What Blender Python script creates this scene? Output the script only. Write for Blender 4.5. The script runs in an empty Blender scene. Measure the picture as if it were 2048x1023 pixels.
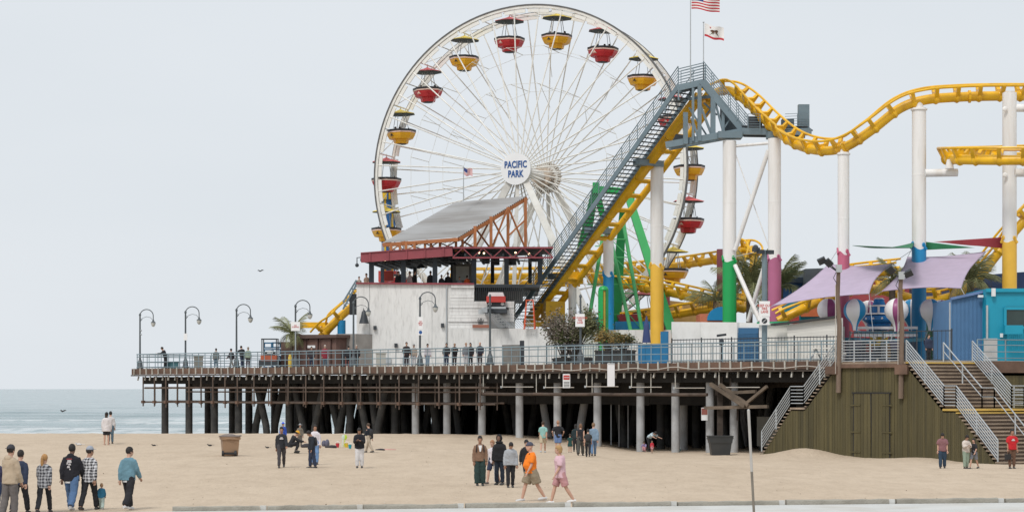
import bpy, bmesh, math, random
from mathutils import Vector, Matrix, noise
R = random.Random(11)
V = Vector
SC = bpy.context.scene
COL = SC.collection
# ------------------------------------------------------------------ camera, sky, sun, exposure
F, CZ, HY, CX = 4000.0, 3.2, 777.0, 1024.0     # focal length in photo pixels, eye height, horizon row, centre column
cd = bpy.data.cameras.new('camera'); cam = bpy.data.objects.new('camera', cd); COL.objects.link(cam)
cam.location = (0, 0, CZ); cam.rotation_euler = (math.radians(90), 0, 0)
cd.sensor_width = 36; cd.lens = 36 * F / 2048; cd.shift_y = (HY - 511.5) / 2048
cd.clip_start = 1; cd.clip_end = 60000
SC.camera = cam
SUN_EL, SUN_AZ = math.radians(52), math.radians(205)       # azimuth from +Y clockwise: behind the camera, to its left
w = bpy.data.worlds.new('World'); SC.world = w; w.use_nodes = True
nt = w.node_tree; nt.nodes.clear()
sky = nt.nodes.new('ShaderNodeTexSky'); sky.sky_type = 'NISHITA'; sky.sun_disc = False
sky.sun_elevation = SUN_EL; sky.sun_rotation = SUN_AZ; sky.air_density = 1; sky.dust_density = 4
mx = nt.nodes.new('ShaderNodeMix'); mx.data_type = 'RGBA'; mx.inputs[0].default_value = 0.97   # the overcast deck over the clear sky
tcw = nt.nodes.new('ShaderNodeTexCoord'); mpw = nt.nodes.new('ShaderNodeMapping'); mpw.inputs['Scale'].default_value = (3, 3, 9)
nzw = nt.nodes.new('ShaderNodeTexNoise'); nzw.inputs['Scale'].default_value = 1.0; nzw.inputs['Detail'].default_value = 4      # faint structure of the cloud deck
rw = nt.nodes.new('ShaderNodeValToRGB'); rw.color_ramp.elements[0].position = .3; rw.color_ramp.elements[1].position = .7
rw.color_ramp.elements[0].color = (5.9, 6.28, 6.64, 1); rw.color_ramp.elements[1].color = (6.25, 6.58, 6.92, 1)
nt.links.new(tcw.outputs['Generated'], mpw.inputs[0]); nt.links.new(mpw.outputs[0], nzw.inputs['Vector']); nt.links.new(nzw.outputs[0], rw.inputs[0]); nt.links.new(rw.outputs[0], mx.inputs[7])
bg = nt.nodes.new('ShaderNodeBackground'); bg.inputs[1].default_value = 0.1
wo = nt.nodes.new('ShaderNodeOutputWorld')
nt.links.new(sky.outputs[0], mx.inputs[6]); nt.links.new(mx.outputs[2], bg.inputs[0]); nt.links.new(bg.outputs[0], wo.inputs[0])
sl = bpy.data.lights.new('sun', 'SUN'); sl.energy = 1.5; sl.angle = math.radians(16); sl.color = (1, .965, .92)
so = bpy.data.objects.new('sun', sl); COL.objects.link(so)
sd = V((math.sin(SUN_AZ) * math.cos(SUN_EL), math.cos(SUN_AZ) * math.cos(SUN_EL), math.sin(SUN_EL)))
so.rotation_euler = (-sd).to_track_quat('-Z', 'Y').to_euler(); so.location = (0, 0, 80)
vs = SC.view_settings; vs.view_transform = 'Standard'; vs.look = 'None'; vs.exposure = 0.32; vs.gamma = 1.0; vs.use_curve_mapping = False
try:
    SC.cycles.max_bounces = 6; SC.cycles.diffuse_bounces = 3; SC.cycles.transparent_max_bounces = 6
    SC.cycles.use_denoising = True
except Exception: pass

# ------------------------------------------------------------------ places
def at(px, py, D):
    return V(((px - CX) * D / F, D, CZ - (py - HY) * D / F))
E0 = V((-28.3, 150.0, 0)); EE = V((.729, -.6845, 0)); NN = V((.6845, .729, 0))   # the pier's edge, along it, and inland of it
DECK = 4.7
def epx(px, n=0.0, z=DECK):                    # the point of the pier n metres in from the edge, under that column of the photograph
    k = (px - CX) / F
    b = E0 + NN * n
    s = (k * b.y - b.x) / (EE.x - k * EE.y)
    p = b + EE * s
    return V((p.x, p.y, z))
def es(s, n=0.0, z=DECK):
    p = E0 + EE * s + NN * n
    return V((p.x, p.y, z))
_DR = [0, 60, 85, 97, 110, 120, 128, 140, 155, 185, 260]
_PX = [-200, 400, 700, 1000, 1150, 1280, 1550, 2048]
_Z = [[0, 0, .15, .4, .42, .42, .36, -.2, -1.0, -2.6, -5],
      [0, 0, .12, .35, .4, .42, .36, -.2, -1.0, -2.6, -5],
      [0, 0, .05, .2, .3, .36, .36, -.2, -1.0, -2.6, -5],
      [0, 0, 0, -.05, -.1, .1, .3, -.1, -.9, -2.5, -5],
      [0, 0, 0, -.08, -.22, -.1, .05, -.2, -.9, -2.4, -5],
      [0, 0, -.1, -.28, -.42, -.5, -.5, -.5, -.8, -2.0, -5],
      [0, 0, -.15, -.36, -.38, -.4, -.5, -.5, -.6, -1.2, -3],
      [0, 0, -.25, -.42, -.45, -.5, -.5, -.5, -.5, -.6, -1]]
def _loc(a, v):
    if v <= a[0]: return 0, 0.0
    for i in range(len(a) - 1):
        if v <= a[i + 1]:
            t = (v - a[i]) / (a[i + 1] - a[i]); return i, t
    return len(a) - 2, 1.0
def zsand(x, y):
    px = CX + F * x / max(y, 30.0)
    i, u = _loc(_PX, px); j, t = _loc(_DR, y)
    u = u * u * (3 - 2 * u)
    a = _Z[i][j] * (1 - t) + _Z[i][j + 1] * t
    b = _Z[i + 1][j] * (1 - t) + _Z[i + 1][j + 1] * t
    z = a * (1 - u) + b * u
    # heap of sand drifted against the stair wall
    dx, dy = x - 15.6, y - 106.5
    z += .42 * math.exp(-(dx * dx * .35 + dy * dy * .25))
    dx, dy = x - 20.5, y - 100.5
    z += .16 * math.exp(-(dx * dx * .3 + dy * dy * .3))
    return z
def ground(px, py):
    D = F * CZ / (py - HY)
    for _ in range(30):
        z = zsand((px - CX) * D / F, D)
        D = .5 * D + .5 * F * (CZ - z) / (py - HY)
    p = at(px, py, D); return p

# ------------------------------------------------------------------ mesh collecting
OFF = {}
class MB:
    def __init__(s): s.v = []; s.f = []; s.m = []
    def add(s, vs, fs, mi=0):
        b = len(s.v); s.v += [V(a) for a in vs]
        for f in fs: s.f.append([b + i for i in f]); s.m.append(mi)
        return s
    def box(s, c, d, rz=0.0, mi=0):
        c = V(c); hx, hy, hz = d[0] / 2, d[1] / 2, d[2] / 2; cs, sn = math.cos(rz), math.sin(rz)
        vs = []
        for x, y, z in ((-1,-1,-1),(1,-1,-1),(1,1,-1),(-1,1,-1),(-1,-1,1),(1,-1,1),(1,1,1),(-1,1,1)):
            a, b = x * hx, y * hy
            vs.append(c + V((a * cs - b * sn, a * sn + b * cs, z * hz)))
        return s.add(vs, [(0,3,2,1),(4,5,6,7),(0,1,5,4),(1,2,6,5),(2,3,7,6),(3,0,4,7)], mi)
    def bar(s, p0, p1, w, h=None, mi=0, up=(0, 0, 1)):
        p0, p1 = V(p0), V(p1); h = w if h is None else h
        t = (p1 - p0).normalized(); up = V(up)
        if abs(t.dot(up)) > .97: up = V((0, 1, 0)) if abs(t.y) < .9 else V((1, 0, 0))
        a = t.cross(up).normalized(); b = a.cross(t).normalized()
        vs = []
        for p in (p0, p1):
            for x, y in ((-1,-1),(1,-1),(1,1),(-1,1)): vs.append(p + a * (x * w / 2) + b * (y * h / 2))
        return s.add(vs, [(3,2,1,0),(4,5,6,7),(0,1,5,4),(1,2,6,5),(2,3,7,6),(3,0,4,7)], mi)
    def tube(s, pts, r, n=8, mi=0, closed=False, flat=1.0):
        pts = [V(p) for p in pts]; k = len(pts)
        rs = r if isinstance(r, (list, tuple)) else [r] * k
        T = []
        for i in range(k):
            a = pts[(i - 1) % k] if (closed or i > 0) else pts[i]
            b = pts[(i + 1) % k] if (closed or i < k - 1) else pts[i]
            T.append((b - a).normalized())
        u = T[0].cross(V((0, 0, 1)))
        if u.length < .05: u = T[0].cross(V((0, 1, 0)))
        u.normalize(); vs = []
        for i in range(k):
            u = (u - T[i] * u.dot(T[i])).normalized(); q = T[i].cross(u)
            for j in range(n):
                an = 2 * math.pi * j / n
                vs.append(pts[i] + u * (math.cos(an) * rs[i]) + q * (math.sin(an) * rs[i] * flat))
        fs = []
        for i in range(k if closed else k - 1):
            for j in range(n):
                a = i * n + j; b = i * n + (j + 1) % n; c = ((i + 1) % k) * n + (j + 1) % n; d = ((i + 1) % k) * n + j
                fs.append((a, b, c, d))
        if not closed:
            fs.append(tuple(range(n - 1, -1, -1))); fs.append(tuple((k - 1) * n + j for j in range(n)))
        return s.add(vs, fs, mi)
    def lathe(s, prof, c=(0, 0, 0), n=16, mi=0, mif=None, sx=1.0, sy=1.0):
        c = V(c); vs = []
        for r, z in prof:
            for j in range(n):
                a = 2 * math.pi * j / n; vs.append(c + V((math.cos(a) * r * sx, math.sin(a) * r * sy, z)))
        b = len(s.v); s.v += vs
        for i in range(len(prof) - 1):
            for j in range(n):
                s.f.append([b + i * n + j, b + i * n + (j + 1) % n, b + (i + 1) * n + (j + 1) % n, b + (i + 1) * n + j])
                s.m.append(mif(i, j) if mif else mi)
        if prof[0][0] > 1e-4: s.f.append([b + j for j in range(n - 1, -1, -1)]); s.m.append(mif(0, 0) if mif else mi)
        if prof[-1][0] > 1e-4: s.f.append([b + (len(prof) - 1) * n + j for j in range(n)]); s.m.append(mif(len(prof) - 2, 0) if mif else mi)
        return s
    def ball(s, c, r, nu=10, nv=7, mi=0, M=None):
        r = (r, r, r) if not isinstance(r, (tuple, list)) else r; c = V(c); vs = [V((0, 0, -r[2]))]
        for i in range(1, nv):
            p = -math.pi / 2 + math.pi * i / nv
            for j in range(nu):
                a = 2 * math.pi * j / nu; vs.append(V((r[0] * math.cos(p) * math.cos(a), r[1] * math.cos(p) * math.sin(a), r[2] * math.sin(p))))
        vs.append(V((0, 0, r[2])))
        if M is not None: vs = [M @ v for v in vs]
        fs = []
        for j in range(nu):
            fs.append((0, 1 + (j + 1) % nu, 1 + j)); t = len(vs) - 1; o = 1 + (nv - 2) * nu
            fs.append((t, o + j, o + (j + 1) % nu))
            for i in range(nv - 2):
                a = 1 + i * nu; fs.append((a + j, a + (j + 1) % nu, a + nu + (j + 1) % nu, a + nu + j))
        return s.add([v + c for v in vs], fs, mi)
    def prism(s, pts, ex, mi=0):                      # polygon pushed along ex
        pts = [V(p) for p in pts]; ex = V(ex); n = len(pts)
        nrm = V((0, 0, 0))
        for i in range(n): nrm += (pts[i] - pts[0]).cross(pts[(i + 1) % n] - pts[0])
        if nrm.dot(ex) > 0: pts = pts[::-1]
        fs = [tuple(range(n)), tuple(range(2 * n - 1, n - 1, -1))]
        for i in range(n): fs.append((i, n + i, n + (i + 1) % n, (i + 1) % n))
        return s.add(pts + [p + ex for p in pts], fs, mi)
    def grid(s, fn, nu, nv, mi=0, mif=None):
        vs = [V(fn(i / nu, j / nv)) for j in range(nv + 1) for i in range(nu + 1)]
        b = len(s.v); s.v += vs
        for j in range(nv):
            for i in range(nu):
                a = b + j * (nu + 1) + i
                s.f.append([a, a + 1, a + nu + 2, a + nu + 1]); s.m.append(mif(i, j) if mif else mi)
        return s
    def mesh(s, name, mats, off=None, smooth=False):
        me = bpy.data.meshes.new(name); off = off or V((0, 0, 0))
        me.from_pydata([tuple(v - off) for v in s.v], [], s.f)
        for m in (mats if isinstance(mats, (list, tuple)) else [mats]): me.materials.append(m)
        me.polygons.foreach_set('material_index', s.m)
        if smooth:
            me.polygons.foreach_set('use_smooth', [True] * len(me.polygons))
            try: me.set_sharp_from_angle(angle=math.radians(40))
            except Exception: pass
        me.update(); return me
    def build(s, name, mats, parent=None, smooth=False):
        off = OFF.get(parent.name, V((0, 0, 0))) if parent else V((0, 0, 0))
        o = bpy.data.objects.new(name, s.mesh(name, mats, off, smooth)); COL.objects.link(o)
        if parent: o.parent = parent; OFF[o.name] = off.copy()
        return o
def tag(o, label=None, cat=None, group=None, kind=None):
    if label: o['label'] = label
    if cat: o['category'] = cat
    if group: o['group'] = group
    if kind: o['kind'] = kind
    return o
def thing(name, label, cat, loc=(0, 0, 0), group=None):
    o = bpy.data.objects.new(name, None); COL.objects.link(o); o.location = V(loc); OFF[o.name] = V(loc)
    o.empty_display_size = .3
    return tag(o, label, cat, group)
def inst(name, me, mat, parent=None):                 # one more object on the same mesh, placed by a world matrix
    o = bpy.data.objects.new(name, me); COL.objects.link(o)
    if parent:
        o.parent = parent; off = OFF.get(parent.name, V((0, 0, 0))); o.matrix_basis = Matrix.Translation(-off) @ mat; OFF[o.name] = off.copy()
    else: o.matrix_basis = mat
    return o
def copy_tree(o, parent=None):
    c = o.copy(); COL.objects.link(c)
    if parent: c.parent = parent
    for ch in o.children: copy_tree(ch, c)
    return c
def frame(t, up, p):                                  # columns: lateral, tangent, up
    t = V(t).normalized(); l = t.cross(V(up)).normalized(); u = l.cross(t).normalized()
    m = Matrix(((l.x, t.x, u.x, p.x), (l.y, t.y, u.y, p.y), (l.z, t.z, u.z, p.z), (0, 0, 0, 1))); return m
def spline(P, n):                                     # Catmull-Rom through P, n steps per span
    P = [V(p) for p in P]; out = []
    for i in range(len(P) - 1):
        a = P[i - 1] if i else P[0] * 2 - P[1]; b, c = P[i], P[i + 1]; d = P[i + 2] if i + 2 < len(P) else c * 2 - b
        for k in range(n):
            t = k / n
            out.append(.5 * ((2 * b) + (c - a) * t + (2 * a - 5 * b + 4 * c - d) * t * t + (3 * b - a - 3 * c + d) * t ** 3))
    out.append(P[-1]); return out
def lerp(a, b, t): return a + (b - a) * t

# ------------------------------------------------------------------ materials
MATS = {}
def M(name, c, rough=.55, metal=0.0, var=.12, scale=1.5, bump=0.0, bscale=12, dirt=None, damt=.35, dscale=.6, stretch=(1, 1, 1), spec=.5):
    if name in MATS: return MATS[name]
    m = bpy.data.materials.new(name); m.use_nodes = True; t = m.node_tree; b = t.nodes['Principled BSDF']
    b.inputs['Roughness'].default_value = rough; b.inputs['Metallic'].default_value = metal
    b.inputs['Specular IOR Level'].default_value = spec
    tc = t.nodes.new('ShaderNodeTexCoord'); mp = t.nodes.new('ShaderNodeMapping'); mp.inputs['Scale'].default_value = stretch
    gm = t.nodes.new('ShaderNodeNewGeometry')
    t.links.new(gm.outputs['Position'], mp.inputs[0])
    n = t.nodes.new('ShaderNodeTexNoise'); n.inputs['Scale'].default_value = scale; n.inputs['Detail'].default_value = 5
    t.links.new(mp.outputs[0], n.inputs['Vector'])
    r = t.nodes.new('ShaderNodeValToRGB'); r.color_ramp.elements[0].position = .3; r.color_ramp.elements[1].position = .7
    lo = [max(0, x * (1 - var)) for x in c]; hi = [min(1, x * (1 + var)) for x in c]
    r.color_ramp.elements[0].color = (*lo, 1); r.color_ramp.elements[1].color = (*hi, 1)
    t.links.new(n.outputs[0], r.inputs[0]); out = r.outputs[0]
    oi = t.nodes.new('ShaderNodeObjectInfo')
    hv = t.nodes.new('ShaderNodeHueSaturation'); mm = t.nodes.new('ShaderNodeMapRange')
    mm.inputs[3].default_value = 1 - var * .6; mm.inputs[4].default_value = 1 + var * .6
    t.links.new(oi.outputs['Random'], mm.inputs[0]); t.links.new(mm.outputs[0], hv.inputs['Value']); t.links.new(out, hv.inputs['Color']); out = hv.outputs[0]
    if dirt:
        n2 = t.nodes.new('ShaderNodeTexNoise'); n2.inputs['Scale'].default_value = dscale; n2.inputs['Detail'].default_value = 8; n2.inputs['Roughness'].default_value = .65
        t.links.new(mp.outputs[0], n2.inputs['Vector'])
        r2 = t.nodes.new('ShaderNodeValToRGB'); r2.color_ramp.elements[0].position = .48; r2.color_ramp.elements[1].position = .75
        r2.color_ramp.elements[0].color = (0, 0, 0, 1); r2.color_ramp.elements[1].color = (damt, damt, damt, 1)
        t.links.new(n2.outputs[0], r2.inputs[0])
        mi = t.nodes.new('ShaderNodeMix'); mi.data_type = 'RGBA'; mi.inputs[7].default_value = (*dirt, 1)
        t.links.new(r2.outputs[0], mi.inputs[0]); t.links.new(out, mi.inputs[6]); out = mi.outputs[2]
    t.links.new(out, b.inputs['Base Color'])
    if bump:
        n3 = t.nodes.new('ShaderNodeTexNoise'); n3.inputs['Scale'].default_value = bscale; n3.inputs['Detail'].default_value = 6
        t.links.new(mp.outputs[0], n3.inputs['Vector'])
        bp = t.nodes.new('ShaderNodeBump'); bp.inputs['Strength'].default_value = bump; bp.inputs['Distance'].default_value = .05
        t.links.new(n3.outputs[0], bp.inputs['Height']); t.links.new(bp.outputs[0], b.inputs['Normal'])
    MATS[name] = m; return m
WHITE = M('white_paint', (.80, .79, .775), .45, var=.04, dirt=(.46, .40, .33), damt=.45, dscale=1.1, stretch=(1.5, 1.5, .16))
WHEELW = M('wheel_white', (.74, .73, .69), .5, var=.08, dirt=(.42, .36, .28), damt=.5, dscale=.9)
YEL = M('coaster_yellow', (.80, .455, .012), .36, var=.1, dirt=(.34, .14, .02), damt=.6, dscale=.9)
STEEL = M('blue_grey_steel', (.155, .215, .25), .5, var=.08, dirt=(.08, .08, .08), damt=.3)
DSTEEL = M('dark_steel', (.035, .042, .05), .5, var=.15)
GALV = M('galvanised_steel', (.44, .47, .49), .42, .25, var=.08)
RAILB = M('railing_blue_grey', (.19, .265, .305), .5, var=.1, dirt=(.2, .1, .05), damt=.3, dscale=1.2)
TIMB = M('dark_timber', (.05, .038, .03), .85, var=.3, scale=2, bump=.3, stretch=(1, 1, 3))
FASC = M('brown_timber', (.135, .082, .058), .85, var=.25, scale=1.5, bump=.3, dirt=(.05, .04, .035), damt=.6)
PILED = M('dark_pile', (.042, .043, .043), .8, var=.25, bump=.4, bscale=6, dirt=(.1, .09, .075), damt=.5, dscale=1.5)
PILEC = M('concrete_pile', (.40, .41, .42), .85, var=.1, bump=.3, bscale=8, dirt=(.2, .18, .15), damt=.5, dscale=1.0)
BLACK = M('black_rubber', (.018, .018, .02), .6, var=.1)
PIPE = M('rusty_pipe', (.085, .058, .044), .7, var=.3, dirt=(.15, .125, .10), damt=.5, dscale=1.4)
BRACK = M('pale_bracket', (.46, .45, .41), .7, var=.12, dirt=(.25, .17, .1), damt=.6, dscale=2)
WIREW = M('pale_cable', (.5, .46, .41), .6)
BHD = M('under_deck_dark', (.018, .016, .014), .95, var=.3)  # near-black tone put in for the deep shade under the deck
DKTOP = M('deck_planks', (.40, .37, .33), .85, var=.12, scale=2, stretch=(1, 4, 1), dirt=(.25, .22, .19), damt=.5)  # unseen top made pale to bounce light onto everything standing on it
# ================================================================== SETTING: sand, sea, path
def sand_mat():
    m = bpy.data.materials.new('sand'); m.use_nodes = True; t = m.node_tree; b = t.nodes['Principled BSDF']
    b.inputs['Roughness'].default_value = .95; b.inputs['Specular IOR Level'].default_value = .1
    g = t.nodes.new('ShaderNodeNewGeometry')
    def nz(sc, de, st=(1, 1, 1), ro=.6):
        mp = t.nodes.new('ShaderNodeMapping'); mp.inputs['Scale'].default_value = st; t.links.new(g.outputs['Position'], mp.inputs[0])
        n = t.nodes.new('ShaderNodeTexNoise'); n.inputs['Scale'].default_value = sc; n.inputs['Detail'].default_value = de; n.inputs['Roughness'].default_value = ro
        t.links.new(mp.outputs[0], n.inputs['Vector']); return n.outputs[0]
    big = nz(.09, 5, (1, .5, 1)); mid = nz(1.1, 6, (1, .35, 1)); fine = nz(6, 4, (1, .5, 1), .7)
    r = t.nodes.new('ShaderNodeValToRGB'); e = r.color_ramp.elements
    e[0].position = .32; e[0].color = (.515, .415, .312, 1); e[1].position = .68; e[1].color = (.575, .470, .36, 1)
    t.links.new(big, r.inputs[0])
    mi = t.nodes.new('ShaderNodeMix'); mi.data_type = 'RGBA'; mi.blend_type = 'MULTIPLY'; mi.inputs[0].default_value = 1
    r2 = t.nodes.new('ShaderNodeValToRGB'); e = r2.color_ramp.elements
    e[0].position = .28; e[0].color = (.905, .895, .885, 1); e[1].position = .6; e[1].color = (1.03, 1.03, 1.03, 1)
    t.links.new(mid, r2.inputs[0]); t.links.new(r.outputs[0], mi.inputs[6]); t.links.new(r2.outputs[0], mi.inputs[7])
    m2 = t.nodes.new('ShaderNodeMix'); m2.data_type = 'RGBA'; m2.blend_type = 'MULTIPLY'; m2.inputs[0].default_value = 1
    r3 = t.nodes.new('ShaderNodeValToRGB'); e = r3.color_ramp.elements
    e[0].position = .3; e[0].color = (.90, .895, .89, 1); e[1].position = .55; e[1].color = (1.02, 1.02, 1.02, 1)
    t.links.new(fine, r3.inputs[0]); t.links.new(mi.outputs[2], m2.inputs[6]); t.links.new(r3.outputs[0], m2.inputs[7])
    t.links.new(m2.outputs[2], b.inputs['Base Color'])
    bp = t.nodes.new('ShaderNodeBump'); bp.inputs['Strength'].default_value = .9; bp.inputs['Distance'].default_value = .07
    t.links.new(fine, bp.inputs['Height']); t.links.new(bp.outputs[0], b.inputs['Normal'])
    return m
def axis(parts):
    out = []
    for a, b, st in parts:
        n = max(1, round((b - a) / st)); out += [a + (b - a) * i / n for i in range(n)]
    out.append(parts[-1][1]); return out
xs = axis([(-900, -90, 90), (-90, -34, 2), (-34, 34, .34), (34, 90, 2), (90, 900, 90)])
ys = axis([(-300, 0, 60), (0, 40, 2), (40, 62, .3), (62, 120, .45), (120, 150, 1), (150, 300, 6), (300, 900, 100)])
vs_ = []
for y in ys:
    for x in xs:
        z = zsand(x, y)
        if 0 < y < 170 and abs(x) < 60:
            a = noise.noise(V((x * 1.7, y * 1.0, 3))); c = noise.noise(V((x * .45, y * .3, 9)))
            f = noise.noise(V((x * 4.1, y * 2.6, 5)))
            z += .026 * a + .03 * c - .055 * max(0, f - .12)
        vs_.append((x, y, z))
nx = len(xs)
fs_ = [(j * nx + i, j * nx + i + 1, (j + 1) * nx + i + 1, (j + 1) * nx + i) for j in range(len(ys) - 1) for i in range(nx - 1)]
me = bpy.data.meshes.new('sand_ground'); me.from_pydata(vs_, [], fs_); me.materials.append(sand_mat())
me.polygons.foreach_set('use_smooth', [True] * len(me.polygons))
o = bpy.data.objects.new('sand_ground', me); COL.objects.link(o); tag(o, 'pale beach sand with footprints', None, None, 'structure')

def sea_mat():
    m = bpy.data.materials.new('sea_water'); m.use_nodes = True; t = m.node_tree; b = t.nodes['Principled BSDF']
    b.inputs['Roughness'].default_value = .18; b.inputs['IOR'].default_value = 1.33
    g = t.nodes.new('ShaderNodeNewGeometry')
    mp = t.nodes.new('ShaderNodeMapping'); mp.inputs['Scale'].default_value = (.05, .16, 1); t.links.new(g.outputs['Position'], mp.inputs[0])
    n = t.nodes.new('ShaderNodeTexNoise'); n.inputs['Scale'].default_value = 1; n.inputs['Detail'].default_value = 7; n.inputs['Roughness'].default_value = .6
    t.links.new(mp.outputs[0], n.inputs['Vector'])
    mpf = t.nodes.new('ShaderNodeMapping'); mpf.inputs['Scale'].default_value = (.5, 1.4, 1); t.links.new(g.outputs['Position'], mpf.inputs[0])
    nf = t.nodes.new('ShaderNodeTexNoise'); nf.inputs['Scale'].default_value = 1; nf.inputs['Detail'].default_value = 4
    t.links.new(mpf.outputs[0], nf.inputs['Vector'])
    r = t.nodes.new('ShaderNodeValToRGB'); e = r.color_ramp.elements
    e[0].position = .35; e[0].color = (.165, .24, .255, 1); e[1].position = .65; e[1].color = (.30, .375, .39, 1)
    t.links.new(n.outputs[0], r.inputs[0])
    at_ = t.nodes.new('ShaderNodeAttribute'); at_.attribute_name = 'foam'
    # broken surf: foam stored on the breaking crests, torn by noise
    ml = t.nodes.new('ShaderNodeMath'); ml.operation = 'MULTIPLY'; t.links.new(at_.outputs['Fac'], ml.inputs[0])
    r4 = t.nodes.new('ShaderNodeValToRGB'); r4.color_ramp.elements[0].position = .38; r4.color_ramp.elements[1].position = .55
    t.links.new(nf.outputs[0], r4.inputs[0]); t.links.new(r4.outputs[0], ml.inputs[1])
    mi = t.nodes.new('ShaderNodeMix'); mi.data_type = 'RGBA'; mi.inputs[7].default_value = (.78, .80, .80, 1)
    t.links.new(ml.outputs[0], mi.inputs[0]); t.links.new(r.outputs[0], mi.inputs[6]); t.links.new(mi.outputs[2], b.inputs['Base Color'])
    bp = t.nodes.new('ShaderNodeBump'); bp.inputs['Strength'].default_value = .8; bp.inputs['Distance'].default_value = 1.0
    t.links.new(n.outputs[0], bp.inputs['Height'])
    bp2 = t.nodes.new('ShaderNodeBump'); bp2.inputs['Strength'].default_value = .5; bp2.inputs['Distance'].default_value = .15
    t.links.new(nf.outputs[0], bp2.inputs['Height']); t.links.new(bp.outputs[0], bp2.inputs['Normal']); t.links.new(bp2.outputs[0], b.inputs['Normal'])
    return m
SEA = -.95
xs = axis([(-20000, -600, 3000), (-600, -120, 40), (-120, 60, 1.5), (60, 600, 60), (600, 20000, 4000)])
ys = axis([(135, 330, .9), (330, 800, 8), (800, 4000, 200), (4000, 40000, 4000)])
vs_ = []; foam = []
for y in ys:
    for x in xs:
        z = SEA; fo = 0
        if y < 800 and -600 < x < 600:
            fade = min(1, max(0, (800 - y) / 400))
            wob = 9 * noise.noise(V((x * .02, y * .004, 1)))
            ph = (y + wob) / 17.0
            wv = (.5 + .5 * math.sin(ph * 2 * math.pi)) ** 3
            am = (.38 + .4 * noise.noise(V((x * .015, math.floor(ph) * 3.1, 4)))) * fade
            z += am * wv + .08 * noise.noise(V((x * .15, y * .4, 2))) * fade
            br = noise.noise(V((x * .03, math.floor(ph + .25) * 5.3, 8)))
            if y < 262: fo = max(0, min(1, (wv - .35) * 3)) * max(0, min(1, (br + .22) * 4)) * (.8 if y < 225 else .5)
            if y < 196: fo = max(fo, .55)
        vs_.append((x, y, z)); foam.append(fo)
nx = len(xs)
fs_ = [(j * nx + i, j * nx + i + 1, (j + 1) * nx + i + 1, (j + 1) * nx + i) for j in range(len(ys) - 1) for i in range(nx - 1)]
me = bpy.data.meshes.new('sea_water'); me.from_pydata(vs_, [], fs_); me.materials.append(sea_mat())
me.polygons.foreach_set('use_smooth', [True] * len(me.polygons))
fa = me.attributes.new('foam', 'FLOAT', 'POINT'); fa.data.foreach_set('value', foam)
o = bpy.data.objects.new('sea_water', me); COL.objects.link(o); tag(o, 'grey blue sea with low surf', None, None, 'structure')

# footpath and its kerb blocks
CONC = M('path_concrete', (.55, .55, .53), .85, var=.06, scale=.8, bump=.1, dirt=(.42, .36, .28), damt=.5, dscale=.5)
KERB = M('kerb_concrete', (.33, .31, .265), .9, var=.14, scale=1.2, bump=.5, bscale=14, dirt=(.16, .14, .11), damt=.6, dscale=1.0)
def kerb_d(px): return 52.0 + 3.9 * max(-.6, min(1.3, (px - 345) / 1655.0)) ** 1 if px < 2400 else 57
path = MB()
path.grid(lambda u, v: (lambda px: at(px, HY + F * (CZ - .03) / lerp(48.6, kerb_d(px) - .12, v), lerp(48.6, kerb_d(px) - .12, v)))(lerp(-500, 2500, u)), 60, 4)
po = path.build('footpath', CONC); tag(po, 'pale concrete beach footpath', None, None, 'structure')
kb = [(95, 330), (345, 519), (535, 712), (727, 914), (931, 1128), (1146, 1340), (1355, 1556), (1572, 1776), (1792, 1994), (2010, 2220)]
kw = ['beside the black hoodie man at far left', 'next inward from the leftmost corner', 'below the trash bin', 'left of the brown cardigan man',
      'under the orange shirt man', 'right of the pink woman', 'behind the thin leaning pole', 'in front of the stair wall door', 'below the mauve shirt man', 'cut off by the right edge']
for (a, b), wd in zip(kb, kw):
    ka, kb_ = kerb_d(a), kerb_d(b)
    A = V(((a - CX) * ka / F, ka, 0)); B = V(((b - CX) * kb_ / F, kb_, 0))
    if a < 340: continue
    m = MB(); h = .15 + R.uniform(-.015, .015)
    n = 12; d = (B - A); nn = V((-d.y, d.x, 0)).normalized()
    rings = []
    for i in range(n + 1):
        p = A + d * (i / n); j = [R.uniform(-.012, .012) for _ in range(4)]
        rings.append([p - nn * .1 + V((0, 0, -.1)), p - nn * (.085 + j[0]) + V((0, 0, h - .02 + j[1])), p - nn * .055 + V((0, 0, h + j[2])), p + nn * .07 + V((0, 0, h + j[2])), p + nn * (.1 + j[3]) + V((0, 0, h - .03)), p + nn * .11 + V((0, 0, -.1))])
    vv = [q for r_ in rings for q in r_]; ff = []
    for i in range(n):
        for k in range(5): ff.append((i * 6 + k, (i + 1) * 6 + k, (i + 1) * 6 + k + 1, i * 6 + k + 1))
    ff += [tuple(range(6)), tuple(n * 6 + k for k in range(5, -1, -1))]
    m.add(vv, ff)
    o = m.build('kerb_block', KERB); tag(o, 'low weathered concrete kerb block, ' + wd, 'kerb block', 'kerb blocks along the footpath')
    if b < 2100:
        q = B + (B - A).normalized() * .1
        s_ = MB().box((q.x, q.y - .02, .05), (.16, .12, .2)).build('kerb_spacer', CONC)
        tag(s_, 'white spacer right of the kerb ' + wd, 'spacer block', 'white spacers between kerb blocks')
# leaning pole beside the path
m = MB(); b0 = at(1509, 1046, 48); t0 = at(1497, 820, 48)
mid_ = b0.lerp(t0, .46); m.tube([b0, mid_], [.030, .032], 10, 1); m.tube([mid_, t0], [.032, .035], 10, 0); m.ball(t0, .035, 10, 6)
POLEB = M('pole_bare_steel', (.2, .185, .16), .6, .2)
o = m.build('marker_pole', [M('pole_white', (.46, .46, .45), .5, dirt=(.3, .28, .25)), POLEB], None, True); tag(o, 'thin leaning pole, white above and bare steel below', 'pole')

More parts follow.
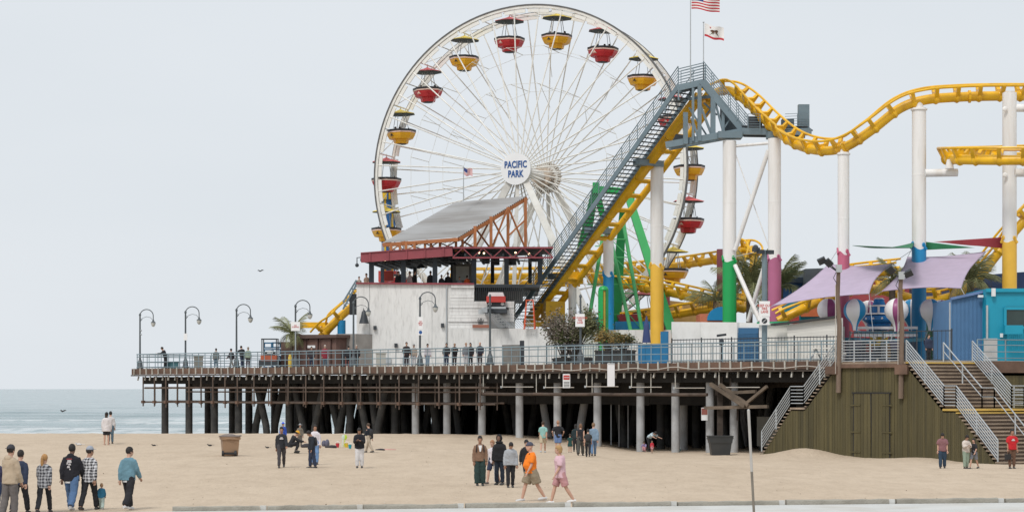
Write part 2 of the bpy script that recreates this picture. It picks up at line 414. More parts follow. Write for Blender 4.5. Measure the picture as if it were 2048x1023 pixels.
# scraps of dry weed, shell and litter lying about on the sand
m = MB(); r_ = random.Random(77)
for k in range(420):
    y = 50 + 75 * r_.random() ** 1.4; x = (r_.uniform(-300, 2348) - CX) * y / F
    if y < kerb_d(CX + F * x / y) + .4: continue
    z = zsand(x, y) + .012; s_ = r_.uniform(.008, .024) * (1.8 if r_.random() < .08 else 1); a = r_.uniform(0, 6.28)
    u = V((math.cos(a), math.sin(a), r_.uniform(-.1, .3))) * s_; q = V((-math.sin(a), math.cos(a), r_.uniform(0, .5))) * s_ * r_.uniform(.3, .8); c = V((x, y, z + .01))
    m.add([c - u, c + q, c + u, c - q, c + V((0, 0, s_ * .7))], [(0, 3, 4), (3, 2, 4), (2, 1, 4), (1, 0, 4)], 0 if r_.random() < .75 else 1)
o = m.build('beach_litter', [M('dry_weed', (.16, .12, .08), .9, var=.3), M('shell', (.6, .55, .5), .8)]); tag(o, 'scattered scraps of dry weed and shell on the sand', None, None, 'stuff')
# ================================================================== PIER
pier = thing('pier', 'long timber pier on concrete and dark piles above the sand', 'pier', es(30, 10, 0))
SMAX = 70.5
# deck slab: front edge along the pier line, recess behind the right-hand stairs
W0 = E0 - NN * 1.2
def wpt(s, z=0.0, n=0.0):
    p = W0 + EE * s + NN * n; return V((p.x, p.y, z))
STR, STT = V((.4, -.9165, 0)), V((.9165, .4, 0))          # right stair: downhill, and across
SR0 = wpt(67.7)
SW = 4.17
m = MB()
pt = [es(0, 0, 0), es(67.0, 0, 0), SR0 + NN * .6, SR0 + STT * SW, SR0 + STT * 30, SR0 + STT * 30 + V((0, 70, 0)), es(0, 62, 0)]
m.prism([V((p.x, p.y, DECK - .02)) for p in pt], (0, 0, -.28))
m.build('deck', DKTOP, pier)
for i in range(13):                                        # edge beams, butted end to end
    a, b = i * 5.2 - .15, min(i * 5.2 + 5.04, 67.0)
    if a > 66: break
    d = R.uniform(-.02, .02); dz = R.uniform(-.025, .02)
    MB().bar(es(a, -.09 + d, DECK - .24 + dz), es(b, -.09 + d, DECK - .24 + dz + R.uniform(-.02, .02)), .16, .44).build('fascia_beam', FASC, pier)
    MB().bar(es(a, -.12 + d, DECK - .52 + dz), es(b, -.12 + d, DECK - .52 + dz), .26, .09).build('ledge_plank', TIMB, pier)
    if i: MB().bar(es(a + .02, .5, 3.82), es(b, .5, 3.82), .3, .5).build('girder', BHD, pier)
    else: MB().bar(es(.6, .5, 3.82), es(b, .5, 3.82), .3, .5).build('girder', BHD, pier)
# rail posts' brackets and the joist ends under them
bm_ = MB().bar((0, -.0, .06), (0, 0, -.44), .085, .07).bar((0, -.0, -.36), (0, .16, -.36), .07, .07).mesh('bracket', BRACK)
jm_ = MB().bar((0, .06, 0), (0, -.02, -.30), .075, .1).mesh('joist_end', BRACK)
rz = math.atan2(EE.y, EE.x)
k = 0; s = .25
POSTS = []
while s < 66.9:
    p = es(s, -.22, DECK - .02 + R.uniform(-.03, .03))
    inst('bracket', bm_, Matrix.Translation(p) @ Matrix.Rotation(rz + R.uniform(-.06, .06), 4, 'Z') @ Matrix.Rotation(R.uniform(-.03, .06), 4, 'X'), pier)
    p = es(s + .35 + R.uniform(-.05, .05), -.1 + R.uniform(-.06, .08), DECK - .57)
    inst('joist_end', jm_, Matrix.Translation(p) @ Matrix.Rotation(rz + R.uniform(-.25, .25), 4, 'Z') @ Matrix.Rotation(R.uniform(-.1, .25), 4, 'X'), pier)
    POSTS.append(s); s += .74
# outer piles, then the deeper rows
def pile(px, n, r, mat, lean=0, leand=None, top=4.1, base=-2.2):
    p = epx(px, n, 0); m = MB()
    q = V((p.x, p.y, 0))
    d = (EE if leand is None else leand)
    m.tube([q + d * (lean * .6) + V((0, 0, base)), q + d * (lean * .35) + V((0, 0, .6)), q - d * (lean * .4) + V((0, 0, top))], [r * 1.05, r * 1.02, r], 12)
    m.build('pile', mat, pier, True)
for px in (330, 378, 429, 477): pile(px, 1.1, .26, PILED)
for px, ln in ((522, 1.6), (522, -1.6), (578, 0), (596, 1.6), (560, -1.6), (632, 0), (664, 1.7), (640, -1.5), (700, 0), (722, 1.4), (690, -1.7), (746, .8), (766, -1.4), (790, 0)):
    pile(px, 1.6 + R.uniform(0, 1.5), .25, PILED, ln)
for px in (831, 894, 964): pile(px, 1.4, .235, PILEC)
for px in (1039, 1115, 1195, 1281, 1351, 1420, 1468): pile(px, .9, .235, PILEC)
for row, n in enumerate((5.5, 9.5, 13.5, 18, 23)):
    for i in range(24):
        s = 1.5 + i * 2.75 + R.uniform(-.4, .4) + row * .5
        if s > 68: continue
        if row > 2 and s < 20 and R.random() < .25: continue
        q = es(s, n + R.uniform(-.5, .5), 0); ln = R.choice((0, 0, 1.5, -1.5, 1.1, -1.2))
        if s < 9: ln = 0
        m = MB(); r = R.uniform(.21, .29)
        m.tube([q + EE * (ln * .6) + V((0, 0, -3)), q - EE * (ln * .45) + V((0, 0, 4.2))], [r * 1.06, r], 10)
        m.build('pile', PILED if R.random() < .8 or s < 25 else PILEC, pier, True)
for i in range(13):                                        # cross beams carrying the deck
    s = 2 + i * 5.2
    MB().bar(es(s, .7, 3.95), es(s, 45, 3.95), .32, .3).build('cross_beam', TIMB, pier)
for n in (4, 8, 12, 17): MB().bar(es(1.5, n, 3.5), es(68, n, 3.5), .3, .45).build('girder', TIMB, pier)
# dark timber bulkhead far under the deck, board by board groups
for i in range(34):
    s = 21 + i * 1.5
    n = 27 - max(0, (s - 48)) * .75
    MB().bar(es(s, n + R.uniform(-.06, .06), 1.7), es(s + 1.46, n - (.75 * 1.46 if s > 48 else 0), 1.7), .15, 5.6).build('bulkhead_shade_panel', BHD, pier)
# pale bulkhead boards seen behind the leaning brace, grey door frames in the dark
for px in (1222, 1238, 1256): MB().bar(epx(px, 5.2, -.6), epx(px, 5.2, 3.0), .07).build('inner_post', GALV if px == 1222 else PILEC, pier)
MB().bar(epx(1218, 5.2, 2.75), epx(1258, 5.2, 2.75), .08).build('inner_lintel', PILEC, pier)
m = MB(); m.box(epx(1536, 4.0, .75), (1.5, .1, 1.7), rz); m.build('inner_panel', M('pale_board', (.2, .195, .17), .8), pier)
# added near-black panels and skirts standing in for deep shade between the piles
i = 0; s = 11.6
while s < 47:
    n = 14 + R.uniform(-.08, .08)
    if not (15.2 < s < 16.4): MB().bar(es(s, n, 1.7), es(s + 1.46, n, 1.7), .15, 5.7).build('bulkhead_shade_panel', BHD, pier)
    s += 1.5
for k in range(34):
    px_ = 590 + k * 9 + R.uniform(-5, 5); pile(px_, R.uniform(3.5, 11), R.uniform(.2, .27), PILED, R.choice((0, 1.3, -1.3, .9, -1.0)))
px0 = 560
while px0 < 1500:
    a, b = epx(px0, 2.6, 3.2), epx(px0 + 56, 2.6, 3.2); MB().bar(a, b, .15, 1.9 + R.uniform(-.08, .08)).build('shade_skirt', BHD, pier); px0 += 57
# hanging pipe rack along the left half
rack = thing('pipe_rack', 'rusty pipe scaffold hanging under the left half of the pier', 'pipe rack', es(18, .1, 3))
for z, n, s0, s1, r in ((3.28, -.1, 1.4, 37, .07), (3.0, .25, 6, 37, .05), (2.24, -.1, 1.2, 37.5, .06), (2.3, .7, 3, 37.5, .06), (3.3, .8, 2, 37, .06)):
    s = s0
    while s < s1:
        e = min(s + 6.0, s1); pts = [es(lerp(s, e, t), n, z + .02 * noise.noise(V((s + t, n, 1)))) for t in (0, .25, .5, .75, 1)]
        MB().tube(pts, r, 8).build('pipe', PIPE, rack, True); s = e
s = 1.3; i = 0
while s < 37.5:
    n = (-.18, .4)[i % 2]; r = .036 if i % 2 else .044
    MB().bar(es(s, n, 4.12), es(s + R.uniform(-.03, .03), n, 1.95 + R.uniform(-.12, .12)), r * 2).build('hanger_rod', PIPE, rack)
    if i % 2 == 0: MB().box(es(s, n, 2.24), (.22, .22, .2), rz).build('clamp', FASC, rack)
    i += 1; s += .92 * (.75 if s < 12 else 1.0)
m = thing('drain_pipe', 'long brown pipe slung under the right half of the pier', 'pipe', es(45, .2, 2.9))
s = 36.2
while s < 54:
    e = min(s + 4.5, 54); MB().tube([es(s, -.05, 2.88 + .02 * R.random()), es((s + e) / 2, -.05, 2.87), es(e, -.05, 2.88)], .1, 10).build('pipe_length', PIPE, m, True)
    MB().bar(es(s + .2, -.05, 2.9), es(s + .2, -.05, 4.1), .05).build('hanger_strap', BRACK, m); s = e
m = thing('conduit', 'thin pale electrical conduit on hangers under the pier', 'conduit', es(45, .1, 3.3))
s = 38.0
while s < 58:
    e = s + R.uniform(2.2, 3.6); z = 3.28 + R.uniform(-.06, .06)
    MB().tube([es(s, -.1, z), es(e - .3, -.1, z)], .028, 6).build('conduit_length', WIREW, m); MB().box(es(s, -.1, z), (.12, .1, .12)).build('junction_box', GALV, m)
    MB().bar(es(s + .1, -.1, z), es(s + .1, -.1, 4.15), .05).build('hanger', BRACK, m); s = e + .6
# loose white cable looped along the edge beam
pts = []; s = 39.5
while s < 66.3: pts.append(es(s, -.3, 4.36 + .16 * noise.noise(V((s * .45, 0, 7))) + .05 * math.sin(s * 2.1))); s += .5
pts += [es(66.8, -.32, 4.2), es(67.4, -.5, 3.9)]
o = MB().tube(pts, .028, 6).build('loose_cable', WIREW, None, True); tag(o, 'loose pale cable looped along the brown edge of the pier', 'cable')
# broken timber brace and truss under the right end
br = thing('timber_brace', 'broken crossed timber beams hanging under the pier left of the stairs', 'timber brace', epx(1470, .2, 2))
for (ax, ay), (bx, by), wd in (((1421, 767), (1490, 812), .2), ((1440, 768), (1497, 810), .18), ((1488, 810), (1534, 772), .16), ((1452, 785), (1512, 782), .17), ((1410, 815), (1536, 812), .18)):
    a = epx(ax, -.15 + R.uniform(-.1, .1)); b = epx(bx, -.15 + R.uniform(-.1, .1))
    MB().bar(at(ax, ay, a.y), at(bx, by, b.y), wd, wd).build('beam', M('weathered_beam', (.15, .115, .085), .9, var=.3, bump=.4, dirt=(.07, .06, .05), damt=.6), br)
for px, y0, y1 in ((1440, 752, 898), (1461, 756, 812), (1432, 750, 790), (1475, 812, 840)):
    a = epx(px, .3); MB().bar(at(px, y0, a.y), at(px, y1, a.y), .3 if px == 1440 else .1).build('post', TIMB, br)
# railing on the edge
ral = thing('pier_railing', 'long blue grey steel railing along the edge of the pier', 'railing', es(33, 0, DECK))
pm = MB().bar((0, 0, -.1), (0, 0, 1.06), .05).mesh('post', RAILB)
for s in POSTS:
    if s < 62.8: inst('post', pm, Matrix.Translation(es(s, .05)), ral)
for h, r in ((1.08, .042), (.90, .03), (.50, .03), (.12, .03)):
    s = 0.2
    while s < 62.5:
        e = min(s + 4.44, 62.6); MB().tube([es(s, .05, DECK + h), es(e, .05, DECK + h)], r, 6).build('rail', RAILB, ral, True); s = e
for h in (1.08, .9, .5, .12): MB().tube([es(.2, .05, DECK + h), es(.2, 12, DECK + h)], .035, 6).build('rail', RAILB, ral)
for n in range(1, 12): MB().bar(es(.2, n, DECK), es(.2, n, DECK + 1.06), .05).build('post', RAILB, ral)
# ------------------------------------------------------------------ stair building
GW = [M('olive_board_%d' % i, c, .75, var=.16, scale=1.4, bump=.25, bscale=9, stretch=(3, 3, .35), dirt=(.05, .045, .03), damt=.45, dscale=.8) for i, c in enumerate(((.088, .073, .030), (.076, .064, .027), (.098, .081, .034)))]
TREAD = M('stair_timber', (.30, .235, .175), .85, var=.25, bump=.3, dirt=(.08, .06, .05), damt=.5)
NOSE = M('yellow_nosing', (.62, .42, .10), .7, var=.15, dirt=(.25, .18, .1), damt=.5, dscale=3)
hut = thing('stair_building', 'olive board walled stair building at the right end of the pier', 'stair building', wpt(65, -.3))
LZ = 4.6
def boards(p, d, L, topf, name='board', width=.165, skip=None):
    n = int(L / width); k = 0
    for i in range(n):
        a = i * L / n; b = (i + 1) * L / n
        if skip and skip((a + b) / 2): continue
        tz = topf((a + b) / 2); off = R.uniform(0, .022); nn = V((-d.y, d.x, 0)) * -1
        A = p + d * (a + .006) - nn * 0; B = p + d * (b - .006)
        if nn.y > 0: nn = -nn
        m = MB(); base = -1.1
        m.prism([V((A.x, A.y, base)) + nn * off, V((B.x, B.y, base)) + nn * off, V((B.x, B.y, topf(b - .01))) + nn * off, V((A.x, A.y, topf(a + .01))) + nn * off], -nn * (.05 + off))
        m.build(name, R.choice(GW), hut)
    # sheathing behind the joints
    m = MB(); N = max(2, int(L / .4)); nn = V((-d.y, d.x, 0)); nn = -nn if nn.y < 0 else nn
    for i in range(N):
        a, b = i * L / N, (i + 1) * L / N
        t = min(topf(a + .01), topf(b - .01)) - .04
        A, B = p + d * a + nn * .06, p + d * b + nn * .06
        m.prism([V((A.x, A.y, -1.1)), V((B.x, B.y, -1.1)), V((B.x, B.y, t)), V((A.x, A.y, t))], nn * .05)
    m.build('wall_backing', BLACK, hut)
SL0, SL1 = 58.67, 63.53
def dpx(px):                                   # distance along the landing wall of a photo column
    k_ = (px - CX) / F; return (k_ * W0.y - W0.x) / (EE.x - k_ * EE.y) - SL1
da, db = dpx(1709), dpx(1780)
boards(wpt(SL1), EE, 67.7 - SL1, lambda t: LZ - .12)
# left flight profile, by distance down from the landing
def lz(t):
    if t < 2.05: return LZ - .1 - t * 1.12
    if t < 3.0: return 2.2
    return 2.2 - (t - 3.0) * 1.30
boards(wpt(SL1), -EE, SL1 - SL0, lambda t: lz(t) - .16)
def rz_(t):
    if t < 3.25: return LZ - .1 - t * .72
    if t < 4.35: return 2.2
    return 2.2 - (t - 4.35) * .80
boards(SR0, STR, 7.7, lambda t: rz_(t) - .16)
# double door in the landing wall
dz0, dz1 = -.9, CZ - (786 - HY) * wpt(65.6).y / F
for a, b, tilt in ((da, (da + db) / 2 - .05, .02), ((da + db) / 2 + .03, db, -.012)):
    dr = None
    n = 5; dl = MB()
    A, B = wpt(SL1 + a, 0, -.03), wpt(SL1 + b, 0, -.03)
    dl.prism([V((A.x, A.y, dz0)), V((B.x, B.y, dz0)), V((B.x, B.y, dz1)), V((A.x, A.y, dz1))], -NN * .02)
    door = dl.build('door', GW[1], hut)
    for i in range(n):
        p, q = wpt(SL1 + lerp(a, b, (i + .04) / n), 0, -.05 - R.uniform(0, .015)), wpt(SL1 + lerp(a, b, (i + .96) / n), 0, -.05)
        MB().prism([V((p.x, p.y, dz0)), V((q.x, q.y, dz0)), V((q.x + tilt * .5, q.y, dz1)), V((p.x + tilt * .5, p.y, dz1))], -NN * .03).build('board', R.choice(GW), door)
    for z in (2.35, .95, -.1):
        x = a if tilt > 0 else b; sg = 1 if tilt > 0 else -1
        MB().bar(wpt(SL1 + x - .18 * sg, z, -.1), wpt(SL1 + x + .42 * sg, z, -.1), .02, .07).build('hinge', GW[0], door)
for a in (da - .02, db + .02): MB().bar(wpt(SL1 + a, dz0, -.055), wpt(SL1 + a, dz1, -.055), .05, .05).build('door_gap', BLACK, hut)
MB().bar(wpt(SL1 + da - .1, dz1 + .03, -.07), wpt(SL1 + db + .1, dz1 + .03, -.07), .07, .06).build('door_head', BLACK, hut)
MB().bar(wpt(SL1 + (da + db) / 2 - .05, dz1, -.06), wpt(SL1 + (da + db) / 2 + .05, dz0, -.06), .05, .04).build('door_split', BLACK, hut)
# landing slab and its edge beams
m = MB(); m.prism([wpt(SL1 - .05, LZ, -.1), wpt(67.75, LZ, -.1), es(67.0, .1, LZ), es(62.6, .1, LZ)], (0, 0, -.14)); m.build('landing', TREAD, hut)
MB().bar(wpt(SL1 - .1, LZ - .2, -.1), wpt(67.8, LZ - .2, -.1), .14, .2).build('landing_beam', FASC, hut)
MB().box(wpt(67.6, LZ - .4, -.16), (.75, .3, .5), rz).build('bracket_block', FASC, hut)
MB().box(wpt(63.35, LZ - .42, -.16), (.8, .3, .42), rz).build('bracket_block', FASC, hut)
# left flight treads (seen edge on)
for i in range(13):
    t = .08 + i * .165; z = LZ - .14 - i * .183
    MB().bar(wpt(SL1 - t, z, -.06), wpt(SL1 - t, z, 1.0), .2, .06).build('tread', TREAD, hut)
MB().prism([wpt(SL1 - 2.05, 2.2, -.08), wpt(SL1 - 3.0, 2.2, -.08), wpt(SL1 - 3.0, 2.2, 1.0), wpt(SL1 - 2.05, 2.2, 1.0)], (0, 0, -.1)).build('half_landing', TREAD, hut)
for i in range(14):
    t = 3.05 + i * .142; z = 2.05 - i * .185
    MB().bar(wpt(SL1 - t, z, -.06), wpt(SL1 - t, z, 1.0), .18, .06).build('tread', TREAD, hut)
# right flights: treads and risers
def rpt(t, wd, z): p = SR0 + STR * t + STT * wd; return V((p.x, p.y, z))
def flight(t0, z0, n, tr, ri):
    for i in range(n):
        t = t0 + i * tr; z = z0 - i * ri
        mm = NOSE if i in (0,) else TREAD
        MB().prism([rpt(t, -.06, z), rpt(t + tr + .03, -.06, z), rpt(t + tr + .03, SW, z), rpt(t, SW, z)], (0, 0, -.07)).build('tread', mm, hut)
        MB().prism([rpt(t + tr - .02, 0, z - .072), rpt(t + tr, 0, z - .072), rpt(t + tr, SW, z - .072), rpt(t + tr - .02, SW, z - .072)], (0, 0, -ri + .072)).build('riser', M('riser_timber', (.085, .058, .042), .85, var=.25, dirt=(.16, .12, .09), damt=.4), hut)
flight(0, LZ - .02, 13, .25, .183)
MB().prism([rpt(3.25, -.06, 2.21), rpt(4.35, -.06, 2.21), rpt(4.35, SW, 2.21), rpt(3.25, SW, 2.21)], (0, 0, -.1)).build('half_landing', NOSE, hut)
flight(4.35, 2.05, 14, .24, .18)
MB().prism([rpt(7.45, -.06, -.42), rpt(7.75, -.06, -.42), rpt(7.75, SW, -.42), rpt(7.45, SW, -.42)], (0, 0, -.12)).build('tread', NOSE, hut)
MB().prism([rpt(.0, SW + .02, -1), rpt(7.7, SW + .02, -1), rpt(7.7, SW + .02, -.35), rpt(4.35, SW + .02, 2.1), rpt(3.25, SW + .02, 2.1), rpt(0, SW + .02, LZ - .2)], STT * .1).build('side_wall', GW[0], hut)
# olive wall and deck edge to the right of the stairs
q0 = SR0 + STT * SW
for i in range(26):
    a = q0 + STT * (.12 + i * .22)
    b = q0 + STT * (.12 + i * .22 + .21)
    MB().prism([V((a.x, a.y, -1)), V((b.x, b.y, -1)), V((b.x, b.y, 3.9)), V((a.x, a.y, 3.9))], (.02, .06, 0)).build('board', R.choice(GW), hut)
MB().bar(V((q0.x, q0.y, 4.35)) + STT * .1 - V((0, .06, 0)), V((q0.x, q0.y, 4.35)) + STT * 12 - V((0, .06, 0)), .16, .6).build('edge_beam', FASC, hut)
# railings of the stairs
GR = GALV
def railing(name, label, segs, heights, r=.026, post=1.2, pr=.03, mat=GR, group='galvanised railings of the stairs', top=None):
    t = thing(name, label, 'railing', segs[0][0][0] if isinstance(segs[0][0], list) else segs[0][0], group)
    for a, b in segs:
        a, b = V(a), V(b); L = (b - a).length; n = max(1, round(L / post))
        for i in range(n + 1):
            p = a.lerp(b, i / n); MB().bar(p, p + V((0, 0, heights[0])), pr * 2).build('post', mat, t)
        for j, h in enumerate(heights):
            MB().tube([a + V((0, 0, h)), b + V((0, 0, h))], r * (1.25 if j == 0 else 1), 6).build('rail', mat, t, True)
    return t
H7 = (1.1, .95, .8, .65, .5, .35, .2, .06)
railing('stair_railing', 'galvanised railing across the top landing between the two wooden poles', [(wpt(SL1 + .1, LZ, -.08), wpt(67.6, LZ, -.08))], H7, post=1.05)
a0, a1, a2, a3 = wpt(SL1 - .05, LZ, -.08), wpt(SL1 - 2.1, 2.25, -.08), wpt(SL1 - 2.95, 2.25, -.08), wpt(SL1 - 4.86, -.2, -.08)
railing('stair_railing', 'galvanised railing of the narrow left flight down to the sand', [(a0, a1), (a1, a2), (a2, a3)], (1.08, .9, .72, .54, .36, .18), post=1.6)
def RR(wd, label, hs, top=True):
    b = [rpt(.05, wd, LZ), rpt(3.3, wd, 2.25), rpt(4.3, wd, 2.25), rpt(7.6, wd, -.35)]
    return railing('stair_railing', label, [(b[0], b[1]), (b[1], b[2]), (b[2], b[3])], hs, post=1.7)
RR(.0, 'galvanised many barred railing on the near left side of the wide stairs', (1.1, .94, .78, .62, .46, .30, .14))
RR(2.3, 'two bar galvanised handrail down the middle of the wide stairs', (1.0, .55))
RR(SW - .05, 'galvanised many barred railing on the far right side of the wide stairs', (1.1, .94, .78, .62, .46, .30, .14))
q = V((q0.x, q0.y, DECK)) + STT * .3
railing('deck_railing', 'blue grey deck railing in front of the turquoise kiosk', [(q, q + STT * 9)], (1.08, .8, .45, .12), mat=RAILB, post=1.9, group='blue grey deck railings')
q2 = V((q0.x, q0.y, 2.25)) + STR * 3.3
railing('deck_railing', 'galvanised railing of the half landing cut by the right edge', [(q2 + STT * .1, q2 + STT * 5)], (1.1, .88, .66, .44, .22), post=2.4, group='galvanised railings of the stairs')
# ================================================================== FERRIS WHEEL
WD = 160.0
WC = at(1066.5, 348, WD); AX = V((math.sin(math.radians(21)), math.cos(math.radians(21)), 0)); WU = V((AX.y, -AX.x, 0)); WR = 13.05
def wp(th, r, a=0.0): return WC + WU * (math.sin(th) * r) + V((0, 0, math.cos(th) * r)) + AX * a
wheel = thing('ferris_wheel', 'giant white ferris wheel with spoked double rim and round name board', 'ferris wheel', V((WC.x, WC.y, DECK)))
DARKR = M('rim_dark', (.10, .10, .10), .5, var=.2)
HW = 1.5
def ring(name, a, r0, r1, th, mat, n=120):
    m = MB(); vs = []; fs = []
    for i in range(n):
        t = 2 * math.pi * i / n
        vs += [wp(t, r0, a - th / 2), wp(t, r1, a - th / 2), wp(t, r1, a + th / 2), wp(t, r0, a + th / 2)]
    for i in range(n):
        b = 4 * i; c = 4 * ((i + 1) % n)
        for k in range(4): fs.append((b + k, b + (k + 1) % 4, c + (k + 1) % 4, c + k))
    m.add(vs, fs); return m.build(name, mat, wheel)
ring('front_rim', -HW, WR - .07, WR + .12, .2, WHEELW); ring('outer_edge', -HW - .02, WR + .123, WR + .235, .24, DARKR)
ring('rear_rim', HW, WR - .07, WR + .12, .2, WHEELW); ring('outer_edge', HW, WR + .123, WR + .17, .16, DARKR)

LT = M('light_panel', (.80, .79, .75), .35, var=.05, dirt=(.5, .48, .42), damt=.4, dscale=1.5)
for a in (-HW - .0, HW):
    for i in range(40):
        t0 = 2 * math.pi * (i + .06) / 40; t1 = 2 * math.pi * (i + .94) / 40
        m = MB(); N = 5
        vs = []; fs = []
        for k in range(N):
            t = lerp(t0, t1, k / (N - 1)); vs += [wp(t, WR - .40, a - .04), wp(t, WR - .12, a - .04), wp(t, WR - .12, a + .04), wp(t, WR - .40, a + .04)]
        for k in range(N - 1):
            for q in range(4): fs.append((4 * k + q, 4 * k + (q + 1) % 4, 4 * k + 4 + (q + 1) % 4, 4 * k + 4 + q))
        fs += [(3, 2, 1, 0), (4 * N - 4, 4 * N - 3, 4 * N - 2, 4 * N - 1)]
        m.add(vs, fs); m.build('light_panel', LT, wheel)
HB = (-3.1, 2.9)
for i in range(20):
    th = math.radians(9 + 18 * i)
    for side, (ra, ha) in enumerate(((-HW, HB[0]), (HW, HB[1]))):
        for d in (-4.3, 4.3):
            t = th + math.radians(d)
            m = MB().tube([wp(th + math.radians(d * .9), .95, ha), wp(t, WR - .08, ra)], .055 if side == 0 else .05, 6); m.build('spoke', WHEELW, wheel)
    MB().tube([wp(th, WR, -HW), wp(th, WR, HW)], .06, 8).build('axle_pin', WHEELW, wheel)
    t2 = th + math.radians(9)
    MB().tube([wp(t2, WR - .05, -HW), wp(t2, WR - .05, HW)], .045, 6).build('cross_tie', WHEELW, wheel)
    MB().tube([wp(th, WR - .2, -HW), wp(t2, WR - .2, HW)], .03, 6).build('cross_tie', WHEELW, wheel)
    for rr, q in ((10.0, .77), (7.0, .55)):
        al = lambda f, h: lerp(h, f, rr / WR)
        MB().tube([wp(th, rr, al(-HW, HB[0])), wp(th, rr, al(HW, HB[1]))], .03, 5).build('spreader', WHEELW, wheel)
        if i % 2 == 0: MB().tube([wp(th + .04, rr, al(-HW, HB[0])), wp(th - .04, rr * .8, al(HW, HB[1]))], .022, 5).build('stay_rod', WHEELW, wheel)
        for f, h in ((-HW, HB[0]), (HW, HB[1])):
            MB().tube([wp(th, rr, al(f, h)), wp(th + math.radians(9), rr * .985, al(f, h)), wp(th + math.radians(18), rr, al(f, h))], .014, 4).build('guy_cable', WHEELW, wheel)
# hub
def disc(a0, a1, r0, r1=None, n=32):
    m = MB(); r1 = r1 or r0
    vs = [wp(2 * math.pi * i / n, r0, a0) for i in range(n)] + [wp(2 * math.pi * i / n, r1, a1) for i in range(n)]
    fs = [tuple(range(n - 1, -1, -1)), tuple(range(n, 2 * n))] + [(i, (i + 1) % n, n + (i + 1) % n, n + i) for i in range(n)]
    return m.add(vs, fs)
disc(-3.8, 3.2, .42).build('axle', WHEELW, wheel, True)
disc(-3.2, -3.05, 1.05).build('hub_flange', WHEELW, wheel); disc(2.85, 3.0, 1.05).build('hub_flange', WHEELW, wheel)
RUST = M('drive_rusty', (.5, .42, .34), .6, var=.3, scale=4, dirt=(.18, .09, .05), damt=.7, dscale=2.5)
disc(3.05, 3.17, 1.25).build('drive_wheel', RUST, wheel); disc(1.6, 2.1, .8).build('hub_drum', RUST, wheel)
for i in range(20):
    t = 2 * math.pi * i / 20; MB().tube([wp(t, .5, 2.6), wp(t + .25, 1.3, 3.2)], .05, 5).build('drive_rib', RUST, wheel)
SIGNW = M('sign_white', (.82, .83, .84), .5, var=.02)
SIGNB = M('sign_blue', (.008, .085, .30), .5, var=.02)
nb = disc(-3.95, -3.8, 1.24).build('name_board', SIGNW, wheel)
def text(body, size, loc, mat, parent=None, rz=0.0, width=1.0, bold=.02, ext=.01, name='lettering', sp=1.0):
    cu = bpy.data.curves.new(name, 'FONT'); cu.body = body; cu.size = size; cu.align_x = 'CENTER'; cu.align_y = 'CENTER'
    cu.offset = bold * size; cu.extrude = ext; cu.space_line = sp; cu.space_character = 1.06; cu.materials.append(mat); cu.resolution_u = 3
    o = bpy.data.objects.new(name, cu); COL.objects.link(o)
    mt = Matrix.Translation(loc) @ Matrix.Rotation(rz, 4, 'Z') @ Matrix.Rotation(math.pi / 2, 4, 'X') @ Matrix.Diagonal((width, 1, 1, 1))
    if parent: o.parent = parent; o.matrix_basis = Matrix.Translation(-OFF.get(parent.name, V((0, 0, 0)))) @ mt
    else: o.matrix_basis = mt
    TEXTS.append(o); return o
TEXTS = []
wz = -math.radians(21)
text('PACIFIC', .74, wp(0, .33, -3.97), SIGNB, nb, wz, .68, .032); text('PARK', .74, wp(0, -.40, -3.97), SIGNB, nb, wz, .68, .032)
# support legs
def boxleg(a, b, w0, w1, parent, mat, name='support_leg'):
    a, b = V(a), V(b); t = (b - a).normalized(); u = t.cross(V((0, 1, 0))).normalized(); q = t.cross(u)
    vs = [a + u * x * w0 / 2 + q * y * w0 / 2 for x, y in ((-1,-1),(1,-1),(1,1),(-1,1))] + [b + u * x * w1 / 2 + q * y * w1 / 2 for x, y in ((-1,-1),(1,-1),(1,1),(-1,1))]
    return MB().add(vs, [(3,2,1,0),(4,5,6,7),(0,1,5,4),(1,2,6,5),(2,3,7,6),(3,0,4,7)]).build(name, mat, parent)
fa, ba = WC + AX * -2.35, WC + AX * 2.6
for ax, base in ((-3.45, -5.0), (3.3, 5.0)):
    for sx in (-1, 1):
        top = WC + AX * ax + WU * (sx * .3) - V((0, 0, .2)); bot = WC + AX * base + WU * (sx * 8.2); bot.z = DECK
        boxleg(top, bot, .5, .68, wheel, WHEELW)
        t5 = top.lerp(bot, .55); MB().bar(t5, WC + AX * base * .8 + V((0, 0, -9.5)), .12).build('leg_brace', WHEELW, wheel)
    bot = WC + AX * (base * 1.0); bot.z = DECK; MB().bar(WC + AX * ax - V((0, 0, .4)), bot, .3).build('king_post', WHEELW, wheel)
MB().box(V((WC.x, WC.y, DECK + .4)), (18, 6, .8), -math.radians(21)).build('plinth', WHEELW, wheel)
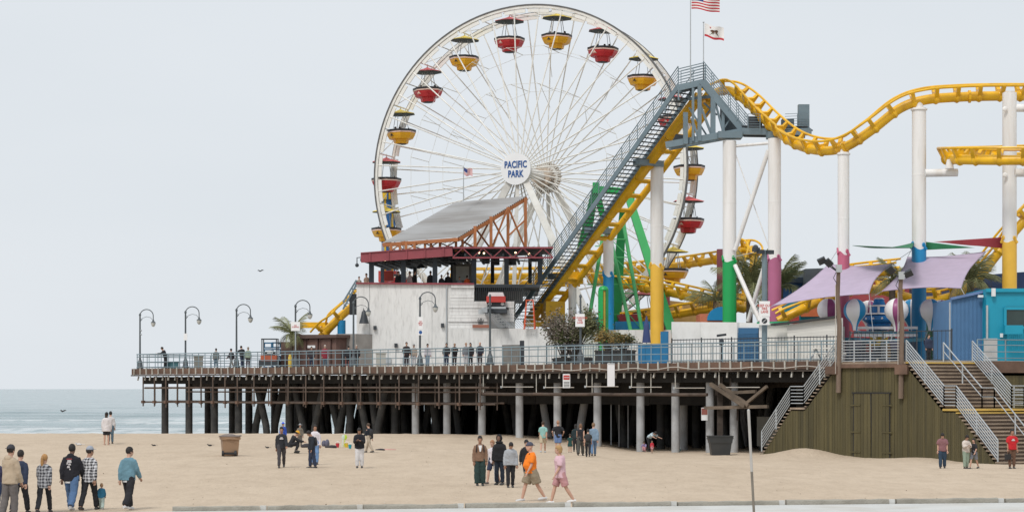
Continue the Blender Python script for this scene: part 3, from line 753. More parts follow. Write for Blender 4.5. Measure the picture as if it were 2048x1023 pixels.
# gondolas
GRED = M('gondola_red', (.50, .022, .03), .35, var=.06, dirt=(.25, .02, .02), damt=.3)
GYEL = M('gondola_yellow', (.78, .40, .012), .35, var=.06)
GBLK = M('gondola_black', (.02, .02, .024), .5)
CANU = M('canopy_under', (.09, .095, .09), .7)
CANY = M('canopy_yellow', (.80, .60, .08), .5); CANR = M('canopy_red', (.65, .10, .10), .5)
CREAM = M('gondola_stripe', (.7, .5, .42), .5)
def gondola(red):
    g = thing('gondola', 'x', 'gondola', (0, 0, 0), 'gondolas hanging on the ferris wheel')
    cb = GRED if red else GYEL; cc = CANR if red else CANY
    MB().lathe([(.06, -.18), (.35, -.30), (1.22, -.56), (1.24, -.60)], n=8).build('canopy', cc, g)
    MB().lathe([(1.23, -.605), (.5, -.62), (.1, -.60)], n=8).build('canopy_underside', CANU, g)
    for x, y in ((-.55, -.35), (.55, -.35), (-.55, .35), (.55, .35)): MB().tube([(x * .6, y * .6, -.55), (x, y, -1.95)], .028, 6).build('hanger_rod', GALV, g)
    MB().tube([(0, 0, .1), (0, 0, -.3)], .05, 6).build('pivot_bar', WHEELW, g)
    q = math.pi / 8
    def octo(pr, mat, nm):
        m = MB().lathe(pr, n=8); m.v = [Matrix.Rotation(q, 3, 'Z') @ v for v in m.v]; return m.build(nm, mat, g)
    octo([(1.23, -2.06), (1.24, -1.90), (1.14, -1.88), (1.12, -2.06)], GBLK, 'rim')
    octo([(.5, -2.70), (.96, -2.64), (1.13, -2.34), (1.20, -2.12), (1.21, -2.04), (1.12, -2.04), (.95, -2.54), (.4, -2.58)], cb, 'basket')
    octo([(1.228, -2.16), (1.235, -2.07)], CREAM, 'stripe')
    octo([(.54, -3.02), (.58, -2.98), (.64, -2.68), (.3, -2.64)], cb, 'lower_tub')
    octo([(.42, -3.06), (.46, -3.0), (.2, -2.98)], GBLK, 'skid')
    for x in (-.75, .75): MB().tube([(x * .2, 0, -2.2), (x, 0, -1.75)], .03, 6).build('inner_seat_rail', GBLK, g)
    e = MB(); cx = -.30; y = -1.175
    e.add([(cx - .14, y + .04, -2.42), (cx + .14, y + .04, -2.42), (cx, y - .01, -2.24), (cx - .16, y + .08, -2.47), (cx + .16, y + .08, -2.47), (cx + .16, y + .07, -2.44), (cx - .16, y + .07, -2.44)], [(0, 1, 2), (3, 4, 5, 6)])
    e.build('emblem', GBLK if not red else CREAM, g)
    return g
protos = {True: gondola(True), False: gondola(False)}
used = {True: False, False: False}
GNAMES = {0: 'just right of the top of the wheel', 1: 'second down to the right of the wheel top', 2: 'third down on the right near the stair summit', 3: 'behind the grey staircase on the right',
 4: 'at hub height on the right rim', 5: 'just below hub height on the right rim', 6: 'low on the right behind the yellow column', 7: 'low right behind the coaster', 8: 'near the bottom of the wheel on the right', 9: 'right of the bottom of the wheel',
 10: 'left of the bottom of the wheel', 11: 'near the bottom of the wheel on the left', 12: 'low left behind the terrace', 13: 'lowest on the left behind the terrace roof', 14: 'below hub height in front of the striped tower', 15: 'at hub height on the left rim',
 16: 'third down on the left side of the wheel', 17: 'fourth from the top on the left', 18: 'second from the top on the left', 19: 'just left of the top of the wheel'}
GOND = {}
for i in range(20):
    th = math.radians(9 + 18 * i); red = bool(i % 2)
    g = protos[red] if not used[red] else copy_tree(protos[red]); used[red] = True
    p = wp(th, WR); g.location = p; g.rotation_euler = (0, R.uniform(-.03, .03), -math.radians(21) + R.uniform(-.05, .05))
    nm = GNAMES[i]
    if i in (15, 16, 17): nm = {15: 'at hub height on the left rim', 16: 'above hub height on the left rim', 17: 'at the upper left of the rim'}[i]
    g['label'] = ('red' if red else 'yellow') + ' octagonal gondola ' + nm
    GOND[i] = p
# ================================================================== ROLLER COASTER
coaster = thing('roller_coaster', 'yellow steel roller coaster on white columns with painted wave bases', 'roller coaster', at(1500, 700, 130))
TIE = MB()
TIE.prism([(-.64, -.12, .64), (-.34, -.12, .05), (0, -.12, -.12), (.34, -.12, .05), (.64, -.12, .64), (.52, -.12, .70), (.26, -.12, .42), (-.26, -.12, .42), (-.52, -.12, .70)], (0, .24, 0))
TIE.lathe([(.31, -.16), (.385, 0), (.31, .16)], n=12)
for i in range(len(TIE.v) - 36, len(TIE.v)):
    v = TIE.v[i]; TIE.v[i] = V((v.x, v.z, v.y))
TIEM = TIE.mesh('tie', YEL, None, True)
SUP = MB().prism([(-.2, -.05, .6), (-.1, -.05, .0), (.1, -.05, 0), (.2, -.05, .6)], (0, .1, 0)).mesh('tie', YEL)
def track(P, n=10, bank=lambda i: .2, r=.30, every=1.35, tie=True, parent=None, sc=1.0, tm=None):
    parent = parent or coaster
    pts = spline([at(*p) for p in P], n); k = len(pts)
    T = [(pts[min(i + 1, k - 1)] - pts[max(i - 1, 0)]).normalized() for i in range(k)]
    A, B = [], []; Fs = []
    for i in range(k):
        l = T[i].cross(V((0, 0, 1)))
        l = l.normalized() if l.length > .05 else V((0, -1, 0)); u = l.cross(T[i]).normalized()
        b = bank(i / (k - 1)); u2 = u * math.cos(b) + l * math.sin(b); l2 = l * math.cos(b) - u * math.sin(b)
        Fs.append((l2, u2)); A.append(pts[i] + l2 * .56 * sc + u2 * .68 * sc); B.append(pts[i] - l2 * .56 * sc + u2 * .68 * sc)
    MB().tube(pts, r, 12).build('spine_tube', YEL, parent, True)
    MB().tube(A, .078 * sc, 8).build('running_rail', YEL, parent, True); MB().tube(B, .078 * sc, 8).build('running_rail', YEL, parent, True)
    L = 0; lastj = 0
    for i in range(1, k):                                        # bolted joints
        L += (pts[i] - pts[i - 1]).length
        if L - lastj > 8.5:
            lastj = L; MB().tube([pts[i] - T[i] * .07, pts[i] + T[i] * .07], r * 1.32, 12).build('flange', YEL, parent)
    if tie:
        acc = every * .5
        for i in range(k - 1):
            L = (pts[i + 1] - pts[i]).length; acc += L
            if acc >= every:
                acc -= every; l2, u2 = Fs[i]; p = pts[i]; t = T[i]
                m = Matrix(((l2.x, t.x, u2.x, p.x), (l2.y, t.y, u2.y, p.y), (l2.z, t.z, u2.z, p.z), (0, 0, 0, 1))) @ Matrix.Scale(sc, 4)
                inst('tie', TIEM, m, parent)
    return pts
track([(1406, 214, 137), (1430, 187, 137.3), (1460, 182, 137.2), (1497, 207, 135.8), (1541, 250, 132.4), (1588, 286, 129.2), (1640, 301, 126.8), (1690, 294, 125.3), (1745, 259, 124.6), (1800, 217, 124.2), (1850, 200, 124), (1920, 194, 124), (2000, 192, 124), (2100, 192, 125)], 12, lambda t: .05 if t < .35 else .22)
track([(2110, 320, 119), (1990, 320, 120), (1925, 319, 121.5), (1897, 318, 124), (1898, 317, 128), (1930, 316, 132), (1990, 314, 136), (2080, 312, 138)], 10, lambda t: .0)
track([(1556, 642, 128), (1600, 620, 128), (1650, 597, 129), (1700, 581, 130), (1750, 578, 133), (1800, 590, 133), (1850, 601, 132), (1905, 591, 131), (1950, 562, 130), (1985, 520, 129.5), (2030, 462, 129), (2080, 408, 129)], 9, lambda t: .25 if t < .3 else -.1)
track([(900, 553, 170), (1000, 553, 170), (1100, 551, 170), (1200, 546, 168), (1330, 534, 164), (1440, 519, 160), (1500, 511, 158)], 10, lambda t: .15)
track([(940, 565, 173), (1040, 567, 173), (1160, 566, 173)], 10, lambda t: .15)
track([(1180, 560, 158), (1260, 570, 152), (1345, 586, 148), (1440, 608, 145), (1490, 618, 145)], 10, lambda t: .15)
track([(1250, 642, 153), (1340, 630, 151), (1440, 614, 149), (1500, 606, 149)], 10, lambda t: .15)
track([(1476, 610, 150), (1464, 560, 150), (1472, 512, 150), (1490, 497, 150), (1507, 512, 149), (1503, 560, 148), (1488, 620, 147)], 9, lambda t: .0)
track([(1690, 552, 140), (1740, 546, 139), (1800, 540, 138)], 8, lambda t: .3)
# lift hill: two box beams, cross ties, seen from below
LB0, LB1 = at(1046, 650, 150.5), at(1393, 192, 136)
LD = (LB1 - LB0).normalized(); LL = V((-LD.y, LD.x, 0)).normalized() * -1
if LL.x < 0: LL = -LL
LU = LL.cross(LD).normalized()
if LU.z < 0: LU = -LU
LLEN = (LB1 - LB0).length
def lp(t, l, u=0.0): return LB0 + LD * (LLEN * t) + LL * l + LU * u
DYEL = YEL
for i in range(6):
    a, b = i / 6, (i + .985) / 6
    MB().bar(lp(a, .36), lp(b, .36), .56, .42, up=LU).build('lift_beam', YEL, coaster)
    MB().tube([lp(a, 1.95), lp(b, 1.95)], .25, 12).build('lift_tube', YEL, coaster, True)
for l in (.2, .75): MB().tube([lp(0, l, .35), lp(1, l, .35)], .07, 6).build('running_rail', YEL, coaster)
MB().bar(lp(0, .48, .3), lp(1, .48, .3), .12, .1, up=LU).build('lift_chain', DSTEEL, coaster)
n = 16
for i in range(n):
    t = (i + .5) / n
    MB().bar(lp(t, .6, .0), lp(t, 1.9, .0), .30, .16, up=LU).build('tie', YEL, coaster)
    MB().bar(lp(t, .08, -.23), lp(t, .66, -.23), .10, .06, up=LU).build('rib', YEL, coaster)
# columns
PCOL = {'pink': M('base_pink', (.50, .125, .20), .5, var=.05, dirt=(.3, .08, .12), damt=.3), 'mauve': M('base_mauve', (.42, .125, .235), .5, var=.05), 'blue': M('base_blue', (.010, .23, .48), .45, var=.05),
        'yellow': M('base_yellow', (.80, .47, .055), .5, var=.05), 'green': M('base_green', (.008, .34, .085), .45, var=.05), 'plum': M('base_plum', (.27, .075, .10), .5, var=.06)}
def column(px, ytop, ywave, wpx, D, colr, cap=True, parent=None):
    r = wpx / 2 * D / F; p = at(px, 0, D); zt = at(px, ytop, D).z
    c = MB().lathe([(r, DECK - .2), (r, zt)], (p.x, p.y, 0), 24).build('column', WHITE if colr != 'plum' else PCOL['plum'], coaster, True)
    if cap: MB().lathe([(r * 1.18, zt - .14), (r * 1.18, zt - .06)], (p.x, p.y, 0), 24).build('flange', WHITE, c); MB().lathe([(r * .62, zt), (r * .55, zt + .55)], (p.x, p.y, 0), 16).build('saddle', WHITE, c)
    MB().lathe([(r * 1.01, zt - 4.2), (r * 1.02, zt - 4.15), (r * 1.01, zt - 4.1)], (p.x, p.y, 0), 24).build('weld_ring', WHITE, c)
    if ywave:
        zw = at(px, ywave, D).z; m = MB(); rr = r + .012; n = 36
        a_off = R.uniform(0, 6)
        def top(a): return zw + .10 * math.sin(3 * a + a_off) + .05 * math.sin(2 * a)
        vs = []
        for i in range(n):
            a = 2 * math.pi * i / n; x, y = p.x + math.cos(a) * rr, p.y + math.sin(a) * rr
            vs += [(x, y, DECK - .15), (x, y, top(a)), (p.x + math.cos(a) * (r - .01), p.y + math.sin(a) * (r - .01), top(a) + .01)]
        fs = []
        for i in range(n):
            b = 3 * i; d = 3 * ((i + 1) % n); fs += [(b, d, d + 1, b + 1), (b + 1, d + 1, d + 2, b + 2)]
        m.add(vs, fs)
        for a0, sg in ((-math.pi / 2 + .62, 1), (-math.pi / 2 - 1.35, -1 if px in (2019, 1838, 1314) else 1), (-math.pi / 2 + 2.7, 1)):   # curling crests
            pts = []; rs = []
            for k in range(13):
                q = k / 12
                if q < .45: da = (.30 - .30 * (q / .45)) * sg; h = (q / .45) ** 1.5 * .24 - .06
                else:
                    w_ = (q - .45) / .55 * math.pi * 1.45; da = (-.0 - (1 - math.cos(w_)) * .5 * .30) * sg; h = .18 + .11 * math.sin(w_)
                a = a0 + da
                pts.append((p.x + math.cos(a) * (rr + .01), p.y + math.sin(a) * (rr + .01), top(a0) + h)); rs.append(lerp(.13, .035, q ** .7))
            m.tube(pts, rs, 6)
        m.build('painted_base', PCOL[colr], c, True)
    return c
column(1145, 560, 668, 16, 149, 'mauve', False)
column(1217, 470, 552, 21, 146, 'blue', False)
column(1314, 334, 532, 26, 141, 'yellow', False)
column(1459, 282, 523, 27, 133.5, 'green', False)
column(1549, 277, 518, 26, 131.5, 'mauve', False)
column(1687, 305, 507, 23, 125.3, 'pink')
column(1838, 216, 497, 28, 124, 'blue')
column(2019, 186, 484, 28, 122.5, 'yellow', False)
column(1440, 498, None, 13, 146, 'plum', False)
column(1335, 590, None, 10, 151, 'plum', False)
# arms and braces of the columns
for (ax, ay), (bx, by), D, r in (((1850, 346), (1915, 345), 123, .24), ((2030, 216), (2100, 216), 122.5, .24), ((2030, 345), (2100, 345), 121, .26)):
    MB().tube([at(ax, ay, D), at(bx, by, D)], r, 14).build('support_arm', WHITE, coaster, True)
MB().lathe([(.28, 0), (.16, .55)], at(1899, 337, 122.5), 12).build('saddle', WHITE, coaster, True)
MB().lathe([(.3, 0), (.34, .12)], at(2019, 188, 122.5), 16).build('cap', WHITE, coaster)
for py in (218, 350): 
    m = MB().ball(at(2010, py, 122.0), (.16, .06, .16), 10, 6); m.build('arm_boss', WHITE, coaster, True)
for (ax, ay), (bx, by), d0, d1, r in (((1470, 292), (1540, 286), 133.5, 131.5, .1), ((1537, 300), (1470, 500), 131.5, 133, .15), ((1470, 305), (1540, 500), 133.5, 132, .035), ((1470, 530), (1520, 642), 133, 131, .15), ((1532, 520), (1496, 642), 131.5, 133, .14), ((1505, 620), (1530, 642), 132, 131, .15)):
    MB().tube([at(ax, ay, d0), at(bx, by, d1)], r, 10).build('diagonal_brace', WHITE, coaster, True)
m = MB(); m.box(at(1440, 618, 145.5), (.9, .5, .9)).tube([at(1418, 600, 146), at(1435, 612, 146)], .3, 10); m.build('friction_brake', PCOL['plum'], coaster, True)
# grey caps under the lift
for px, py, D, wpx in ((1297, 326, 140.5, 66), (1200, 461, 145.5, 66), (1118, 553, 149, 44)):
    MB().box(at(px, py, D - .3), (wpx * D / F, .7, .42), math.atan2(LL.y, LL.x)).build('cap_beam', STEEL, coaster)
MB().box(at(1148, 556, 149), (1.1, 1.0, .9), .3).build('lift_foot', YEL, coaster)
MB().box(at(1106, 628, 149), (1.5, 1.2, 1.9), .3).build('drive_housing', YEL, coaster); MB().box(at(1085, 648, 149), (2.6, 1, .35), .2).build('drive_frame', YEL, coaster)
# ------------------------------------------------------------------ lift staircase
lst = thing('lift_staircase', 'long blue grey steel staircase with railing climbing beside the yellow lift', 'staircase', at(1190, 640, 143))
S0, S1 = at(1026, 640, 149.3), at(1357, 172, 134.8)
sdir = (S1 - S0); SLEN = sdir.length
def sp_(t, l=0.0, z=0.0): return S0.lerp(S1, t) + LL * l + V((0, 0, z))
MB().bar(sp_(0), sp_(1), .1, .36).build('stringer', STEEL, lst); MB().bar(sp_(0, 1.5), sp_(1, 1.5), .08, .3).build('stringer', STEEL, lst)
NST = 62
for i in range(NST):
    t = (i + .5) / NST
    MB().bar(sp_(t, .06, -.02), sp_(t, 1.44, -.02), .26, .05, up=(0, 0, 1)).build('tread', DSTEEL if i % 1 == 0 else STEEL, lst)
for j, h in enumerate((1.32, 1.1, .88, .66, .44, .24)): MB().tube([sp_(0, -.03, h), sp_(1, -.03, h)], .035 if j == 0 else .022, 6).build('rail', STEEL, lst)
for i in range(23): MB().bar(sp_(i / 22, -.03, 0), sp_(i / 22, -.03, 1.32), .05).build('post', STEEL, lst)
for h in (1.15, .6): MB().tube([sp_(0, 1.5, h), sp_(1, 1.5, h)], .025, 6).build('rail', STEEL, lst)
# ------------------------------------------------------------------ summit platform
sm = thing('summit_platform', 'blue grey steel peak structure carrying the top of the coaster lift', 'platform', at(1440, 270, 134))
def sb(ax, ay, bx, by, w=.16, h=None, d0=134.2, d1=134.2, nm='truss_bar', mat=STEEL): return MB().bar(at(ax, ay, d0), at(bx, by, d1), w, h or w).build(nm, mat, sm)
sb(1355, 176, 1408, 164, .12, .42, 134.8, 134.3, 'stringer'); sb(1405, 162, 1490, 264, .14, .5, 134.3, 133.6, 'stringer')
sb(1355, 182, 1408, 170, .1, .36, 136.2, 135.7, 'stringer'); sb(1405, 168, 1494, 268, .1, .4, 135.7, 135, 'stringer')
MB().prism([at(1357, 172, 134.8), at(1406, 160, 134.3), at(1410, 163, 135.8), at(1362, 176, 136.2)], (0, 0, -.06)).build('walkway_plate', DSTEEL, sm)
sb(1332, 290, 1490, 262, .3, .42, 135, 133.4, 'chord'); sb(1338, 296, 1490, 268, .3, .3, 136.5, 135.2, 'chord')
for ax, ay, bx, by, w in ((1386, 176, 1386, 282, .16), (1371, 225, 1371, 288, .3), (1399, 172, 1399, 282, .26), (1426, 196, 1426, 274, .32), (1446, 214, 1446, 270, .2), (1401, 212, 1424, 272, .16), (1383, 236, 1399, 282, .14), (1428, 196, 1446, 262, .14), (1444, 262, 1464, 232, .1), (1357, 180, 1357, 200, .1), (1330, 205, 1330, 225, .08)):
    sb(ax, ay, bx, by, w)
for ax, ay, bx, by, w in ((1378, 215, 1418, 278, .12), (1408, 206, 1434, 230, .12), (1412, 230, 1432, 205, .1)): sb(ax, ay, bx, by, w, None, 135.6, 135.4)
sb(1377, 198, 1432, 192, .1, .2, 135.8, 135.4)
MB().prism([at(1440, 208, 135), at(1488, 262, 134.6), at(1452, 267, 134.8), at(1440, 240, 135)], (.02, .08, 0)).build('side_plate', M('dark_plate', (.075, .10, .12), .6), sm)
MB().prism([at(1352, 268, 136), at(1372, 270, 136), at(1372, 290, 136), at(1340, 290, 136)], (0, .6, 0)).build('drive_box', DSTEEL, sm)
sb(1486, 263, 1622, 264, .5, .42, 133.4, 132, 'platform_beam'); sb(1490, 256, 1620, 257, 2.2, .08, 134.4, 133, 'platform_floor', DSTEEL); sb(1488, 270, 1610, 272, .3, .25, 135, 134, 'platform_beam', DSTEEL)
MB().box(at(1459, 271, 133.6), (1.6, 1.2, .45)).build('bearing_cap', STEEL, sm); MB().box(at(1549, 271, 132), (1.0, 1.1, .4)).build('bearing_cap', STEEL, sm)
MB().box(at(1607, 236, 132.6), (.72, .5, 1.75)).build('equipment_cabinet', STEEL, sm); 
MB().box(at(1575, 248, 133.4), (.8, .6, .6)).build('motor_box', M('dark_plate', (.075, .10, .12)), sm); MB().box(at(1510, 246, 134.4), (.9, .6, .8)).build('motor_box', DSTEEL, sm)
for px in (1496, 1520, 1595, 1618): sb(px, 228, px, 262, .05, None, 132.4, 132.4, 'post')
for k in range(7): sb(1496, 228 + k * 5, 1522, 228 + k * 5, .03, None, 132.6, 132.6, 'rail'); sb(1570, 228 + k * 5, 1618, 226 + k * 5, .03, None, 132.2, 132, 'rail')
def plat_rail(a, b, D0, D1, n, hpx=34, bars=6):
    for i in range(n + 1):
        x, y, d = lerp(a[0], b[0], i / n), lerp(a[1], b[1], i / n), lerp(D0, D1, i / n); sb(x, y, x, y - hpx, .045, None, d, d, 'post')
    for k in range(bars): sb(a[0], a[1] - hpx + k * hpx / bars, b[0], b[1] - hpx + k * hpx / bars, .055 if k == 0 else .045, None, D0, D1, 'rail')
plat_rail((1357, 172), (1407, 160), 134.75, 134.25, 2); plat_rail((1407, 160), (1490, 262), 134.25, 133.5, 5, 37); plat_rail((1362, 176), (1410, 164), 136.2, 135.7, 2)
plat_rail((1411, 166), (1494, 266), 135.7, 135, 5, 37)
# ------------------------------------------------------------------ flags
FW, FR_, FB = M('flag_white', (.74, .73, .72), .8, var=.03), M('flag_red', (.48, .03, .045), .8, var=.03), M('flag_blue', (.03, .05, .2), .8, var=.03)
def flagpole(px, y0, y1, D, lab, r=.03):
    t = MB().tube([at(px, y1, D), at(px, y0, D)], [r * 1.4, r], 8).ball(at(px, y0, D), r * 2, 8, 5).build('flagpole', GALV, None, True); return tag(t, lab, 'flagpole')
def wave(px, py, wx, hy, D, droop=.2, amp=.18, ph=0):
    sc = D / F
    def f(u, v):
        return at(px, py, D) + V((u * wx * sc, amp * math.sin(u * 7 + v * 1.3 + ph) * u ** .6, -v * hy * sc - droop * u * wx * sc + .06 * math.sin(u * 8 + ph)))
    return f
flagpole(1381, -28, 165, 134.5, 'tall thin flagpole with the large stars and stripes'); flagpole(1407, 45, 160, 134.3, 'shorter thin flagpole with the bear flag')
f = wave(1383, -18, 57, 36, 134.5, .13, .22)
t = thing('flag', 'large red and white striped flag at the top of the photo', 'flag', at(1383, 0, 134.5))
MB().grid(f, 24, 26, mif=lambda i, j: 2 if (i < 10 and j < 14) else (1 if (j // 2) % 2 == 0 else 0)).build('cloth', [FW, FR_, FB], t, True)
f = wave(1409, 48, 39, 26, 134.3, .22, .14, 1.0)
t = thing('flag', 'white flag with brown bear, small star and red bottom stripe', 'flag', at(1409, 60, 134.3))
MB().grid(f, 20, 18, mif=lambda i, j: 1 if j >= 15 else 0).build('cloth', [FW, FR_], t, True)
BEARM = M('bear_brown', (.10, .055, .035), .9); GRN = M('bear_grass', (.05, .12, .04), .9)
def onflag(pts, mat, nm, o=.035): m = MB(); m.prism([f(u, v) + V((0, -o, 0)) for u, v in pts], (0, .012, 0)); m.build(nm, mat, t)
onflag([(.33, .36), (.40, .30), (.52, .31), (.58, .27), (.66, .30), (.70, .40), (.66, .44), (.65, .60), (.60, .60), (.59, .50), (.46, .50), (.45, .60), (.39, .60), (.38, .50), (.34, .46), (.28, .44)], BEARM, 'bear')
onflag([(.32, .60), (.70, .60), (.70, .65), (.32, .65)], GRN, 'grass_patch')
onflag([(.30 + .05 * (1 if k % 2 == 0 else .4) * math.sin(k * math.pi / 5), .17 - .075 * (1 if k % 2 == 0 else .4) * math.cos(k * math.pi / 5)) for k in range(10)], FR_, 'star')
onflag([(.25, .715), (.75, .715), (.75, .745), (.25, .745)], BEARM, 'lettering_line', .04)
flagpole(927, 335, 402, 146, 'small flagpole on the grey terrace roof')
f = wave(928, 336, 17, 14, 146, .12, .08, 2)
t = thing('flag', 'small stars and stripes on the grey terrace roof', 'flag', at(928, 340, 146))
MB().grid(f, 12, 13, mif=lambda i, j: 2 if (i < 5 and j < 7) else (1 if j % 2 == 0 else 0)).build('cloth', [FW, FR_, FB], t, True)
# ================================================================== BUILDINGS ON THE PIER
STUC = M('white_stucco', (.73, .725, .71), .9, var=.07, scale=.9, bump=.6, bscale=5, dirt=(.36, .355, .34), damt=.5, dscale=4.2, stretch=(1.6, 1.6, .3))
REDS = M('dark_red_steel', (.27, .055, .07), .5, var=.1, dirt=(.12, .03, .03), damt=.4)
NAVY = M('navy_post', (.022, .035, .05), .5, var=.1)
OR = M('orange_truss', (.44, .16, .055), .6, var=.12, dirt=(.2, .08, .04), damt=.5)
rest = thing('restaurant', 'white stucco restaurant with open red roofed terrace on the pier', 'restaurant', at(850, 735, 143))
BD = 142.0
def slab(px0, px1, y0, y1, D, dep, mat, nm, parent, z0=None):
    a, b = at(px0, y0, D), at(px1, y1, D); zl = b.z if z0 is None else z0
    return MB().box(((a.x + b.x) / 2, D + dep / 2, (a.z + zl) / 2), (b.x - a.x, dep, a.z - zl)).build(nm, mat, parent)
xs_ = [713, 739, 864, 901.5]
for i in range(3): slab(xs_[i] + .25, xs_[i + 1] - .25, 567.5, 700, BD + .02 * (i % 2), 9, STUC, 'wall_panel', rest, DECK)
slab(739 - .4, 739 + .4, 567.5, 700, BD + .08, .3, DSTEEL, 'panel_joint', rest, DECK); slab(863.5, 864.5, 567.5, 700, BD + .08, .3, DSTEEL, 'panel_joint', rest, DECK)
# sloping rock-board part, course by course
for k in range(13):
    y0 = 568.5 + k * 6.75; x0 = 901.5 - k * .5
    x1 = 948 if k < 5 else 1028
    slab(x0, x1 + R.uniform(0, .6), y0, y0 + 6.45, BD - .05 + R.uniform(-.08, .08), 8, STUC, 'stone_course', rest)
slab(897, 1108, 656.2, 700, BD - .7, 6, STUC, 'lower_wall', rest, DECK)
slab(1108, 1342, 659, 700, BD - .6, 6, STUC, 'lower_wall', rest, DECK)
for x0, x1, y in ((712, 948, 566),): MB().bar(at(x0, y, BD - .08), at(x1, y + 1.4, BD - .08), .2, .12).build('parapet_cap', REDS, rest)
for px, py in ((750, 655), (885, 650), (792, 690), (925, 690)): MB().box(at(px, py, BD - .12), (.22, .2, .28), 0).build('wall_fixture', DSTEEL, rest)
for px in (775, 812): MB().box(at(px, 720, BD - .05), (.5, .1, .4)).build('vent', GALV, rest)
MB().tube([at(893, 572, BD - .12), at(893, 690, BD - .12), at(893, 728, BD - .12)], .05, 6).build('downpipe', GALV, rest)
# terrace floor and rear
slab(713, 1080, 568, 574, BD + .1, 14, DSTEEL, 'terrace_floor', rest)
# black fence of the terrace
for px in range(949, 1048, 4): MB().bar(at(px, 570, BD + .1), at(px, 602, BD + .1), .035).build('fence_bar', DSTEEL, rest)
for y in (570, 602): MB().bar(at(949, y, BD + .1), at(1050, y, BD + .1), .07).build('fence_rail', DSTEEL, rest)
slab(948, 1046, 580, 606, BD + 5.4, .3, M('back_board_grey', (.25, .24, .23), .8), 'back_wall', rest)  # plain grey board behind the terrace fence
# posts and red roof
PD = BD + .5
posts = [(743, PD), (807, PD), (870, PD), (948, PD + .8), (1013, PD + 1), (1080, PD + 1.2)]
for px, d in posts:
    p = MB().bar(at(px, 568, d), at(px, 505, d), .34).build('post', NAVY, rest)
for px, d in ((765, PD + 9), (830, PD + 9), (905, PD + 9.5), (985, PD + 10), (1060, PD + 10)): MB().bar(at(px, 566, d), at(px, 512, d), .28).build('post', NAVY, rest)
rl, rm, rr_ = at(722, 516, PD - 1.0), at(905, 503, PD - 1.6), at(1106, 503, PD - .4)
bl, brr = at(770, 522, PD + 11), at(1100, 505, PD + 11)
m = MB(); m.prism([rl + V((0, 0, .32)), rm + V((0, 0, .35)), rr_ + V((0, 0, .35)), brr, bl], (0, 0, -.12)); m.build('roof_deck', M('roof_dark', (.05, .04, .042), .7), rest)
MB().bar(rl, rm, .16, .62).build('fascia', REDS, rest); MB().bar(rm + V((0, .05, .28)), rr_ + V((0, 0, .28)), .14, .12).build('fascia', REDS, rest)
MB().bar(rm + V((0, .05, -.42)), rr_ + V((0, 0, -.42)), .12, .11).build('truss_chord', REDS, rest)
MB().bar(rl + V((0, .0, .36)), rm + V((0, 0, .36)), .3, .07).build('roof_edge', REDS, rest)
for i in range(5):
    a = rl.lerp(rm, (i + .5) / 5); MB().bar(a + V((0, -.12, .3)), a + V((0, -.12, -.3)), .1).build('fascia_rib', REDS, rest)
for i in range(10):
    a = rm.lerp(rr_, i / 10); b = rm.lerp(rr_, (i + 1) / 10)
    MB().bar(a + V((0, .03, .25 if i % 2 else -.4)), b + V((0, .03, -.4 if i % 2 else .25)), .07).build('truss_web', REDS, rest)
for i in range(12):
    a = rl.lerp(rm, i / 12); MB().bar(a + V((0, .2, -.1)), a + V((1.5, 10, -.2)), .14, .2).build('rafter', DSTEEL, rest)
for i in range(8):
    a = rm.lerp(rr_, i / 8); MB().bar(a + V((0, .2, -.2)), a + V((0.3, 10, -.2)), .14, .2).build('rafter', DSTEEL, rest)
for y in (514, 520): MB().bar(at(738, y + 6, PD + 1), at(1085, y, PD + 1.5), .08).build('cable_tray', DSTEEL, rest)
BULB = bpy.data.materials.new('lit_bulb'); BULB.use_nodes = True; BULB.node_tree.nodes['Principled BSDF'].inputs['Emission Color'].default_value = (1, .72, .4, 1); BULB.node_tree.nodes['Principled BSDF'].inputs['Emission Strength'].default_value = 3
for px, py in ((770, 520), (800, 515), (834, 512), (864, 513), (893, 510), (958, 505), (968, 506), (1031, 505), (1058, 507)): MB().ball(at(px, py, PD - .9 if px < 905 else PD - .6), .07, 8, 5).build('bulb', BULB, rest)
# bar counter, sign and dark things under the roof
slab(905, 943, 527, 566, BD + 5, 2, M('kiosk_grey', (.16, .16, .15), .7), 'kiosk', rest); slab(912, 938, 532, 560, BD + 4.95, .1, M('kiosk_light', (.55, .55, .5), .6), 'menu_board', rest)
slab(768, 787, 542, 561, BD + 3, .5, M('bar_red', (.5, .05, .03), .5), 'bar_panel', rest)
for px, py in ((842, 527), (905, 521)):
    MB().tube([at(px, 512, BD + 2), at(px, py, BD + 2)], .02, 5).build('lamp_cord', DSTEEL, rest); MB().lathe([(.36, -.12), (.12, .1), (.05, .2)], at(px, py + 5, BD + 2), 14).build('lamp_shade', DSTEEL, rest)
for px, py in ((782, 522), (815, 524), (890, 520), (925, 518), (972, 520), (992, 523), (1025, 523), (1068, 516)): MB().box(at(px, py, BD + 2.5), (.4, .4, .5), R.random()).build('speaker', DSTEEL, rest)
MB().tube([at(724, 514, PD - 1), at(714, 515, PD - 1), at(714, 528, PD - 1)], .04, 6).ball(at(714, 530, PD - 1), .14, 8, 6).build('camera_arm', DSTEEL, rest)
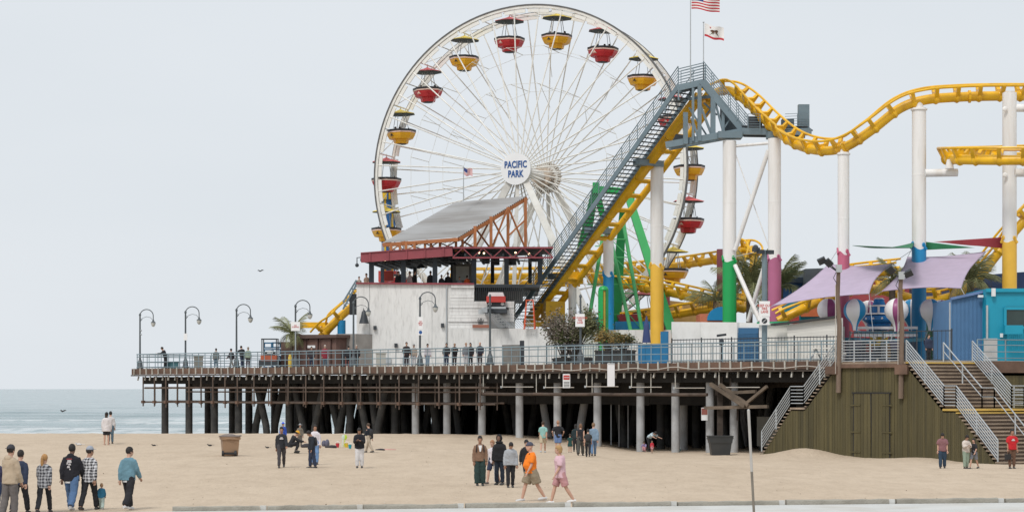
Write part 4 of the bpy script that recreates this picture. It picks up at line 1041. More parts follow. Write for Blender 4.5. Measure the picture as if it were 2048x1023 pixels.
# slanted metal roof on orange trusses
CORR = bpy.data.materials.new('corrugated_roof'); CORR.use_nodes = True
_t = CORR.node_tree; _b = _t.nodes['Principled BSDF']; _b.inputs['Metallic'].default_value = .35; _b.inputs['Roughness'].default_value = .42
_n = _t.nodes.new('ShaderNodeTexNoise'); _n.inputs['Scale'].default_value = .5; _n.inputs['Detail'].default_value = 7; _g = _t.nodes.new('ShaderNodeNewGeometry'); _mp = _t.nodes.new('ShaderNodeMapping'); _mp.inputs['Scale'].default_value = (.35, .6, 5)
_t.links.new(_g.outputs['Position'], _mp.inputs[0]); _t.links.new(_mp.outputs[0], _n.inputs[0])
_r = _t.nodes.new('ShaderNodeValToRGB'); _r.color_ramp.elements[0].position = .38; _r.color_ramp.elements[0].color = (.27, .262, .255, 1); _r.color_ramp.elements[1].position = .62; _r.color_ramp.elements[1].color = (.37, .375, .38, 1)
_t.links.new(_n.outputs[0], _r.inputs[0]); _t.links.new(_r.outputs[0], _b.inputs['Base Color'])
sr = thing('slanted_roof', 'big tilted grey corrugated metal roof on rusty orange trusses above the terrace', 'roof', at(910, 500, 144))
A, B, C, Dd = at(766, 485, 143.5), at(917, 474, 141.5), at(1053, 392, 147), at(912, 404, 149)
m = MB()
def rf(u, v):
    p = A.lerp(B, u).lerp(Dd.lerp(C, u), v); return p + V((0, -.03, .05)) * math.sin(v * 2 * math.pi * 36)
m.grid(rf, 12, 144); m.build('metal_sheet', CORR, sr)
dn = V((0, .12, -.16))
MB().bar(A + dn, B + dn, .2, .26).build('edge_beam', OR, sr); MB().bar(B + dn, C + dn, .2, .26).build('edge_beam', OR, sr); MB().bar(A + dn, Dd + dn, .16, .2).build('edge_beam', OR, sr); MB().bar(Dd + dn, C + dn, .16, .2).build('edge_beam', OR, sr)
for i in range(1, 6):
    v = i / 6; MB().bar(A.lerp(Dd, v) + dn * 1.5, B.lerp(C, v) + dn * 1.5, .14, .2).build('purlin', OR, sr)
def zr(px, py, d): return at(px, py, d)
for px, yt, d in ((950, 452, 142.8), (982, 433, 144), (1016, 414, 145.4), (1051, 396, 146.8)): MB().bar(at(px, yt, d), at(px, 497, d), .22).build('truss_post', OR, sr)
for ax, ay, bx, by in ((950, 455, 980, 495), (950, 497, 982, 436), (984, 436, 1015, 495), (984, 495, 1015, 418), (1018, 418, 1050, 495), (1018, 470, 1050, 440), (918, 478, 948, 495), (920, 494, 949, 462)):
    MB().bar(at(ax, ay, 144.3), at(bx, by, 145), .1).build('truss_diagonal', OR, sr)
for px in (782, 800, 812, 829, 850, 862, 880, 912, 925): MB().bar(at(px, 484 - (px - 766) * .073 + 4, 142.6), at(px, 503, 142.6), .18).build('truss_post', OR, sr)
for ax, bx in ((784, 810), (812, 848), (850, 880), (882, 912)): MB().bar(at(ax, 500, 142.7), at(bx, 482, 142.7), .08).build('truss_diagonal', OR, sr); MB().bar(at(ax, 486, 143.4), at(bx, 500, 143.4), .08).build('truss_diagonal', OR, sr)
MB().bar(at(918, 497, 144.5), at(1055, 496, 146), .14).build('bottom_chord', OR, sr)
# front of an old pickup on the rock ledge
tk = thing('truck_front', 'red and white pickup front mounted above the steps by the white rock wall', 'truck', at(992, 600, 141.2))
TD = 141.2
m = MB(); m.prism([at(974, 596, TD), at(977, 584, TD), at(1006, 584, TD), at(1010, 596, TD)], (0, 1.6, 0)); m.build('cab', M('truck_white', (.7, .7, .7), .4), tk)
MB().box(at(992, 599, TD + .3), (1.35, 1.8, .42)).build('hood', M('truck_red', (.45, .04, .03), .35), tk)
MB().box(at(992, 608, TD - .15), (1.2, .25, .3)).build('grille', DSTEEL, tk); MB().box(at(992, 615, TD - .35), (1.4, .2, .14)).build('bumper', GALV, tk)
for px in (980, 1005): MB().ball(at(px, 607, TD - .28), (.13, .08, .13), 10, 6).build('headlight', M('lamp_glass', (.7, .7, .7), .2), tk)
for px in (976, 1008): MB().lathe([(.22, -.1), (.34, -.08), (.34, .08), (.22, .1)], at(px, 617, TD + .4), 14).build('tyre', BLACK, tk)
MB().box(at(992, 622, TD + .3), (1.6, 1.4, .3)).build('bracket', DSTEEL, tk)
# steps with pale rails under the truck, planter, ladder
st = thing('terrace_steps', 'grey steel steps with pale railings below the truck front', 'steps', at(1005, 640, 141))
for k in range(9): MB().bar(at(978 + k * 4.2, 612 + k * 5.2, 142), at(978 + k * 4.2, 612 + k * 5.2, 140.6), .3, .05).build('tread', DSTEEL, st)
for d, off in ((140.5, 0), (141.9, 26)):
    for k in range(6): MB().bar(at(975 + off + k * 5.2 - 4, 625 + k * .4, d), at(1004 + off + k * 5 - 4, 655, d), .035).build('rail', GALV, st)
for k in range(10): MB().bar(at(1000 + k * 5, 628, 142.6), at(1026 + k * 5, 655, 142.6), .03).build('rail', GALV, st)
ld = thing('stepladder', 'orange fibreglass stepladder standing below the lift stairs', 'ladder', at(1060, 655, 140.8))
LADO = M('ladder_orange', (.62, .10, .035), .5)
for ax, bx in ((1053, 1048), (1066, 1069)): MB().bar(at(ax, 600, 140.9), at(bx, 658, 140.9), .09).build('side_rail', LADO, ld); MB().bar(at(ax, 600, 141.2), at(bx + 2, 658, 142), .08).build('rear_rail', LADO, ld)
for k in range(7): MB().bar(at(1053 - k * .6, 606 + k * 8, 140.9), at(1066 + k * .4, 606 + k * 8, 140.9), .1, .05).build('rung', GALV, ld)
MB().box(at(1059.5, 600, 141), (.6, .35, .06)).build('top_cap', LADO, ld)
pb = thing('planter_box', 'terracotta planter shelf on the white rock wall', 'planter', at(960, 652, BD - .6)); MB().box(at(962, 652, BD - .6), (1.2, .5, .22)).build('box', M('terracotta', (.30, .12, .08), .8), pb)
for k in range(8): MB().tube([at(957 + k * 1.2, 648, BD - .6), at(955 + k * 1.8, 640 - R.random() * 5, BD - .7)], .02, 4).build('stem', DSTEEL, pb)
bl_ = thing('hanging_bell', 'dark metal bell hung on the left corner of the white wall', 'bell', at(728, 632, 141.4)); MB().lathe([(.36, -.5), (.24, -.1), (.16, .3), (.05, .45)], at(728, 632, 141.5), 14).build('bell_body', DSTEEL, bl_, True); MB().bar(at(727, 616, 141.5), at(727, 622, 142.1), .05).build('bracket', DSTEEL, bl_)
gt = thing('rear_stairs', 'steep grey steel stair at the left end of the white restaurant', 'staircase', at(702, 620, 143.5))
for k in range(8): MB().bar(at(688 + k * 3.2, 612 - k * 5.6, 143), at(694 + k * 3.2, 612 - k * 5.6, 143), .3, .05).build('tread', DSTEEL, gt)
for o_ in (0, -14): MB().bar(at(686, 618 + o_, 142.8), at(713, 568 + o_ * .6, 142.8), .09, .12).build('stringer' if o_ == 0 else 'handrail', STEEL, gt)
for k in range(5): MB().bar(at(688 + k * 5.6, 600 - k * 9, 142.8), at(688 + k * 5.6, 615 - k * 9, 142.8), .05).build('post', STEEL, gt)
MB().box(at(706, 608, 143.6), (.5, .3, 1.5)).build('panel', DSTEEL, gt)
# ------------------------------------------------------------------ low white sheds on the right
WB = M('shed_white', (.78, .775, .755), .75, var=.04, scale=1, dirt=(.45, .44, .4), damt=.45, dscale=.7)
WB2 = M('shed_cream', (.72, .70, .65), .75, var=.05, bump=.2, dirt=(.4, .38, .33), damt=.4, stretch=(.3, .3, 6))
sh = thing('white_shed', 'long low white shed with blue roller door on the pier', 'shed', at(1430, 720, 124))
SN = 6.5
def shed_wall(px0, px1, y0, y1, n, th, mat, nm, parent, z0=DECK):
    a, b = epx(px0, n), epx(px1, n); za, zb = at(px0, y0, a.y).z, at(px1, y1, b.y).z
    return MB().prism([V((a.x, a.y, z0)), V((b.x, b.y, z0)), V((b.x, b.y, zb)), V((a.x, a.y, za))], NN * th).build(nm, mat, parent)
shed_wall(1343, 1400, 643, 643.5, SN, 6, WB, 'wall', sh); shed_wall(1400.4, 1474, 643.5, 644, SN, 6, WB, 'wall', sh); shed_wall(1518, 1530, 645, 645, SN, 6, WB, 'wall', sh); shed_wall(1474, 1518, 645, 645, SN + .25, 5.6, WB, 'lintel_wall', sh)
rd = shed_wall(1475.5, 1516.5, 655, 655, SN + .12, .1, M('roller_blue', (.035, .13, .26), .5, var=.06), 'roller_door', sh)
for k in range(14):
    a, b = epx(1476, SN + .1), epx(1516, SN + .1); z = DECK + .05 + k * .135
    MB().bar(V((a.x, a.y, z)), V((b.x, b.y, z)), .04, .1).build('slat', MATS['roller_blue'], rd)
shed_wall(1531, 1574, 649, 648, SN - .05, 6, WB2, 'wall', sh); 
GRNT = M('green_trim', (.02, .32, .14), .5)
a, b = epx(1515, SN - .2), epx(1577, SN - .2); za = at(1515, 645, a.y).z
MB().bar(V((a.x, a.y, za)), V((b.x, b.y, za)), .14, .1).build('trim', GRNT, sh); MB().bar(V((b.x, b.y, za)), V((b.x, b.y, DECK)), .1).build('trim', GRNT, sh)
sh2 = thing('cream_shed', 'cream clapboard shed with dark sloping roof line behind the fence', 'shed', at(1625, 720, 119))
for k in range(14):
    a, b = epx(1574.5, SN - .6), epx(1676, SN - .6); h0, h1 = at(1574, 649, a.y).z, at(1676, 634, b.y).z
    p = lambda q, hz, f: V((q.x, q.y, lerp(DECK, hz, f)))
    MB().prism([p(a, h0, k / 14), p(b, h1, k / 14), p(b, h1, (k + .97) / 14), p(a, h0, (k + .97) / 14)], NN * (.12 + .02 * (k % 2))).build('clapboard', WB2, sh2)
shed_wall(1574.5, 1676, 650, 635, SN - .4, .5, WB2, 'wall', sh2)
a, b = epx(1545, SN - .7), epx(1677, SN - .7); MB().bar(V((a.x, a.y, at(1545, 649, a.y).z)), V((b.x, b.y, at(1677, 633, b.y).z)), .4, .12).build('roof_edge', M('roof_tar', (.05, .05, .05), .8), sh2)
# black bar fences on the deck
def fence(name, lab, px0, px1, n, h, step=.22, hb=.1):
    t = thing(name, lab, 'fence', epx((px0 + px1) / 2, n)); a, b = epx(px0, n), epx(px1, n); L = (b - a).length; d = (b - a).normalized()
    bars = MB(); k = 0; s = 0
    pmesh = MB().bar((0, 0, 0), (0, 0, h), .022).mesh('picket', DSTEEL)
    while s < L: inst('picket', pmesh, Matrix.Translation(a + d * s), t); s += step
    s = 0
    while s < L: MB().bar(a + d * s, a + d * s + V((0, 0, h + .06)), .07).build('post', DSTEEL, t); s += 2.2
    for z in (hb, h - .05): MB().bar(a + V((0, 0, z)), b + V((0, 0, z)), .05).build('rail', DSTEEL, t)
fence('bar_fence', 'black bar fence in front of the white sheds', 1344, 1676, 3.2, 1.45)
fence('bar_fence', 'black bar fence before the balloon ride and blue container', 1700, 1905, 6.5, 1.75, .26)
fence('bar_fence', 'black bar fence around the planters below the big bush', 1093, 1285, 4.5, 1.35)
# blue service panels, fence gates by the shed
bp = thing('blue_hoarding', 'bright blue panels between the bush fence and the white shed', 'hoarding', epx(1314, 4))
for px in (1276, 1291, 1306, 1321): 
    a, b = epx(px, 4), epx(px + 14.4, 4); MB().prism([a, b, b + V((0, 0, 1.15 + .8 * (px > 1318))), a + V((0, 0, 1.15 + .8 * (px > 1318)))], NN * .08).build('panel', M('hoarding_blue', (.012, .15, .32), .6, var=.12), bp)
gy = thing('grey_gate', 'grey corrugated gate in the white wall right of the lamp post', 'gate', epx(1025, 6)); a, b = epx(1004, 7.5), epx(1041, 7.5)
for k in range(9):
    p, q = a.lerp(b, k / 9), a.lerp(b, (k + .88) / 9); MB().prism([p, q, q + V((0, 0, 1.45)), p + V((0, 0, 1.45))], NN * .06).build('slat', M('gate_grey', (.19, .18, .165), .7), gy)
MB().box(epx(1044, 7.2) + V((0, 0, .85)), (.3, .3, 1.7)).build('post', DSTEEL, gy)
# ------------------------------------------------------------------ brown shed, machine, boxes at the left
BRN = M('shed_brown', (.165, .098, .08), .8, var=.1, scale=2, bump=.15, stretch=(3, 3, .5))
bs = thing('brown_shed', 'brown boarded shed with three doors at the left part of the pier', 'shed', epx(625, 4))
def bwall(px0, px1, ytop, n, th, mat, nm, parent, zb=DECK):
    a, b = epx(px0, n), epx(px1, n); return MB().prism([V((a.x, a.y, zb)), V((b.x, b.y, zb)), V((b.x, b.y, at(px1, ytop, b.y).z)), V((a.x, a.y, at(px0, ytop, a.y).z))], NN * th).build(nm, mat, parent)
bwall(580, 672, 671, 4.2, 4, BRN, 'wall', bs); bwall(562, 579.6, 683, 4.4, 3, BRN, 'side_wall', bs); bwall(578, 673, 668.5, 3.9, 4.5, M('shed_roof', (.10, .065, .055), .8), 'roof', bs, at(625, 672, 137).z)
for px in (592, 615, 641):
    d = bwall(px, px + 19, 679, 4.12, .05, M('shed_door_brown', (.14, .08, .066), .7, var=.08), 'door', bs)
    for e in (px - 1, px + 19): bwall(e, e + 1.4, 677, 4.08, .1, M('shed_frame', (.085, .045, .038), .7), 'door_frame', bs)
bwall(615, 630, 690, 4.05, .04, SIGNW, 'door_sign', bs, at(615, 692, 137).z)
gb = thing('grey_wall', 'low grey block wall between the brown shed and restaurant', 'wall', epx(690, 5)); bwall(672.5, 712, 667, 5.2, 2, M('block_grey', (.30, .28, .26), .9, var=.12, bump=.3), 'wall', gb)
bwall(674, 690, 704, 4.7, .3, DSTEEL, 'gate', gb); bwall(690.5, 701, 700, 4.7, .3, M('gate_red', (.2, .06, .05), .7), 'gate', gb)
fk = thing('forklift', 'orange and black forklift carrying stacked blue crates', 'forklift', epx(540, 3))
c = epx(540, 3.0); fr = math.atan2(EE.y, EE.x)
def fb(dx, dz, sx, sy, sz, mat, nm, dy=0): return MB().box(c + V((dx, dy, dz)), (sx, sy, sz), 0).build(nm, mat, fk)
FO = M('forklift_orange', (.42, .10, .045), .5)
fb(0, .65, 1.15, 1.6, .5, FO, 'body'); fb(0, .35, 1.4, 1.8, .3, DSTEEL, 'chassis'); fb(0, 1.02, .7, .8, .3, DSTEEL, 'seat')
for sx in (-.52, .52):
    fb(sx, 1.45, .07, .07, 1.3, DSTEEL, 'guard_post', -.5); fb(sx, 1.45, .07, .07, 1.3, DSTEEL, 'guard_post', .5)
    m = MB().lathe([(.1, -.11), (.3, -.1), (.3, .1), (.1, .11)], (0, 0, 0), 14); m.v = [c + V((sx * 1.15 + v.z, v.y - .6, v.x + .3)) for v in m.v]; m.build('tyre', BLACK, fk)
fb(0, 2.08, 1.15, 1.2, .06, DSTEEL, 'guard_roof'); fb(.1, 1.15, .4, .1, .2, SIGNW, 'plate', -.85)
bc = thing('crate_stack', 'blue plastic crates stacked behind the orange forklift', 'crates', epx(545, 5))
for k in range(4):
    for j in range(2):
        q = epx(536 + j * 17, 4.6) + V((0, 0, .25 + k * .48)); 
        for z in (-.17, .17): MB().box(q + V((0, 0, z)), (.62, .6, .09)).build('crate_band', M('crate_blue', (.03, .14, .26), .5), bc)
        for x, y in ((-.28, -.27), (.28, -.27), (-.28, .27), (.28, .27)): MB().box(q + V((x, y, 0)), (.06, .06, .26)).build('crate_post', MATS['crate_blue'], bc)
def bin_(px, n, w_, h, mat, lab, nm='storage_bin', cat='bin'):
    t = thing(nm, lab, cat, epx(px, n)); q = epx(px, n); MB().box(q + V((0, 0, h * .45)), (w_, .7, h * .9), .1).build('body', mat, t); MB().box(q + V((0, 0, h * .94)), (w_ + .08, .78, h * .1), .1).build('lid', mat, t)
bin_(343, 1.6, 1.0, .55, M('bin_teal', (.045, .13, .15), .6), 'low teal storage bin behind the railing near the pier end'); bin_(397, 1.6, .62, .95, M('bin_grey', (.23, .225, .20), .7), 'tall grey waste bin on the pier between two lamp posts', 'waste_bin')
bin_(762, 1.8, .62, .95, M('bin_pale', (.42, .41, .37), .7), 'pale grey waste bin before the white restaurant wall', 'waste_bin')
hy = epx(580, 1.4); t = thing('bollard', 'short yellow bollard by the brown shed', 'bollard', hy); MB().lathe([(.13, 0), (.13, .7), (.09, .8), (.1, .85), (.02, .95)], hy, 12).build('bollard_body', M('hydrant_yellow', (.6, .42, .06), .5), t, True)
# yellow kiddie coaster left of the restaurant
kc = thing('small_coaster', 'small yellow track piece on a blue column left of the restaurant', 'small coaster', at(680, 660, 146))
track([(640, 676, 146.5), (662, 652, 146), (684, 630, 146), (712, 606, 146), (730, 590, 146)], 8, lambda t: .15, .3, 1.5, True, kc)
MB().bar(at(598, 648, 147), at(656, 648, 147), .3, .3).build('beam', YEL, kc); MB().bar(at(600, 653, 147), at(630, 653, 147), .5, .16).build('beam', YEL, kc)
q = at(683, 0, 146); MB().lathe([(.3, DECK), (.3, at(683, 640, 146).z)], (q.x, q.y, 0), 14).build('column', PCOL['blue'], kc, True)
# ------------------------------------------------------------------ drop tower behind the wheel rim
dt = thing('drop_tower', 'blue yellow and red striped ride tower behind the left rim of the wheel', 'ride tower', at(777, 735, 168))
TB, TY, TR_, TP = M('tower_blue', (.02, .13, .36), .5, var=.06), M('tower_yellow', (.75, .5, .03), .5), M('tower_red', (.5, .06, .05), .5), M('tower_pale', (.3, .38, .5), .5)
q = at(777, 0, 168)
for dx, wd, mat in ((-.45, .24, TP), (-.25, .16, MATS['tower_yellow']), (.05, .42, TB), (.36, .18, MATS['tower_yellow']), (.5, .12, TB)): 
    MB().box((q.x + dx, q.y, (DECK + at(777, 400, 168).z) / 2), (wd - .01, .9, at(777, 400, 168).z - DECK)).build('stripe', mat, dt)
MB().box(at(775, 385, 168), (1.35, 1.3, 1.2)).build('head', TY, dt); MB().box(at(775, 385, 167.3), (.12, .1, 1.2)).build('head_stripe', TB, dt); MB().box(at(777, 553, 167), (1.6, 1.5, .9)).build('seat_ring', TR_, dt); MB().box(at(775, 525, 167.4), (.8, .5, .6)).build('carriage', TR_, dt)
# ------------------------------------------------------------------ green swing ride
sw = thing('swing_ride', 'bright green A frame swing ride behind the lift hill', 'swing ride', at(1250, 700, 143))
GR_ = M('ride_green', (.012, .36, .085), .4, var=.06); DG = M('ride_dark_green', (.012, .20, .06), .4); LG = M('ride_light_green', (.08, .42, .15), .4)
SD = 152
def leg(ax, ay, d0, bx, by, d1, w0, w1, mat): return boxleg(at(ax, ay, d0), at(bx, by, d1), w0, w1, sw, mat, 'leg')
MB().bar(at(1186, 378, SD - 1), at(1268, 385, SD - 1), .5, .5).build('axle_beam', GR_, sw); MB().box(at(1192, 376, SD - 1), (.5, .6, .8)).build('axle_cap', GR_, sw); MB().box(at(1262, 392, SD - 1), (.5, .6, .8)).build('axle_cap', GR_, sw)
leg(1258, 396, SD - 2, 1344, 664, SD - 5, .55, .7, GR_); leg(1190, 380, SD - 1, 1166, 500, SD, .5, .95, DG); leg(1246, 420, SD, 1228, 660, SD + 2, .5, 1.0, DG); leg(1192, 380, SD - 1, 1218, 480, SD, .5, .4, GR_)
Lg = ((1246, 440, 1284, 660), (1222, 480, 1262, 664), (1206, 470, 1176, 650))
for ax, ay, bx, by in Lg: MB().tube([at(ax, ay, SD - 4), at(bx, by, SD - 5)], .14, 8).build('lattice_leg', LG, sw, True)
for k in range(6):
    y = 478 + k * 36; xa = 1222 + (y - 480) * .217; xb = 1246 + (y - 440) * .173
    MB().bar(at(xa, y, SD - 4.3), at(xb, y, SD - 4.3), .07).build('lattice_bar', LG, sw)
    if k < 5: MB().bar(at(xa, y, SD - 4.2), at(xb + 6, y + 36, SD - 4.2), .06).build('lattice_bar', LG, sw)
for y, xa, xb in ((492, 1190, 1210), (545, 1195, 1230), (568, 1175, 1290), (628, 1170, 1240)): MB().bar(at(xa, y, SD - 3.5), at(xb, y, SD - 3.5), .07).build('lattice_bar', LG, sw)
boat = MB(); boat.prism([at(1236, 628, SD - 1), at(1282, 628, SD - 1), at(1276, 648, SD - 1), at(1242, 648, SD - 1)], (0, 2.2, 0)); boat.build('swing_boat', M('boat_red', (.28, .03, .035), .5), sw)
MB().box(at(1180, 650, SD), (2.2, 2, 1.2)).build('platform', PCOL['blue'], sw); MB().box(at(1265, 655, SD - 3), (2.6, 2, .9)).build('platform', PCOL['blue'], sw)
tw = thing('striped_pylon', 'green pylon with yellow centre stripe beside the blue wave column', 'pylon', at(1208, 700, 140))
for ax, bx, mat, dd in ((1197, 1206, GR_, 0), (1206.5, 1211, M('pylon_yellow', (.55, .40, .06), .5), .15), (1211.5, 1217, DG, 0)):
    a, b = at(ax, 580, 140.2), at(bx, 580, 140.2); MB().box(((a.x + b.x) / 2, 140.6 + dd, (DECK + a.z) / 2), (b.x - a.x, .8, a.z - DECK)).build('stripe', mat, tw)
MB().lathe([(.36, 0), (.34, .14), (.24, .26), (.02, .32)], at(1207, 580, 140.6), 16).build('top_dome', GR_, tw, True)
# ------------------------------------------------------------------ balloon ride
bl = thing('balloon_ride', 'balloon ride of striped white hanging balloons round a blue tower', 'balloon ride', at(1758, 700, 122))
BW, BPU, BBL = M('balloon_white', (.86, .85, .84), .35, var=.03), M('balloon_purple', (.30, .07, .19), .4, var=.05), M('balloon_blue', (.01, .27, .55), .4)
c0 = at(1758, 660, 122)
def balloon(px, py, D, rpx, ph, pur):
    p = at(px, py, D); r = rpx * D / F
    prof = [(.02, 1.0)] + [(math.sin(a), math.cos(a)) for a in (.25, .5, .8, 1.1, 1.4, 1.7, 2.0, 2.25, 2.45)] + [(.46, -.96), (.33, -1.18), (.25, -1.4), (.2, -1.65), (.19, -1.75)]
    m = MB().lathe([(q * r, z * r) for q, z in prof], p, 24, mif=lambda i, j: 1 if (j - ph) % 8 < 3 else 0)
    b = m.build('balloon', [BW, BPU if pur else BBL], bl, True)
    MB().lathe([(.32, -.5), (.42, -.1), (.42, 0)], p + V((0, 0, -r * 2.6)), 12).build('basket', M('basket_dark', (.05, .05, .09), .6), b)
    for x in (-.18, .18): MB().tube([p + V((x, 0, -r * 1.85)), p + V((x * 2, 0, -r * 2.6))], .03, 5).build('strut', GALV, b)
    MB().bar(p + V((0, 0, -r * 2.5)), V((c0.x, c0.y, p.z - r * 2.7)), .1, .2).build('arm', M('arm_teal', (.08, .26, .36), .5), bl)
for px, py, D, rpx, ph, pur in ((1657, 619, 124, 23, 17, True), (1710, 620, 119, 23, 19, False), (1738, 623, 127, 23, 17, True), (1793, 620, 118, 24, 16, True), (1822, 622, 127, 24, 14, False), (1861, 620, 120, 23, 18, False), (1882, 621, 122, 22, 17, True)): balloon(px, py, D, rpx, ph, pur)
tq = M('tower_bright_blue', (.015, .19, .50), .4)
for prof, mat in (([(.55, 661), (.55, 690)], MATS['tower_yellow']), ([(.72, 646), (1.0, 640), (1.0, 632), (.85, 630)], tq), ([(.98, 629), (.98, 626)], BW), ([(.55, 626), (.55, 613)], tq), ([(.7, 613), (.7, 610)], BW), ([(.42, 610), (.34, 603), (.3, 598)], tq), ([(.34, 598), (.2, 595)], BW), ([(.6, 660), (.75, 647)], tq)):
    MB().lathe(sorted([(r, at(1758, y, 122).z) for r, y in prof], key=lambda q: q[1]), (c0.x, c0.y, 0), 16).build('tower_section', mat, bl)
for k in range(12):
    a = k * math.pi / 6; MB().ball(c0 + V((math.cos(a) * 1.01, math.sin(a) * 1.01, at(1758, 637, 122).z - c0.z)), .07, 6, 4).build('lamp', BW, bl)
for k in range(6):
    a = k * math.pi / 3 + .3; MB().bar(c0 + V((math.cos(a) * .58, math.sin(a) * .58, at(1758, 626, 122).z - c0.z)), c0 + V((math.cos(a) * .58, math.sin(a) * .58, at(1758, 613, 122).z - c0.z)), .12).build('pilaster', BW, bl)
for y, mat in ((655, BW), (664, MATS['arm_teal']), (670, BW)): MB().bar(at(1708, y, 121), at(1835, y, 121), .2, .16).build('frame_beam', mat, bl)
for sx in (-1, 1): MB().bar(at(1758 + sx * 6, 676, 121), at(1758 + sx * 48, 658, 121), .1).build('frame_beam', BW, bl)
dk = thing('ride_platform', 'low dark blue platform wall under the balloon ride with small white and orange signs', 'platform', at(1760, 722, 124))
for k in range(9):
    a, b = at(1692 + k * 16, 678, 123.2), at(1692 + k * 16 + 15.4, 678, 123.2); MB().box(((a.x + b.x) / 2, 123.4, (DECK + a.z) / 2), (b.x - a.x, .2, a.z - DECK)).build('panel', M('platform_navy', (.10, .14, .20), .7, var=.3), dk)
for px, py, w_, h, c in ((1768, 700, .34, 1.0, (.55, .58, .6)), (1778, 700, .18, .9, (.6, .36, .14)), (1706, 690, .5, .5, (.05, .26, .3)), (1738, 695, .4, .5, (.4, .12, .12))): MB().box(at(px, py, 123.2), (w_, .05, h)).build('sign_panel', M('platform_sign_%d' % px, c, .7), dk)
# ------------------------------------------------------------------ sails
PUR = M('sail_mauve', (.63, .53, .665), .8, var=.05)
_t = PUR.node_tree; _p = _t.nodes['Principled BSDF']; _tl = _t.nodes.new('ShaderNodeBsdfTranslucent'); _mx = _t.nodes.new('ShaderNodeMixShader'); _mx.inputs[0].default_value = .3      # thin cloth lets light through
_t.links.new(_p.inputs['Base Color'].links[0].from_socket, _tl.inputs[0]); _o = [n for n in _t.nodes if n.type == 'OUTPUT_MATERIAL'][0]
_t.links.new(_p.outputs[0], _mx.inputs[1]); _t.links.new(_tl.outputs[0], _mx.inputs[2]); _t.links.new(_mx.outputs[0], _o.inputs[0])
def sail(lab, cs, mat, cab, pull=.12, sag=.5):
    P = [at(*c_) for c_ in cs]; ctr = (P[0] + P[1] + P[2] + P[3]) / 4
    def f_(u, v):
        p = P[0].lerp(P[1], u).lerp(P[3].lerp(P[2], u), v)
        e = max(4 * u * (1 - u) * (1 - 4 * v * (1 - v)), 4 * v * (1 - v) * (1 - 4 * u * (1 - u)))
        return p.lerp(ctr, pull * e) - V((0, 0, sag * 16 * u * (1 - u) * v * (1 - v) * .3))
    t = thing('shade_sail', lab, 'shade sail', ctr)
    o = MB().grid(f_, 24, 24).build('cloth', mat, t, True); so_ = o.modifiers.new('thickness', 'SOLIDIFY'); so_.thickness = .02
    for v in (.33, .66): MB().tube([f_(u / 24, v) - V((0, .02, .012)) for u in range(25)], .022, 5).build('seam', M('sail_seam', (.36, .29, .39), .8), t)
    for e in range(4):
        f4 = ((lambda q: f_(q, 0)), (lambda q: f_(1, q)), (lambda q: f_(q, 1)), (lambda q: f_(0, q)))[e]
        MB().tube([f4(u / 24) for u in range(25)], .025, 5).build('hem', M('sail_seam', (.36, .29, .39), .8), t)
    for p, c_ in zip(P, cab): MB().tube([p, at(*c_)], .016, 5).build('cable', GALV, t)
    return t
sail('left mauve shade sail over the balloon ride', [(1545, 611, 121), (1657, 528, 127), (1782, 528, 124), (1738, 587, 114)], PUR, [(1536, 616, 119), (1680, 492, 126), (1824, 500, 124), (1750, 700, 113)])
sail('right mauve shade sail behind the second wooden pole', [(1764, 582, 119), (1815, 514, 125), (1972, 503, 124), (1922, 576, 114)], PUR, [(1750, 590, 117), (1828, 490, 124), (2006, 486, 123), (1935, 600, 113)])
def tri(lab, cs, mat):
    P = [at(*c_) for c_ in cs]
    m = MB().grid(lambda u, v: P[0].lerp(P[1], u).lerp(P[2], v) - V((0, 0, .25 * math.sin(math.pi * u) * (1 - v))), 14, 6); o = m.build('shade_sail', mat, None, True)
    o.modifiers.new('thickness', 'SOLIDIFY').thickness = .02; return tag(o, lab, 'shade sail')
tri('thin green shade sail left of the blue column', [(1705, 491, 124), (1828, 485, 124), (1824, 496, 116)], M('sail_green', (.02, .17, .07), .8))
tri('thin green shade sail right of the blue column', [(1850, 483, 124), (1850, 497, 124), (1950, 495, 122)], M('sail_green', (.02, .17, .07), .8))
tri('dark red shade sail left of the yellow column', [(2006, 474, 123), (2006, 496, 123), (1868, 483, 124)], M('sail_red', (.26, .03, .04), .8))
# ------------------------------------------------------------------ buildings behind on the right
def block(name, lab, cat, px0, px1, y0, y1, D, dep, mat, extra=None):
    t = thing(name, lab, cat, at((px0 + px1) / 2, 735, D)); a, b = at(px0, y0, D), at(px1, y1, D); x = lambda px: at(px, 0, D).x
    MB().prism([V((a.x, D, DECK)), V((b.x, D, DECK)), V((b.x, D, b.z)), V((a.x, D, a.z))], (0, dep, 0)).build('wall', mat, t); return t
PINKW = M('wall_pink', (.40, .075, .085), .8, var=.08, bump=.2, dirt=(.3, .1, .1), damt=.4); 
t = block('pink_building', 'coral red building behind the balloon ride', 'building', 1632, 1832, 560, 556, 139, 6, PINKW)
for k in range(14): MB().ball(at(1650 + k * 12.5, 572 + 9 * math.sin(k * 1.7), 138.9), .07, 6, 4).build('bulb', BW, t)
block('dark_roof_building', 'dark grey roofed building behind the left sail', 'building', 1611, 1700, 537, 534, 141, 6, M('wall_dark_grey', (.11, .135, .15), .8)); 
t = block('blue_building', 'blue building behind the mauve column', 'building', 1545, 1625, 556, 560, 142.5, 6, M('wall_blue', (.035, .12, .30), .7)); MB().box(at(1590, 560, 142.3), (2.6, .3, .4)).build('trim', M('trim_dark', (.03, .05, .08), .7), t)
t = block('teal_building', 'teal and orange painted booth under the yellow track', 'booth', 1555, 1640, 598, 590, 136, 4, M('wall_teal', (.012, .27, .36), .7)); MB().box(at(1625, 612, 135.8), (1.6, .3, 1.4)).build('panel', M('panel_orange', (.55, .14, .05), .6), t); MB().box(at(1577, 640, 135.8), (1.4, .3, .8)).build('panel', TR_, t)
